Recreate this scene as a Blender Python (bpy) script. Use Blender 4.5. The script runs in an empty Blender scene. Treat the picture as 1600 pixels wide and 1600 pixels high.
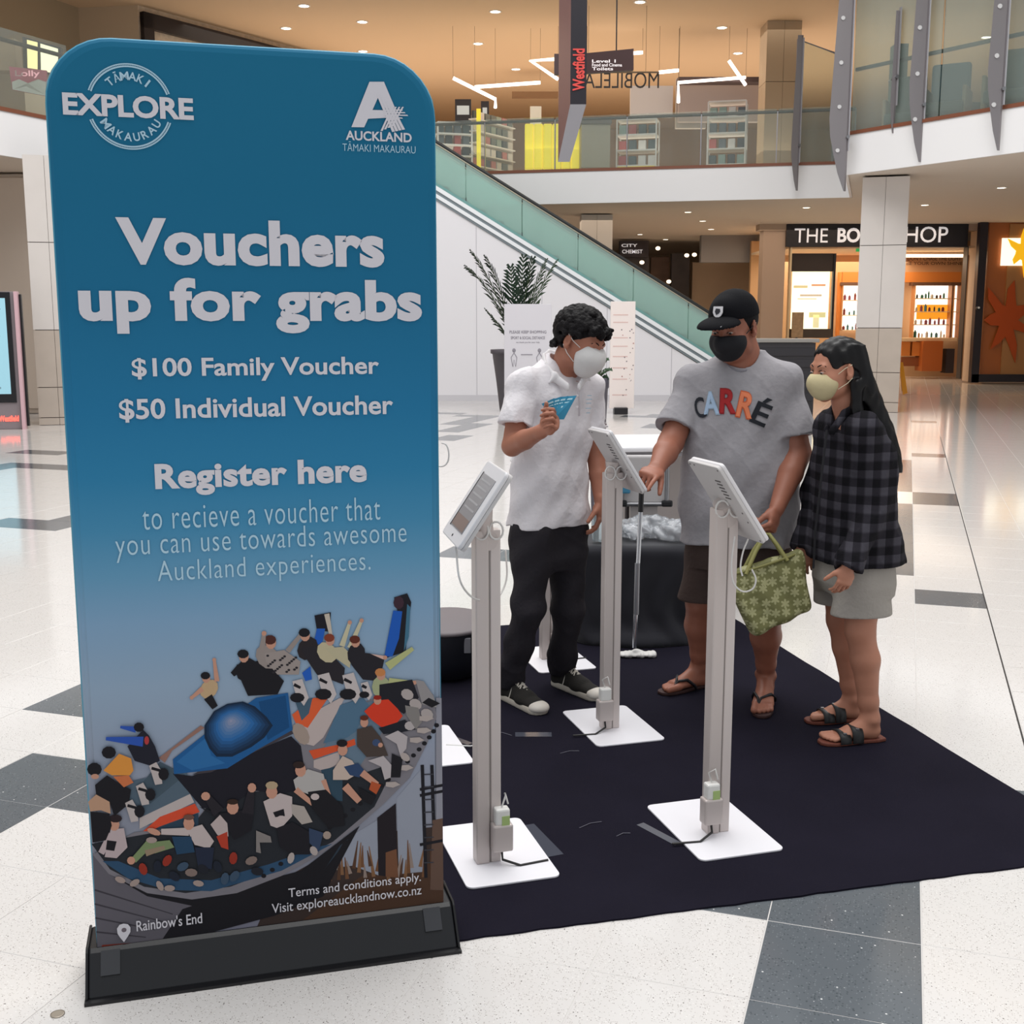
import bpy, bmesh, math, random
import numpy as np
from mathutils import Vector, Matrix
random.seed(7)
S = bpy.context.scene
COL = S.collection
# ---------------------------------------------------------------- camera, world, exposure
CAMZ = 1.62; PITCH = math.radians(9.2); FPX = 1830.0
cd = bpy.data.cameras.new('camera'); cam = bpy.data.objects.new('camera', cd); COL.objects.link(cam)
cam.location = (0, 0, CAMZ); cam.rotation_euler = (math.radians(90) - PITCH, 0, 0)
cd.sensor_width = 36.0; cd.sensor_fit = 'HORIZONTAL'; cd.lens = 36.0 * FPX / 1600.0
cd.clip_start = 0.05; cd.clip_end = 200
S.camera = cam
S.view_settings.view_transform = 'Standard'; S.view_settings.look = 'None'
S.view_settings.gamma = 1; S.view_settings.use_curve_mapping = False
S.view_settings.exposure = 0.0
W = bpy.data.worlds.new('daylight'); S.world = W; W.use_nodes = True
_bg = W.node_tree.nodes['Background']
_bg.inputs[0].default_value = (0.93, 0.965, 1.0, 1); _bg.inputs[1].default_value = 0.62

def area(name, loc, size, power, color, rot=(0, 0, 0)):
    l = bpy.data.lights.new(name, 'AREA'); l.shape = 'RECTANGLE'; l.size, l.size_y = size
    l.energy = power; l.color = color
    o = bpy.data.objects.new(name, l); COL.objects.link(o); o.location = loc; o.rotation_euler = rot
    return o
# daylight falling through the glass roof of the atrium
area('skylight', (0.5, 9.5, 13.0), (13, 21), 2800, (1.0, 0.985, 0.96))
# warm ceiling lighting of the upper and the lower mall floor
area('upper_floor_lighting', (1.0, 33, 8.3), (24, 10), 560, (1.0, 0.88, 0.74))
area('upper_ceiling_fill', (1.0, 32, 5.6), (22, 8), 400, (1.0, 0.86, 0.72), (math.pi, 0, 0))  # added lamp facing up from below, brightens the tan upper ceiling
area('lower_floor_lighting', (6.0, 31, 4.05), (11, 8), 260, (1.0, 0.80, 0.60))
area('shop_lighting', (9.8, 34.6, 3.4), (4, 3), 150, (1.0, 0.82, 0.62))

# ---------------------------------------------------------------- picking points in the room
_cp, _sp = math.cos(PITCH), math.sin(PITCH)
def ray(px, py):
    x = (px - 800) / FPX; y = -(py - 800) / FPX
    return Vector((x, _cp + y * _sp, y * _cp - _sp))
CAM = Vector((0, 0, CAMZ))
def V(px, py, Y):                        # point at depth Y in the room
    d = ray(px, py); return CAM + d * (Y / d.y)
def G(px, py, z=0.0):                    # point at height z
    d = ray(px, py); return CAM + d * ((z - CAMZ) / d.z)
def onplane(px, py, P0, n):
    d = ray(px, py); return CAM + d * ((P0 - CAM).dot(n) / d.dot(n))

# ---------------------------------------------------------------- materials
def lin(h):
    h = h.lstrip('#'); c = [int(h[i:i+2], 16) / 255 for i in (0, 2, 4)]
    return tuple((x / 12.92 if x <= 0.04045 else ((x + 0.055) / 1.055) ** 2.4) for x in c) + (1,)
MATS = {}
def mat(name, col, rough=0.5, metal=0.0, spec=0.5, emit=0.0, bump=0.0, bscale=200.0, var=0.0, vscale=4.0, trans=0.0, alpha=1.0, ior=1.45, sheen=0.0):
    if name in MATS: return MATS[name]
    m = bpy.data.materials.new(name); m.use_nodes = True; MATS[name] = m
    nt = m.node_tree; b = nt.nodes['Principled BSDF']
    c = lin(col) if isinstance(col, str) else tuple(col)
    b.inputs['Base Color'].default_value = c
    b.inputs['Roughness'].default_value = rough; b.inputs['Metallic'].default_value = metal
    b.inputs['Specular IOR Level'].default_value = spec; b.inputs['IOR'].default_value = ior
    b.inputs['Transmission Weight'].default_value = trans; b.inputs['Alpha'].default_value = alpha
    b.inputs['Sheen Weight'].default_value = sheen
    if emit:
        b.inputs['Emission Color'].default_value = c; b.inputs['Emission Strength'].default_value = emit
    tc = None
    if bump or var:
        tc = nt.nodes.new('ShaderNodeTexCoord')
    if bump:
        n = nt.nodes.new('ShaderNodeTexNoise'); n.inputs['Scale'].default_value = bscale; n.inputs['Detail'].default_value = 3
        nt.links.new(tc.outputs['Object'], n.inputs['Vector'])
        bp = nt.nodes.new('ShaderNodeBump'); bp.inputs['Strength'].default_value = bump; bp.inputs['Distance'].default_value = 0.01
        nt.links.new(n.outputs['Fac'], bp.inputs['Height']); nt.links.new(bp.outputs['Normal'], b.inputs['Normal'])
    if var:
        n = nt.nodes.new('ShaderNodeTexNoise'); n.inputs['Scale'].default_value = vscale; n.inputs['Detail'].default_value = 4
        nt.links.new(tc.outputs['Object'], n.inputs['Vector'])
        mr = nt.nodes.new('ShaderNodeMapRange'); mr.inputs[1].default_value = .3; mr.inputs[2].default_value = .7
        mr.inputs[3].default_value = 1 - var; mr.inputs[4].default_value = 1 + var
        nt.links.new(n.outputs['Fac'], mr.inputs[0])
        mx = nt.nodes.new('ShaderNodeVectorMath'); mx.operation = 'SCALE'; mx.inputs[0].default_value = c[:3]
        nt.links.new(mr.outputs[0], mx.inputs['Scale']); nt.links.new(mx.outputs[0], b.inputs['Base Color'])
    return m
def nodes(m):
    nt = m.node_tree; return nt, nt.nodes['Principled BSDF']
def glass(name, tint, a=0.25, rough=0.03, ior=1.25):
    # thin architectural glass: mostly see-through, tinted, glossy
    if name in MATS: return MATS[name]
    m = bpy.data.materials.new(name); m.use_nodes = True; MATS[name] = m; nt = m.node_tree
    out = nt.nodes['Material Output']; nt.nodes.remove(nt.nodes['Principled BSDF'])
    t = nt.nodes.new('ShaderNodeBsdfTransparent'); t.inputs[0].default_value = lin(tint)
    g = nt.nodes.new('ShaderNodeBsdfGlossy'); g.inputs['Roughness'].default_value = rough
    g.inputs['Color'].default_value = (.8, .85, .83, 1)
    d = nt.nodes.new('ShaderNodeBsdfDiffuse'); d.inputs[0].default_value = lin(tint)
    f = nt.nodes.new('ShaderNodeFresnel'); f.inputs[0].default_value = ior
    m1 = nt.nodes.new('ShaderNodeMixShader'); m1.inputs[0].default_value = a
    m2 = nt.nodes.new('ShaderNodeMixShader')
    nt.links.new(t.outputs[0], m1.inputs[1]); nt.links.new(d.outputs[0], m1.inputs[2])
    nt.links.new(f.outputs[0], m2.inputs[0]); nt.links.new(m1.outputs[0], m2.inputs[1]); nt.links.new(g.outputs[0], m2.inputs[2])
    nt.links.new(m2.outputs[0], out.inputs[0])
    return m

# ---------------------------------------------------------------- objects, tags
def tag(o, label=None, cat=None, group=None, kind=None):
    if label: o['label'] = label
    if cat: o['category'] = cat
    if group: o['group'] = group
    if kind: o['kind'] = kind
    return o
def thing(name, label, cat, loc=(0, 0, 0), rz=0.0, group=None):
    o = bpy.data.objects.new(name, None); COL.objects.link(o)
    o.location = loc; o.rotation_euler = (0, 0, rz); o.empty_display_size = .1
    return tag(o, label, cat, group)
def rootmat(o):
    M = Matrix.Identity(4)
    while o is not None:
        M = o.matrix_basis @ M; o = o.parent
    return M
def make_mesh(name, verts, faces, mats, parent=None, local=False, smooth=False, fmi=None, quads=None):
    me = bpy.data.meshes.new(name)
    v = np.asarray(verts, dtype=np.float64).reshape(-1, 3)
    if parent is not None and not local:
        Mi = np.array(rootmat(parent).inverted())
        v = v @ Mi[:3, :3].T + Mi[:3, 3]
    if quads is not None:
        q = np.asarray(quads, dtype=np.int32)
        me.vertices.add(len(v)); me.vertices.foreach_set('co', v.astype(np.float32).ravel())
        me.loops.add(q.size); me.loops.foreach_set('vertex_index', q.ravel())
        me.polygons.add(len(q)); me.polygons.foreach_set('loop_start', np.arange(0, q.size, q.shape[1], dtype=np.int32))
        me.update(calc_edges=True); me.validate()
    else:
        me.from_pydata([tuple(p) for p in v], [], faces); me.update()
    if not isinstance(mats, (list, tuple)): mats = [mats]
    for m in mats: me.materials.append(m)
    if fmi is not None: me.polygons.foreach_set('material_index', fmi)
    if smooth: me.polygons.foreach_set('use_smooth', [True] * len(me.polygons))
    o = bpy.data.objects.new(name, me); COL.objects.link(o)
    if parent is not None: o.parent = parent
    return o
def copy_tree(o, parent=None):
    c = o.copy(); COL.objects.link(c); c.parent = parent
    for ch in [x for x in o.children]: copy_tree(ch, c)
    return c
def frame_rz(a):
    return Matrix.Rotation(a, 3, 'Z')

class MB:
    def __init__(s): s.v = []; s.f = []; s.mi = []; s.m = 0; s.sm = []
    def add(s, vs, fs, smooth=False):
        n = len(s.v); s.v += [tuple(p) for p in vs]; s.f += [tuple(i + n for i in f) for f in fs]
        s.mi += [s.m] * len(fs); s.sm += [smooth] * len(fs); return s
    def box(s, c, size, rz=0.0, R=None):
        R = R or frame_rz(rz); c = Vector(c); hx, hy, hz = [d / 2 for d in size]
        vs = [c + R @ Vector((x * hx, y * hy, z * hz)) for z in (-1, 1) for y in (-1, 1) for x in (-1, 1)]
        return s.add(vs, [(0, 2, 3, 1), (4, 5, 7, 6), (0, 1, 5, 4), (2, 6, 7, 3), (0, 4, 6, 2), (1, 3, 7, 5)])
    def hexa(s, a, b):                    # two quads, joined: a = bottom/front loop, b = other loop
        return s.add(list(a) + list(b), [(0, 3, 2, 1), (4, 5, 6, 7), (0, 1, 5, 4), (1, 2, 6, 5), (2, 3, 7, 6), (3, 0, 4, 7)])
    def prism(s, poly, ext):              # poly: list of 3d points, ext: extrusion vector
        n = len(poly); ext = Vector(ext); p = [Vector(q) for q in poly]
        vs = p + [q + ext for q in p]
        fs = [tuple(range(n))[::-1], tuple(range(n, 2 * n))] + [(i, (i + 1) % n, n + (i + 1) % n, n + i) for i in range(n)]
        return s.add(vs, fs)
    def cyl(s, p0, p1, r0, r1=None, seg=16, caps=True, smooth=True):
        r1 = r0 if r1 is None else r1; p0, p1 = Vector(p0), Vector(p1); d = (p1 - p0).normalized()
        u = d.orthogonal().normalized(); w = d.cross(u)
        vs = []
        for p, r in ((p0, r0), (p1, r1)):
            for i in range(seg):
                a = 2 * math.pi * i / seg; vs.append(p + (u * math.cos(a) + w * math.sin(a)) * r)
        s.add(vs, [(i, (i + 1) % seg, seg + (i + 1) % seg, seg + i) for i in range(seg)], smooth)
        if caps: s.add(vs, [tuple(range(seg))[::-1], tuple(range(seg, 2 * seg))])
        return s
    def tube(s, pts, r, seg=8, closed=False):
        pts = [Vector(p) for p in pts]; n = len(pts); rr = r if isinstance(r, (list, tuple)) else [r] * n
        vs = []; u = None
        for i, p in enumerate(pts):
            a = pts[i - 1] if (i > 0 or closed) else p; b = pts[(i + 1) % n] if (i < n - 1 or closed) else p
            d = (b - a); d = d.normalized() if d.length > 1e-9 else Vector((0, 0, 1))
            if u is None: u = d.orthogonal().normalized()
            u = (u - d * u.dot(d)); u = u.normalized() if u.length > 1e-6 else d.orthogonal().normalized()
            w = d.cross(u)
            for k in range(seg):
                t = 2 * math.pi * k / seg; vs.append(p + (u * math.cos(t) + w * math.sin(t)) * rr[i])
        fs = []
        for i in range(n if closed else n - 1):
            j = (i + 1) % n
            fs += [(i * seg + k, i * seg + (k + 1) % seg, j * seg + (k + 1) % seg, j * seg + k) for k in range(seg)]
        s.add(vs, fs, True)
        if not closed: s.add(vs, [tuple(range(seg))[::-1], tuple(range((n - 1) * seg, n * seg))])
        return s
    def lathe(s, c, prof, seg=24, smooth=True, sx=1.0, sy=1.0):
        c = Vector(c); n = len(prof); vs = []
        for r, z in prof:
            for k in range(seg):
                a = 2 * math.pi * k / seg; vs.append(c + Vector((r * math.cos(a) * sx, r * math.sin(a) * sy, z)))
        fs = []
        for i in range(n - 1):
            fs += [(i * seg + k, i * seg + (k + 1) % seg, (i + 1) * seg + (k + 1) % seg, (i + 1) * seg + k) for k in range(seg)]
        s.add(vs, fs, smooth); s.add(vs, [tuple(range(seg))[::-1], tuple(range((n - 1) * seg, n * seg))]); return s
    def ball(s, c, r, R=None, seg=12, rings=8):
        c = Vector(c); r = Vector(r) if not isinstance(r, (int, float)) else Vector((r, r, r)); R = R or Matrix.Identity(3)
        vs = []
        for i in range(rings + 1):
            t = math.pi * i / rings
            for k in range(seg):
                a = 2 * math.pi * k / seg
                vs.append(c + R @ Vector((r.x * math.sin(t) * math.cos(a), r.y * math.sin(t) * math.sin(a), r.z * math.cos(t))))
        fs = [(i * seg + k, (i + 1) * seg + k, (i + 1) * seg + (k + 1) % seg, i * seg + (k + 1) % seg) for i in range(rings) for k in range(seg)]
        return s.add(vs, fs, True)
    def build(s, name, mats, parent=None, local=False, bevel=0.0, seg=2, **kw):
        o = make_mesh(name, s.v, s.f, mats, parent, local, fmi=s.mi)
        if any(s.sm): o.data.polygons.foreach_set('use_smooth', s.sm)
        if bevel:
            b = o.modifiers.new('edge', 'BEVEL'); b.width = bevel; b.segments = seg; b.limit_method = 'ANGLE'; b.angle_limit = math.radians(40)
        if kw: tag(o, kw.get('label'), kw.get('cat'), kw.get('group'), kw.get('kind'))
        return o
def rrect(w, h, r, n=5):                  # rounded rectangle, centred, ccw
    pts = []
    for cx, cy, a0 in ((w/2-r, h/2-r, 0), (-w/2+r, h/2-r, 90), (-w/2+r, -h/2+r, 180), (w/2-r, -h/2+r, 270)):
        for i in range(n + 1):
            a = math.radians(a0 + 90 * i / n); pts.append((cx + r * math.cos(a), cy + r * math.sin(a)))
    return pts
def inframe(pts, O, ex, ey, en=None, k=0.0):
    O, ex, ey = Vector(O), Vector(ex), Vector(ey); en = Vector(en) if en is not None else Vector((0, 0, 0))
    return [O + ex * p[0] + ey * p[1] + en * k for p in pts]
_TC = {}
def text_geo(s, off=0.0, space=1.0):
    key = (s, off, space)
    if key in _TC: return _TC[key]
    c = bpy.data.curves.new('t', 'FONT'); c.body = s; c.offset = off; c.space_character = space; c.resolution_u = 4
    o = bpy.data.objects.new('t', c); COL.objects.link(o)
    dg = bpy.context.evaluated_depsgraph_get(); me = o.evaluated_get(dg).to_mesh()
    v = [tuple(p.co[:2]) for p in me.vertices]; f = [tuple(p.vertices) for p in me.polygons]
    o.evaluated_get(dg).to_mesh_clear(); bpy.data.objects.remove(o); bpy.data.curves.remove(c)
    _TC[key] = (v, f); return _TC[key]
def text_add(mb, s, O, ex, ey, w, h, off=0.0, space=1.0, lift=None, mirror=False):
    """lettering fitted in the box of width w, height h whose lower left corner is O"""
    v, f = text_geo(s, off, space)
    if not v: return
    xs = [p[0] for p in v]; ys = [p[1] for p in v]; x0, x1, y0, y1 = min(xs), max(xs), min(ys), max(ys)
    O, ex, ey = Vector(O), Vector(ex), Vector(ey)
    if lift is None: lift = Vector((0, 0, 0))
    vs = []
    for p in v:
        a = (p[0] - x0) / (x1 - x0) * w; b = (p[1] - y0) / (y1 - y0) * h
        if mirror: a = w - a
        vs.append(O + ex * a + ey * b + lift)
    mb.add(vs, f)
# ---------------------------------------------------------------- sculpting: distance fields turned into one continuous surface
def _n3(a):
    a = np.asarray(a, dtype=np.float64); return a / (np.linalg.norm(a) + 1e-12)
class SD:
    def __init__(s, lo, hi, h=0.005):
        s.lo = np.asarray(lo, float); s.h = h
        n = np.ceil((np.asarray(hi, float) - s.lo) / h).astype(int) + 1
        s.n = n; s.F = np.full(tuple(n), 0.2, dtype=np.float32)
        s.ax = [s.lo[i] + h * np.arange(n[i]) for i in range(3)]
        s.L = None
    def local(s, O=None, R=None):          # following primitives are given in this frame
        s.L = None if O is None else (np.asarray(O, float), np.asarray(R, float))
    def _w(s, p):
        p = np.asarray(p, float)
        return p if s.L is None else s.L[0] + s.L[1] @ p
    def _d(s, d):
        d = np.asarray(d, float)
        return d if s.L is None else s.L[1] @ d
    def _sub(s, lo, hi):
        i0 = np.maximum(0, np.floor((lo - s.lo) / s.h).astype(int)); i1 = np.minimum(s.n, np.ceil((hi - s.lo) / s.h).astype(int) + 1)
        if np.any(i1 <= i0): return None, None
        sl = tuple(slice(a, b) for a, b in zip(i0, i1))
        X = s.ax[0][sl[0]][:, None, None]; Y = s.ax[1][sl[1]][None, :, None]; Z = s.ax[2][sl[2]][None, None, :]
        return sl, (X, Y, Z)
    def _mix(s, sl, d, k, op):
        F = s.F[sl]; d = d.astype(np.float32)
        if op == 'u':
            if k > 0:
                t = np.clip(.5 + .5 * (d - F) / k, 0, 1); F[...] = d * (1 - t) + F * t - k * t * (1 - t)
            else: np.minimum(F, d, out=F)
        elif op == 's':
            d = -d
            if k > 0:
                t = np.clip(.5 - .5 * (d - F) / k, 0, 1); F[...] = d * (1 - t) + F * t + k * t * (1 - t)
            else: np.maximum(F, d, out=F)
    def ell(s, c, r, R=None, k=0.01, op='u'):
        c = s._w(c); r = np.asarray(r if np.ndim(r) else [r] * 3, float)
        A = np.eye(3) if R is None else np.asarray(R, float)
        if s.L is not None: A = s.L[1] @ A
        m = r.max() + k + 3 * s.h; sl, P = s._sub(c - m, c + m)
        if sl is None: return s
        d = [P[i] - c[i] for i in range(3)]
        q = [(A[0, i] * d[0] + A[1, i] * d[1] + A[2, i] * d[2]) for i in range(3)]
        k0 = np.sqrt(sum((q[i] / r[i]) ** 2 for i in range(3))); k1 = np.sqrt(sum((q[i] / r[i] ** 2) ** 2 for i in range(3))) + 1e-9
        s._mix(sl, k0 * (k0 - 1) / k1, k, op); return s
    def cone(s, a, b, ra, rb, k=0.01, op='u'):
        a, b = s._w(a), s._w(b); m = max(ra, rb) + k + 3 * s.h
        sl, P = s._sub(np.minimum(a, b) - m, np.maximum(a, b) + m)
        if sl is None: return s
        e = b - a; L2 = e @ e + 1e-12; d = [P[i] - a[i] for i in range(3)]
        t = np.clip((d[0] * e[0] + d[1] * e[1] + d[2] * e[2]) / L2, 0, 1)
        q = np.sqrt(sum((d[i] - t * e[i]) ** 2 for i in range(3)))
        s._mix(sl, q - (ra + (rb - ra) * t), k, op); return s
    def chain(s, pts, rs, k=0.01, kk=None, op='u'):
        for i in range(len(pts) - 1): s.cone(pts[i], pts[i + 1], rs[i], rs[i + 1], k if i == 0 else (kk or k), op)
        return s
    def econe(s, a, b, wa, wb, side, k=0.01, op='u'):   # elliptical limb; wa=(half width along side, half depth)
        a, b = s._w(a), s._w(b); m = max(wa + wb) + k + 3 * s.h
        sl, P = s._sub(np.minimum(a, b) - m, np.maximum(a, b) + m)
        if sl is None: return s
        e = b - a; L = np.linalg.norm(e); n = e / L; u = s._d(side); u = _n3(u - n * (u @ n)); v = np.cross(n, u)
        d = [P[i] - a[i] for i in range(3)]
        dot = lambda w: d[0] * w[0] + d[1] * w[1] + d[2] * w[2]
        tl = dot(n); t = np.clip(tl / L, 0, 1)
        A = wa[0] + (wb[0] - wa[0]) * t; B = wa[1] + (wb[1] - wa[1]) * t; mn = np.minimum(A, B)
        o = (tl - t * L) / mn
        s._mix(sl, (np.sqrt((dot(u) / A) ** 2 + (dot(v) / B) ** 2 + o ** 2) - 1) * mn, k, op); return s
    def loft(s, rows, k=0.02, p=2.2, op='u', rnd=0.0):   # rows: (z, cx, cy, half width, half depth, yaw deg), along world z
        rows = sorted(rows); z = np.array([r[0] for r in rows]); wmax = max(max(r[3], r[4]) for r in rows) + k + 3 * s.h
        lo = np.array([min(r[1] for r in rows) - wmax, min(r[2] for r in rows) - wmax, z[0] - k - 3 * s.h])
        hi = np.array([max(r[1] for r in rows) + wmax, max(r[2] for r in rows) + wmax, z[-1] + k + 3 * s.h])
        sl, P = s._sub(lo, hi)
        if sl is None: return s
        Z = P[2]
        zs = np.linspace(z[0], z[-1], 80)
        def cur(i):
            y = np.interp(zs, z, [r[i] for r in rows]); ker = np.array([1, 2, 3, 2, 1]) / 9.
            yp = np.concatenate([[y[0]] * 2, y, [y[-1]] * 2]); y = np.convolve(yp, ker, 'valid'); return np.interp(Z, zs, y)
        cx, cy, w, dd, yaw = cur(1), cur(2), cur(3), cur(4), np.radians(cur(5))
        c, sn = np.cos(yaw), np.sin(yaw); dx, dy = P[0] - cx, P[1] - cy
        u = dx * c + dy * sn; v = -dx * sn + dy * c
        q = (np.abs(u / w) ** p + np.abs(v / dd) ** p) ** (1 / p)
        # gradient-normalised distance
        g = np.sqrt((u / w ** 2) ** 2 + (v / dd ** 2) ** 2) / (np.sqrt((u / w) ** 2 + (v / dd) ** 2) + 1e-6) + 1e-6
        d = (q - 1) / g
        zc, hz = (z[0] + z[-1]) / 2, (z[-1] - z[0]) / 2
        dz = np.abs(Z - zc) - hz
        if rnd: 
            a = np.maximum(d + rnd, 0); b = np.maximum(dz + rnd, 0); d = np.sqrt(a * a + b * b) - rnd + np.minimum(np.maximum(d + rnd, dz + rnd), 0)
        else: d = np.maximum(d, dz)
        s._mix(sl, d, k, op); return s
    def box(s, c, r, R=None, rnd=0.004, k=0.0, op='u'):
        c = s._w(c); r = np.asarray(r, float); A = np.eye(3) if R is None else np.asarray(R, float)
        if s.L is not None: A = s.L[1] @ A
        m = np.linalg.norm(r) + k + 3 * s.h; sl, P = s._sub(c - m, c + m)
        if sl is None: return s
        d = [P[i] - c[i] for i in range(3)]
        q = [np.abs(A[0, i] * d[0] + A[1, i] * d[1] + A[2, i] * d[2]) - r[i] + rnd for i in range(3)]
        o = np.sqrt(sum(np.maximum(x, 0) ** 2 for x in q)); ins = np.minimum(np.maximum(np.maximum(q[0], q[1]), q[2]), 0)
        s._mix(sl, o + ins - rnd, k, op); return s
    def like(s):
        o = SD(s.lo, s.lo + s.h * (s.n - 1.001), s.h); return o
    def merge(s, o, k=0.02):
        F = s.F; d = o.F; t = np.clip(.5 + .5 * (d - F) / k, 0, 1); F[...] = d * (1 - t) + F * t - k * t * (1 - t); return s
    def cut(s, P0, n):                     # keep the side where (p-P0).n < 0
        P0 = s._w(P0); n = _n3(s._d(n)); X, Y, Z = s.ax[0][:, None, None], s.ax[1][None, :, None], s.ax[2][None, None, :]
        np.maximum(s.F, ((X - P0[0]) * n[0] + (Y - P0[1]) * n[1] + (Z - P0[2]) * n[2]).astype(np.float32), out=s.F); return s
    def disp(s, fn):
        X, Y, Z = s.ax[0][:, None, None], s.ax[1][None, :, None], s.ax[2][None, None, :]
        s.F += fn(X, Y, Z).astype(np.float32); return s
    def mesh(s, name, mats, parent=None, label=None, mi=None, **kw):
        F = s.F; h = s.h; F[0] = F[-1] = 1; F[:, 0] = F[:, -1] = 1; F[:, :, 0] = F[:, :, -1] = 1
        I = F < 0
        cnt = np.zeros(tuple(np.array(F.shape) - 1), dtype=np.int8)
        corners = [(a, b, c) for a in (0, 1) for b in (0, 1) for c in (0, 1)]
        sh = F.shape
        for a, b, c in corners: cnt += I[a:sh[0]-1+a, b:sh[1]-1+b, c:sh[2]-1+c]
        act = (cnt > 0) & (cnt < 8); idx = np.argwhere(act)
        if len(idx) == 0: raise RuntimeError('empty ' + name)
        vid = np.full(cnt.shape, -1, dtype=np.int32); vid[act] = np.arange(len(idx))
        val = {c: F[idx[:, 0] + c[0], idx[:, 1] + c[1], idx[:, 2] + c[2]] for c in corners}
        acc = np.zeros((len(idx), 3)); nn = np.zeros(len(idx))
        for c in corners:
            for ax in range(3):
                if c[ax]: continue
                d = list(c); d[ax] = 1; d = tuple(d); a, b = val[c], val[d]; m = (a < 0) != (b < 0)
                t = np.where(m, a / np.where(m, a - b, 1), 0)
                p = np.tile(np.array(c, float), (len(idx), 1)); p[:, ax] += t
                acc[m] += p[m]; nn[m] += 1
        verts = s.lo + h * (idx + acc / nn[:, None])
        Q = []
        for ax in range(3):
            o1, o2 = (ax + 1) % 3, (ax + 2) % 3
            sa = [slice(None)] * 3; sb = [slice(None)] * 3; sa[ax] = slice(0, -1); sb[ax] = slice(1, None)
            ch = I[tuple(sa)] != I[tuple(sb)]; e = np.argwhere(ch)
            e = e[(e[:, o1] > 0) & (e[:, o2] > 0) & (e[:, o1] < sh[o1] - 1) & (e[:, o2] < sh[o2] - 1)]
            ins = I[e[:, 0], e[:, 1], e[:, 2]]
            def g(d1, d2):
                q = e.copy(); q[:, o1] -= d1; q[:, o2] -= d2; return vid[q[:, 0], q[:, 1], q[:, 2]]
            q = np.stack([g(1, 1), g(0, 1), g(0, 0), g(1, 0)], 1); q[~ins] = q[~ins][:, ::-1]
            Q.append(q)
        Q = np.concatenate(Q); Q = Q[(Q >= 0).all(1)]
        o = make_mesh(name, verts, None, mats, parent, smooth=True, quads=Q, **kw)
        if label: o['label'] = label
        return o
def rotm(yaw=0, pitch=0, roll=0):          # degrees; local +Y is forward, +X right, +Z up; positive pitch looks up
    y, p, r = map(math.radians, (yaw, pitch, roll))
    return np.array(Matrix.Rotation(y, 3, 'Z') @ Matrix.Rotation(p, 3, 'X') @ Matrix.Rotation(r, 3, 'Y'))
def ray_off(o, px, py): return o
# ================================================================ THE SETTING
UP = Vector((0, 0, 1))
def terrazzo(name, base, dots, dens, rough, big=None):
    m = mat(name, base, rough=rough, spec=0.5); nt, b = nodes(m)
    tc = nt.nodes.new('ShaderNodeTexCoord')
    def specks(scale, thr, thr2):
        v = nt.nodes.new('ShaderNodeTexVoronoi'); v.inputs['Scale'].default_value = scale
        nt.links.new(tc.outputs['Object'], v.inputs['Vector'])
        lt = nt.nodes.new('ShaderNodeMath'); lt.operation = 'LESS_THAN'; lt.inputs[1].default_value = thr
        nt.links.new(v.outputs['Distance'], lt.inputs[0])
        sp = nt.nodes.new('ShaderNodeSeparateColor'); nt.links.new(v.outputs['Color'], sp.inputs[0])
        l2 = nt.nodes.new('ShaderNodeMath'); l2.operation = 'LESS_THAN'; l2.inputs[1].default_value = thr2
        nt.links.new(sp.outputs[0], l2.inputs[0])
        mu = nt.nodes.new('ShaderNodeMath'); mu.operation = 'MULTIPLY'; nt.links.new(lt.outputs[0], mu.inputs[0]); nt.links.new(l2.outputs[0], mu.inputs[1])
        return mu.outputs[0]
    prev = None
    for (sc, th, t2, colr) in dots:
        mx = nt.nodes.new('ShaderNodeMix'); mx.data_type = 'RGBA'
        nt.links.new(specks(sc, th, t2), mx.inputs[0])
        if prev is None: mx.inputs[6].default_value = lin(base)
        else: nt.links.new(prev, mx.inputs[6])
        mx.inputs[7].default_value = lin(colr); prev = mx.outputs[2]
    nt.links.new(prev, b.inputs['Base Color'])
    return m
M_TW = terrazzo('white_terrazzo', '#d8d4d1', [(210, .34, .30, '#b9b3af'), (170, .26, .12, '#8d8682'), (95, .17, .10, '#57504b'), (160, .3, .15, '#e6e3e0')], 1, 0.10)
M_TD = terrazzo('dark_terrazzo', '#60656a', [(120, .33, .30, '#4d5357'), (150, .3, .25, '#777c80'), (60, .16, .06, '#d8d8d8')], 1, 0.12)
M_GROUT = mat('grout', '#cfcbc8', rough=.5)
M_WHITE = mat('white_paint', '#e9e7ea', rough=.55)
M_FASCIA = mat('fascia_white', '#e6e5e6', rough=.5)
M_SOFFIT = mat('soffit_paint', '#d9ccbe', rough=.7)
M_TANCEIL = mat('tan_ceiling', '#d3b898', rough=.75)
M_TANWALL = mat('tan_wall', '#bba78e', rough=.7)
M_STONE = mat('pale_stone', '#d9d2cd', rough=.35, var=.03, vscale=2)
M_STONE2 = mat('tan_stone', '#bdb0a4', rough=.4, var=.05, vscale=3)
M_WOOD = mat('brown_trim', '#7a4a36', rough=.4)
M_DARK = mat('dark_frame', '#231f24', rough=.4)
M_STEEL = mat('brushed_steel', '#8f8f92', rough=.32, metal=.85)
M_GLASS = glass('balustrade_glass', '#f0f6f4', .07)
M_GLASSG = glass('green_glass', '#dcf0eb', .27)
M_BLACK = mat('black_plastic', '#17171a', rough=.35)

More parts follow.
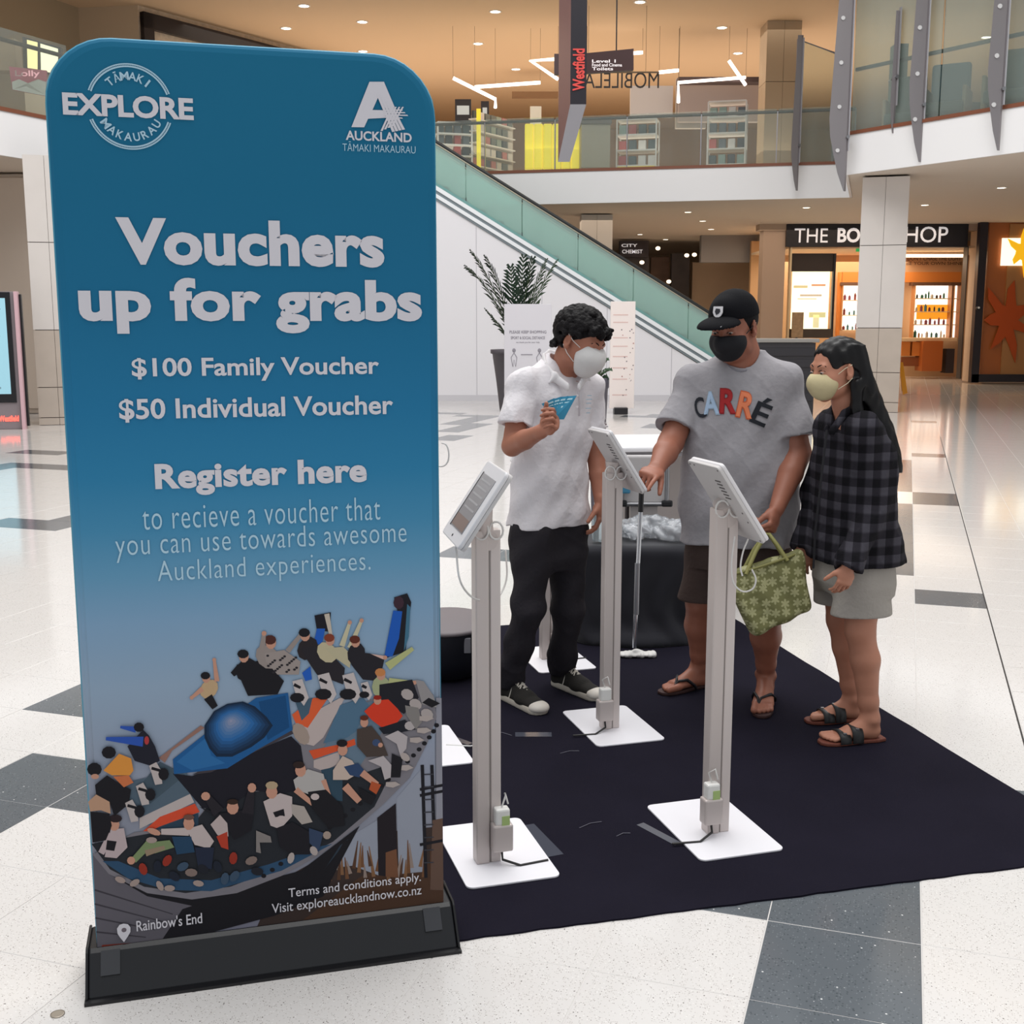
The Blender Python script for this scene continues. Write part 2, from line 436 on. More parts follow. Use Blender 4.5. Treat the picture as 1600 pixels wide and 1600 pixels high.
# floor: a base slab, 0.4 m terrazzo tiles laid on it in a grid turned 18.5 degrees
fl = MB().box((4, 20, -0.0512), (60, 56, 0.1)).build('floor', M_GROUT, kind='structure')
GA = math.radians(-18.5); EU = Vector((math.cos(GA), math.sin(GA), 0)); EV = Vector((-math.sin(GA), math.cos(GA), 0))
GO = Vector((0.701, 2.994, 0)); TS = 0.4
dark = {(0, v) for v in (-4, -3, -2, -1, 0, 1)} | {(-1, 0), (1, 2), (1, 10), (1, 20), (1, 21), (1, 30), (1, 43), (-7, 0), (-6, 0), (-7, -1), (-7, -2), (-8, 2)}
dark |= {(0, v) for v in range(12, 20)} | {(0, v) for v in range(22, 29)}
def cell(px, py):
    q = G(px, py) - GO; return (math.floor(q.dot(EU) / TS), math.floor(q.dot(EV) / TS))
for x0, y0, x1, y1, n in ((0, 816, 70, 818, 9), (70, 818, 112, 806, 6), (0, 734, 40, 726, 6), (40, 728, 100, 728, 9), (50, 709, 90, 709, 5), (690, 673, 772, 651, 14), (690, 645, 735, 650, 9), (690, 684, 712, 683, 3), (1000, 650, 1040, 650, 5), (1010, 668, 1040, 664, 4), (736, 864, 784, 864, 5)):
    for i in range(n): dark.add(cell(x0 + (x1 - x0) * i / max(1, n - 1), y0 + (y1 - y0) * i / max(1, n - 1)))
cells = []
for u in range(-48, 44):
    for v in range(-8, 96):
        c = GO + EU * ((u + .5) * TS) + EV * ((v + .5) * TS)
        if c.y < 0.8 or c.y > 38.5 or c.x < -24 or c.x > 27: continue
        d = c.y * _cp - (0 - CAMZ) * _sp; px = 800 + FPX * c.x / d; py = 800 - FPX * (c.y * _sp - CAMZ * _cp) / d
        cells.append((c.y, u, v, c, -15 < px < 1615 and py < 1625))
cells.sort(key=lambda t: t[0])
def tile_mesh(name, m):
    g = TS / 2 - .0016; t = g - .0012
    mb = MB(); vs = [(x * g, y * g, -.012) for x, y in ((-1, -1), (1, -1), (1, 1), (-1, 1))] + [(x * g, y * g, -.001) for x, y in ((-1, -1), (1, -1), (1, 1), (-1, 1))] + [(x * t, y * t, 0) for x, y in ((-1, -1), (1, -1), (1, 1), (-1, 1))]
    fs = [(8, 9, 10, 11)] + [(i, (i + 1) % 4, 4 + (i + 1) % 4, 4 + i) for i in range(4)] + [(4 + i, 4 + (i + 1) % 4, 8 + (i + 1) % 4, 8 + i) for i in range(4)]
    me = bpy.data.meshes.new(name); me.from_pydata(vs, [], fs); me.materials.append(m); return me
TM = {False: tile_mesh('tile', M_TW), True: tile_mesh('tile', M_TD)}
single = [c for c in cells if c[4]][:298]; sset = {(c[1], c[2]) for c in single}
for _, u, v, c, _v in single:
    o = bpy.data.objects.new('tile', TM[(u, v) in dark]); COL.objects.link(o); o.parent = fl; o.location = c; o.rotation_euler = (0, 0, GA)
rest = MB(); g = TS / 2 - .0016
for _, u, v, c, _v in cells:
    if (u, v) in sset: continue
    rest.m = 1 if (u, v) in dark else 0
    q = [c + EU * (x * g) + EV * (y * g) for x, y in ((-1, -1), (1, -1), (1, 1), (-1, 1))]
    vs = [p + Vector((0, 0, -.012)) for p in q] + q
    rest.add(vs, [(4, 5, 6, 7)] + [(i, (i + 1) % 4, 4 + (i + 1) % 4, 4 + i) for i in range(4)])
rest.build('tile_field', [M_TW, M_TD], fl, kind='stuff')
mb = MB(); a = GO + EU * (1.985 * TS); mb.box(a + EV * (14 * TS) + Vector((0, 0, .0004)), (.007, 46 * TS, .001), rz=GA)
mb.build('expansion_joint', mat('black_joint', '#2b2725', rough=.6), fl)

# upper floor slab with white fascia boards, brown edge trims, upper ceiling
def strip(name, A, B, z0, z1, th, m, parent=None, kind='structure'):
    A, B = Vector((A[0], A[1], 0)), Vector((B[0], B[1], 0)); d = (B - A).normalized(); n = Vector((-d.y, d.x, 0))
    if n.dot((A + B) / 2 - Vector((0, 0, 0))) < 0: n = -n
    mb = MB(); a = [A + Vector((0, 0, z0)), B + Vector((0, 0, z0)), B + n * th + Vector((0, 0, z0)), A + n * th + Vector((0, 0, z0))]
    b = [p + Vector((0, 0, z1 - z0)) for p in a]; mb.hexa(a, b)
    return mb.build(name, m, parent, kind=kind if parent is None else None)
LC, LD = (-7.3, 20.2), (-7.95, 18.75)
RC, RD = (5.9, 21.25), (7.78, 18.4)
CL, CR = (-5.2, 27.7), (7.05, 25.0)
outline = [(-12.5, 11.0), LD, LC, (-8.4, 27.7), CL, CR, RC, RD, (13.0, 11.0), (28, 11), (28, 50), (-28, 50), (-28, 11)]
def slab(name, pts, z0, z1, m):
    mb = MB(); n = len(pts); vs = [(x, y, z0) for x, y in pts] + [(x, y, z1) for x, y in pts]
    # outline is ordered clockwise seen from above
    mb.add(vs, [tuple(range(n)), tuple(range(n, 2 * n))[::-1]] + [(i, n + i, n + (i + 1) % n, (i + 1) % n) for i in range(n)])
    return mb.build(name, m, kind='structure')
slab('ceiling', outline, 4.2, 4.88, M_SOFFIT)
slab('ceiling', [(-11.5, 11.0), (-6.7, 18.0), (-6.0, 20.2), (-6.2, 25.6), (-4.8, 25.9), (6.0, 23.4), (4.9, 20.3), (6.7, 17.4), (12.0, 11.0), (28, 11), (28, 50), (-28, 50), (-28, 11)], 8.5, 8.9, M_TANCEIL)
k = 1
segs = [((-12.5, 11.0), LD), (LD, LC), (LC, (-8.4, 27.7)), ((-8.4, 27.7), CL), (CL, CR), (CR, RC), (RC, RD), (RD, (13.0, 11.0))]
for A, B in segs:
    A, B = Vector(A + (0,)), Vector(B + (0,)); d = (B - A).normalized(); n = Vector((-d.y, d.x, 0)); c = Vector((0, 14, 0))
    if n.dot(c - (A + B) / 2) < 0: n = -n
    mb = MB(); q = [A, B, B + n * .05, A + n * .05]; mb.hexa([p + UP * 4.17 for p in q], [p + UP * 4.84 for p in q])
    mb.build('trim_%d' % k, M_FASCIA, kind='structure'); k += 1
    mb = MB(); q = [A - n * .10, B - n * .10, B + n * .07, A + n * .07]; mb.hexa([p + UP * 4.84 for p in q], [p + UP * 4.9 for p in q])
    mb.build('trim_%d' % k, M_WOOD, kind='structure'); k += 1

# walls that close the mall off
def wall(name, A, B, z0, z1, m, th=.2): return strip(name, A, B, z0, z1, th, m)
wall('wall_back', (-28, 47), (28, 47), 0, 4.2, M_TANWALL)
wall('wall_back_upper', (-28, 44), (28, 44), 4.9, 8.5, mat('upper_back_wall', '#b59a7c', rough=.7))
wall('wall_left', (-13, 10), (-13, 47), 0, 8.5, M_TANWALL)
wall('wall_right', (22, 10), (22, 47), 0, 8.5, M_TANWALL)
# upper left: tan wall with a corner, then the long black framed shop front
c122, c210, c215, c470 = G(122, 12, 8.5), G(208, 8, 8.5), G(215, 8, 8.5), G(520, 90, 8.5)
wall('wall_upper_left', (c122.x, c122.y), (c215.x, c215.y), 4.9, 8.5, M_TANWALL, .3)
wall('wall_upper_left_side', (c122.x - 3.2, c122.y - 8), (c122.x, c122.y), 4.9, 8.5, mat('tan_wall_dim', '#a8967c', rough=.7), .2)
wall('wall_upper_shop', (c215.x, c215.y), (c470.x, c470.y), 4.9, 8.5, mat('speckled_panel', '#d9c6ae', rough=.6, var=.12, vscale=9), .3)

# back-lit ceiling downlights
def downlight(p, lab, grp, warm=True, r=.075):
    o = thing('downlight', lab, 'light', p, group=grp)
    MB().lathe((0, 0, 0), [(r * 1.3, 0.0), (r * 1.3, -.012), (r, -.012), (r, 0.0)], 16).build('ring', mat('ring_white', '#e6e0d6', rough=.4), o, local=True)
    MB().lathe((0, 0, 0), [(0.001, -.006), (r, -.006), (r, .0)], 16).build('lamp', mat('lamp_glow', '#fff1d8', emit=9.0), o, local=True)
for px, py in [(447, 44), (475, 9), (566, 34), (774, 18), (747, 68), (806, 108), (1128, 43), (1153, 83), (1000, 3), (567, 80), (1541, 58), (30, 4)]:
    downlight(G(px, py, 8.5), 'round glowing downlight set in the tan upper ceiling', 'downlights in the upper ceiling', r=.11)
for px, py in [(1260, 324), (1445, 320), (1565, 293), (1098, 345), (1111, 358), (1123, 368), (1128, 375), (1075, 331), (1000, 366), (1040, 374)]:
    downlight(G(px, py, 4.2), 'round glowing downlight set in the lower ceiling', 'downlights in the lower ceiling', r=.085)

# columns, clad in stone panels with recessed joints
def column(name, c, w, z0, z1, joints, lab, rz=0.0, low=1.55, seams=True):
    o = thing(name, lab, 'column', (c[0], c[1], z0), rz)
    MB().box((0, 0, (z1 - z0) / 2), (w - .05, w - .05, z1 - z0 - .02)).build('core', mat('column_core', '#6f6862', rough=.8), o, local=True)
    zs = [0] + [j - z0 for j in joints] + [z1 - z0]
    for i in range(len(zs) - 1):
        for fx in range(4):
            R = frame_rz(fx * math.pi / 2)
            for s_ in ((-1, 1) if seams else (0,)):
                ww = w / 2 - .006 if seams else w - .01
                cc = R @ Vector((s_ * w / 4 if seams else 0, -w / 2 + .012, 0)); cc.z = (zs[i] + zs[i + 1]) / 2
                MB().box(cc, (ww, .024, zs[i + 1] - zs[i] - .012), rz=fx * math.pi / 2).build('panel', M_STONE2 if zs[i + 1] + z0 <= low + .01 else M_STONE, o, local=True)
    return o
column('stone_column', (6.75, 21.8), .80, 0, 4.17, [.18, .72, 1.52, 2.98], 'square pale stone column in front of the bath goods shop', rz=math.radians(-17.6), low=1.53)
column('stone_column', (-7.30, 19.0), .62, 0, 4.17, [.12, .6, 1.5, 2.85], 'square stone column beside the lit directory screen', rz=.25, low=1.51)
cg = V(932, 400, 29)
column('stone_column', (cg.x, 29.3), .75, 0, 4.18, [1.5, 2.9], 'square column seen through the green escalator glass')
cu = V(1222, 120, 28.6)
column('stone_column', (cu.x, 28.9), .80, 4.9, 8.5, [7.15], 'square tan column on the upper floor beside the white shelving', low=9)
for o in [x for x in COL.objects if x.name.startswith('panel') and x.parent and x.parent['label'].startswith('square tan column on the upper')]: o.data.materials[0] = M_TANWALL
# ================================================================ THE FABRIC BANNER
BANG = math.radians(15.2); BX_ = Vector((math.cos(BANG), math.sin(BANG), 0)); BN = Vector((math.sin(BANG), -math.cos(BANG), 0))
BP0 = G(150, 1480, .10); BO = Vector((BP0.x, BP0.y, 0))
def bsz(px, py):
    w = onplane(px, py, BP0, BN); return (w - BO).dot(BX_), w.z
def bw(s_, z, k=0.0): return BO + BX_ * s_ + UP * z + BN * k
ban = thing('display_banner', 'tall blue fabric banner on a black foot, offering vouchers over a printed fairground ride', 'banner', tuple(BO), BANG)
BW, BH = .8765, 2.243
# printed cloth: a flat pillow with rounded upper corners; the print runs up to the rim
m = mat('banner_cloth', '#195f7e', rough=.75, spec=.25); nt, b = nodes(m)
tc = nt.nodes.new('ShaderNodeTexCoord'); sx = nt.nodes.new('ShaderNodeSeparateXYZ'); nt.links.new(tc.outputs['Object'], sx.inputs[0])
mr = nt.nodes.new('ShaderNodeMapRange'); mr.inputs[1].default_value = 0; mr.inputs[2].default_value = 2.25
nt.links.new(sx.outputs[2], mr.inputs[0]); cr = nt.nodes.new('ShaderNodeValToRGB'); nt.links.new(mr.outputs[0], cr.inputs[0])
stops = [(1500, '#6f6f80'), (1330, '#81838f'), (1200, '#8c93a4'), (1060, '#8ba0b6'), (960, '#7a9cba'), (890, '#5f93b4'), (820, '#4286ac'), (740, '#2b7aa4'), (640, '#20719c'), (480, '#17688f'), (300, '#14668a'), (90, '#156789')]
el = cr.color_ramp.elements
for i, (py, h) in enumerate(stops):
    z = bsz(400, py)[1] / 2.25
    e = el[i] if i < 2 else el.new(z)
    e.position = z; e.color = lin(h)
nt.links.new(cr.outputs[0], b.inputs['Base Color'])
def outline_pts(w, h0, h1, r, inset=0.0, n=9):
    w2 = w - inset; pts = [(inset, h0), (w2, h0)]
    for cx, cy, a0 in ((w2 - r, h1 - inset - r, 0), (inset + r, h1 - inset - r, 90)):
        for i in range(n + 1):
            a = math.radians(a0 + 90 * i / n); pts.append((cx + r * math.cos(a), cy + r * math.sin(a)))
    return pts
rings = [(0.0, .008, .145), (.004, .017, .142), (.011, .0235, .137), (.022, .0265, .13)]
mb = MB(); N = 22
loops = []
for ins, k, r in rings: loops.append([bw(p[0], p[1], k - .0265) for p in outline_pts(BW, .088, BH, r, ins)])
back = [[bw(p[0], p[1], -k - .0265 + 0.0) for p in outline_pts(BW, .088, BH, r, ins)] for ins, k, r in rings]
seq = loops[::-1] + back
for i in range(len(seq) - 1):
    A, B = seq[i], seq[i + 1]; n = len(A)
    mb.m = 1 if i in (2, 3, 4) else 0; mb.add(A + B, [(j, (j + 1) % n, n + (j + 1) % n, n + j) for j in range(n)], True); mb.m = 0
mb.add(seq[0], [tuple(range(len(seq[0])))]); mb.add(seq[-1], [tuple(range(len(seq[-1])))[::-1]])
mb.build('fabric', [m, mat('banner_rim_lit', '#2687a6', rough=.6)], ban)  # rim lighter than the print: light on the cloth edge put into its colour
# steel tube frame edge seen through the rim
mb = MB(); pts = [bw(p[0], p[1], -.0265) for p in outline_pts(BW, .0, BH, .14, .006)][2:]
mb.tube([bw(BW - .012, .09, -.0265)] + [bw(min(BW-.012,max(.012,(p - BO).dot(BX_))), p.z-.004, -.0265) for p in pts] + [bw(.012, .09, -.0265)], .011, 8).build('frame_tube', mat('silver_tube', '#9fb8c4', rough=.3, metal=.6), ban)
# foot: long black trapezoid housing on the floor
prof = [(-.115, .0), (.105, .0), (.103, .012), (.040, .092), (.030, .100), (-.085, .100), (-.112, .02)]
mb = MB(); a = [bw(-.018, z, k - .0265 + .0) for k, z in prof]; mb.prism([p for p in a], BX_ * (BW + .036))
mb.build('foot', mat('foot_black', '#141519', rough=.25, spec=.5), ban, bevel=.006)
for s_ in (-.024, BW + .018):
    mb = MB(); mb.prism([bw(s_, z * 1.03, k * 1.04 - .0265) for k, z in prof], BX_ * .007)
    mb.build('end_cap', mat('cap_black', '#101013', rough=.35), ban, bevel=.003)
for s_ in (.012, BW - .062):
    mb = MB(); q = [bw(s_, .094, .037 - .0265 + .0015), bw(s_ + .045, .094, .037 - .0265 + .0015), bw(s_ + .045, .048, .074 - .0265 + .0015), bw(s_, .048, .074 - .0265 + .0015)]
    mb.prism(q, BN * .004 + UP * .003); mb.build('corner_clip', mat('clip_grey', '#36373b', rough=.25), ban)
mb = MB(); mb.box(bw(BW/2, .004, -.03), (BW + .05, .25, .008), rz=BANG)
mb.build('rubber_edge', M_BLACK, ban)

# ---- lettering
M_INK = mat('print_white', '#cfcdd4', rough=.7, spec=.2)
M_INK2 = mat('print_pale', '#a9c9da', rough=.7, spec=.2)
def btext(name, s, x0, y0, x1, y1, off, m=M_INK, space=1.0, k=.0022):
    """x0,x1: left and right; y0: lowest ink, y1: highest ink (photo pixels, taken at mid width)"""
    xm = (x0 + x1) / 2
    s0, _ = bsz(x0, (y0 + y1) / 2); s1, _ = bsz(x1, (y0 + y1) / 2); zb = bsz(xm, y0)[1]; zt = bsz(xm, y1)[1]
    mb = MB(); text_add(mb, s, bw(s0, zb, k), BX_, UP, s1 - s0, zt - zb, off, space)
    return mb.build(name, m, ban)
btext('headline', 'Vouchers', 182, 416, 600, 344, .041, space=1.03)
btext('headline', 'up for grabs', 123, 521, 659, 435, .041, space=1.03)
btext('text_line', '$100 Family Voucher', 206, 595, 592, 558, .021)
btext('text_line', '$50 Individual Voucher', 186, 656, 614, 620, .021)
btext('headline', 'Register here', 242, 770, 573, 720, .038, space=1.04)
btext('text_line', 'to recieve a voucher that', 222, 820, 594, 783, -.006, M_INK2, 1.08)
btext('text_line', 'you can use towards awesome', 180, 868, 635, 824, -.006, M_INK2, 1.08)
btext('text_line', 'Auckland experiences.', 246, 909, 579, 868, -.006, M_INK2, 1.08)
KT = .0066
btext('text_line', 'Terms and conditions apply.', 450, 1392, 657, 1374, .004, k=KT)
btext('text_line', 'Visit exploreaucklandnow.co.nz', 424, 1415, 658, 1396, .004, k=KT)
btext('text_line', "Rainbow's End", 213, 1447, 316, 1430, .008, k=KT)
# location pin
mb = MB(); c = [(p[0], p[1]) for p in ((193, 1441), (187, 1443), (183, 1449), (184, 1457), (188, 1463), (194, 1470), (200, 1461), (204, 1454), (204, 1447), (200, 1442))]
mb.add([bw(*bsz(*p), KT) for p in c], [tuple(range(10))[::-1]]); mb.build('pin_symbol', M_INK, ban)
mb = MB(); mb.add([bw(*[a + b for a, b in zip(bsz(194, 1451), (.006 * math.cos(t), .006 * math.sin(t)))], KT + .0003) for t in [2 * math.pi * i / 12 for i in range(12)]], [tuple(range(12))])
mb.build('pin_hole', mat('pin_hole', '#6a6068', rough=.8), ban)
# round EXPLORE mark: rope ring broken by the word, two arched words
mb = MB(); cx, cz = bsz(203, 167); R0 = (bsz(270, 167)[0] - bsz(137, 167)[0]) / 2
def ringpoly(r0, r1, a0, a1, n=26, k=.0022):
    vs = []
    for i in range(n + 1):
        a = math.radians(a0 + (a1 - a0) * i / n)
        vs += [bw(cx + r * math.cos(a), cz + r * math.sin(a), k) for r in (r0, r1)]
    mb.add(vs, [(2 * i, 2 * i + 1, 2 * i + 3, 2 * i + 2) if a1 > a0 else (2*i, 2*i+2, 2*i+3, 2*i+1) for i in range(n)])
for a0, a1 in ((20, 160), (200, 340)):
    ringpoly(R0 * .93, R0 * .965, a0, a1); ringpoly(R0 * .99, R0 * 1.02, a0, a1)
    n = 60
    for i in range(n):
        a = math.radians(a0 + (a1 - a0) * i / n); d = math.radians(.7)
        vs = [bw(cx + r * math.cos(t), cz + r * math.sin(t), .0022) for r, t in ((R0 * .96, a), (R0 * .96, a + d), (R0, a + d * 3), (R0, a + d * 2))]
        mb.add(vs, [(0, 3, 2, 1)])
mb.build('ring_mark', M_INK2, ban)
s0, _ = bsz(98, 165); s1, _ = bsz(302, 165); mb = MB()
text_add(mb, 'EXPLORE', bw(s0, bsz(200, 184)[1], .0026), BX_, UP, s1 - s0, bsz(200, 149)[1] - bsz(200, 184)[1], .035, .98)
mb.build('logo_word', M_INK, ban)
def arc_word(word, r, a0, a1, h, up=True):
    mb = MB(); n = len(word)
    for i, ch in enumerate(word):
        a = math.radians(a0 + (a1 - a0) * i / (n - 1)); c_, s_ = math.cos(a), math.sin(a)
        ey = (BX_ * c_ + UP * s_) * (1 if up else -1); ex = (BX_ * s_ - UP * c_) * (1 if up else -1)
        w = h * {'M': 1.05, 'I': .25, 'A': .95}.get(ch, .78); hh = h * (1.25 if ch == 'Ā' else 1)
        p = bw(cx + r * c_, cz + r * s_, .0026) - ex * w / 2 - (Vector() if up else ey * h)
        text_add(mb, ch, p, ex, ey, w, hh, .02)
    mb.build('logo_word', M_INK2, ban)
arc_word('TĀMAKI', R0 * .62, 128, 52, R0 * .2); arc_word('MAKAURAU', R0 * .62, 216, 328, R0 * .2, False)
# city mark: a big A whose right foot is woven into a star
def PB(pts, k=.0024, rev=False):
    return [bw(*bsz(*p), k) for p in pts]
mb = MB(); q = lambda x, y: (500 + x * .1375, 60 + y * .1375)
A_ = [q(*p) for p in ((560, 495), (725, 495), (850, 790), (745, 800), (655, 680), (595, 815), (740, 818), (740, 905), (545, 915), (500, 1012), (355, 1010))]
mb.add(PB(A_), [tuple(range(len(A_)))[::-1]])
for i in range(4):
    x = 700 + i * 38; mb.add(PB([q(*p) for p in ((x - 60 + i * 12, 640 + i * 40), (x - 30 + i * 12, 640 + i * 40), (x + 150, 1060 - i * 8), (x + 118, 1066 - i * 8))], .0027), [(3, 2, 1, 0)])
    y = 812 + i * 26; mb.add(PB([q(*p) for p in ((720, y), (930 + 30 * (i % 3), y - 4 + i * 5), (940 + 30 * (i % 3), y + 10 + i * 5), (720, y + 14))], .0028), [(3, 2, 1, 0)])
    x = 960 - i * 40; mb.add(PB([q(*p) for p in ((x - 30, 780), (x - 10, 780), (x - 130, 1000 + i * 18), (x - 155, 1000 + i * 18))], .0029), [(3, 2, 1, 0)])
mb.build('logo_letter', M_INK, ban)
btext('logo_word', 'AUCKLAND', 540, 221, 643, 206, .025); btext('logo_word', 'TĀMAKI MAKAURAU', 535, 238, 649, 223, -.004, M_INK2)

# ---- printed photograph of the ride, as flat colour shapes on the cloth
FR = {'A': (130, 1090, .1875), 'B': (400, 1090, .1875), 'C': (290, 910, .25625), 'D': (130, 1320, .35625), 'P': (0, 0, 1)}
PR = []
def pr(fr, col, *pts):
    x0, y0, s_ = FR[fr]; PR.append((col, [(x0 + x * s_, y0 + y * s_) for x, y in pts]))
def blob(fr, col, x, y, rx, ry, a=0, n=10):
    a = math.radians(a); pr(fr, col, *[(x + rx * math.cos(t) * math.cos(a) - ry * math.sin(t) * math.sin(a), y + rx * math.cos(t) * math.sin(a) + ry * math.sin(t) * math.cos(a)) for t in [2 * math.pi * i / n for i in range(n)]])
def limb(fr, col, x0, y0, x1, y1, w0, w1):
    d = math.hypot(x1 - x0, y1 - y0) or 1; nx, ny = -(y1 - y0) / d, (x1 - x0) / d
    pr(fr, col, (x0 + nx * w0, y0 + ny * w0), (x1 + nx * w1, y1 + ny * w1), (x1 - nx * w1, y1 - ny * w1), (x0 - nx * w0, y0 - ny * w0))
SKIN, BLK, WHT, GRY = '#b98a76', '#1c1b20', '#b8aaa8', '#6f6c72'
# ground, posts and grass at the lower right
pr('P', '#3a2f2c', (520, 1330), (600, 1300), (697, 1290), (697, 1412), (640, 1421), (400, 1452), (430, 1380))
pr('P', '#4a3428', (560, 1372), (620, 1340), (697, 1350), (697, 1412), (560, 1432), (470, 1440))
pr('B', '#8d929f', (760, 1170), (1010, 1020), (1020, 1480), (800, 1400), (640, 1420), (700, 1300))
pr('B', '#8d929f', (1170, 840), (1380, 590), (1400, 1450), (1190, 1470))
for i in range(26):
    x = 620 + (i * 97) % 900; y = 1530 - (i * 53) % 130; h = 90 + (i * 71) % 190
    limb('B', ['#6b4a34', '#7c5a40', '#52392b', '#8a7a72'][i % 4], x, y, x + (i * 37) % 80 - 40, y - h, 16, 3)
pr('B', '#221d22', (1010, 1000), (1165, 880), (1180, 1500), (1020, 1480)); pr('B', '#6e4a36', (1080, 1290), (1170, 1260), (1185, 1500), (1080, 1490))
for x, w in ((1400, 14), (1480, 14)): limb('B', '#1d1c22', x - 15, 560, x + 15, 1500, w, w)
pr('B', '#8a8a94', (1500, 0), (1575, 0), (1585, 1500), (1500, 1500)); pr('B', '#5f4a40', (1470, 1020), (1590, 1000), (1590, 1600), (1450, 1600))
for y in (745, 795, 1205): limb('B', '#1d1c22', 1365, y + 20, 1590, y - 20, 12, 12)
for i in range(8): limb('B', '#3b3b42', 1400, 640 + i * 105, 1480, 636 + i * 105, 5, 5)
# under-structure, deck and rim of the disc
pr('P', '#1b1a1f', (150, 1352), (330, 1398), (470, 1360), (562, 1290), (530, 1350), (505, 1400), (430, 1430), (290, 1470), (240, 1472))
pr('P', '#5d5a62', (145, 1332), (170, 1365), (230, 1400), (300, 1415), (285, 1420), (250, 1475), (150, 1481))
for i in range(4): limb('P', '#3d3a41', 148, 1390 + i * 22, 270 - i * 14, 1428 + i * 12, 1.4, .8)
pr('P', '#7a2e22', (160, 1476), (215, 1472), (250, 1476), (185, 1485), (155, 1486))
pr('B', '#2c3742', (560, 1440), (770, 1175), (700, 1230), (590, 1400)); limb('B', BLK, 590, 1500, 760, 1190, 22, 22)
pr('P', '#77747b', (145, 1335), (210, 1300), (300, 1290), (330, 1250), (560, 1100), (655, 1065), (677, 1085), (682, 1120), (668, 1160), (640, 1215), (600, 1255), (560, 1290), (500, 1335), (440, 1368), (370, 1395), (300, 1405), (230, 1395), (170, 1365))
pr('P', '#26292f', (143, 1318), (300, 1290), (340, 1240), (500, 1230), (620, 1190), (585, 1260), (520, 1315), (440, 1355), (360, 1385), (290, 1395), (225, 1385), (172, 1358))
pr('P', '#2d4a66', (160, 1345), (200, 1372), (260, 1390), (330, 1392), (440, 1360), (520, 1318), (500, 1322), (420, 1350), (330, 1375), (250, 1372), (185, 1345))
for i in range(26):
    t = i / 25.; x = 682 - 270 * t ** 1.25; y = 1130 + 235 * t; blob('P', BLK, x, y + 3, 4, 3.4)
pr('P', '#5f7385', (560, 1100), (600, 1090), (612, 1120), (560, 1200), (500, 1180), (520, 1140))
# tilted deck with painted stripes
pr('P', '#50606e', (185, 1225), (290, 1200), (310, 1270), (225, 1290)); pr('P', '#44535f', (250, 1190), (290, 1210), (235, 1255), (212, 1235))
pr('A', '#b1a6a4', (470, 1000), (890, 800), (925, 870), (470, 1090)); pr('A', '#c84a30', (500, 1110), (640, 990), (930, 880), (970, 950), (640, 1070), (560, 1110))
pr('A', '#2c3f50', (600, 1090), (960, 960), (960, 1080), (700, 1110)); pr('A', '#8c6a60', (630, 500), (980, 230), (1010, 250), (740, 440), (680, 540))
pr('B', '#b3a5a2', (330, 200), (700, 0), (740, 0), (560, 330), (480, 400), (400, 380), (320, 290)); pr('B', '#4c6a82', (560, 380), (700, 60), (890, 0), (940, 60), (830, 280), (760, 330))
pr('B', '#cf5a34', (300, 140), (480, 0), (600, 0), (430, 250), (330, 210)); pr('B', '#435a6c', (330, 40), (470, 0), (440, 130), (380, 190))
pr('B', '#c9512f', (440, 440), (680, 390), (820, 340), (830, 390), (690, 440), (480, 510)); pr('B', '#aea09d', (480, 520), (690, 450), (700, 540), (560, 610), (480, 580))
blob('B', '#9a8a80', 375, 300, 60, 100, -30); pr('B', '#2f4656', (540, 600), (720, 560), (720, 860), (620, 850))
# hub: dark skirt, blue plate, shaded dome
pr('P', '#1d1c25', (270, 1208), (300, 1212), (455, 1150), (470, 1165), (480, 1230), (440, 1240), (400, 1235), (350, 1262), (316, 1262))
pr('P', '#3f3a40', (455, 1140), (458, 1146), (330, 1206), (300, 1210)); pr('P', '#1f568c', (270, 1186), (318, 1148), (400, 1090), (450, 1082), (457, 1140), (400, 1172), (355, 1200), (272, 1209))
pr('P', '#2b659b', (276, 1190), (322, 1152), (330, 1180), (352, 1192), (300, 1203)); pr('P', '#174674', (404, 1096), (446, 1086), (452, 1136), (418, 1156))
DM = [(1090, 110), (1200, 50), (1330, 30), (1430, 70), (1530, 160), (1580, 230), (1510, 330), (1400, 410), (1240, 490), (1110, 490), (1050, 420), (1010, 330), (1010, 230)]
def mixc(a, b, t): 
    A = [int(a[i:i+2], 16) for i in (1, 3, 5)]; B = [int(b[i:i+2], 16) for i in (1, 3, 5)]
    return '#%02x%02x%02x' % tuple(int(x + (y - x) * t) for x, y in zip(A, B))
for i in range(12):
    t = i / 11.; hx, hy = 1230, 190; col = mixc('#16283f', '#2b629c', min(1, t * 2.2)) if t < .45 else mixc('#2b629c', '#8c8fa6', (t - .45) / .55)
    pr('A', col, *[(hx + (x - hx) * (1 - t * .96), hy + (y - hy) * (1 - t * .96) ) for x, y in DM])
# blue mast and stays
pr('C', '#1e1d24', (1270, 90), (1350, 65), (1375, 120), (1340, 420), (1220, 460), (1290, 170)); pr('C', '#1f55ac', (1265, 170), (1320, 175), (1300, 340), (1260, 450), (1210, 450)); pr('C', '#3f6b84', (1350, 130), (1370, 150), (1360, 330), (1330, 420)); blob('C', '#3c2a34', 1298, 122, 32, 40)
pr('C', '#1e1d24', (785, 200), (885, 180), (880, 300), (800, 290)); pr('C', '#2358b0', (800, 280), (850, 280), (830, 380), (780, 370)); pr('C', '#2358b0', (710, 550), (760, 510), (770, 590), (730, 600)); limb('C', '#b9aea0', 860, 190, 885, 320, 16, 10)
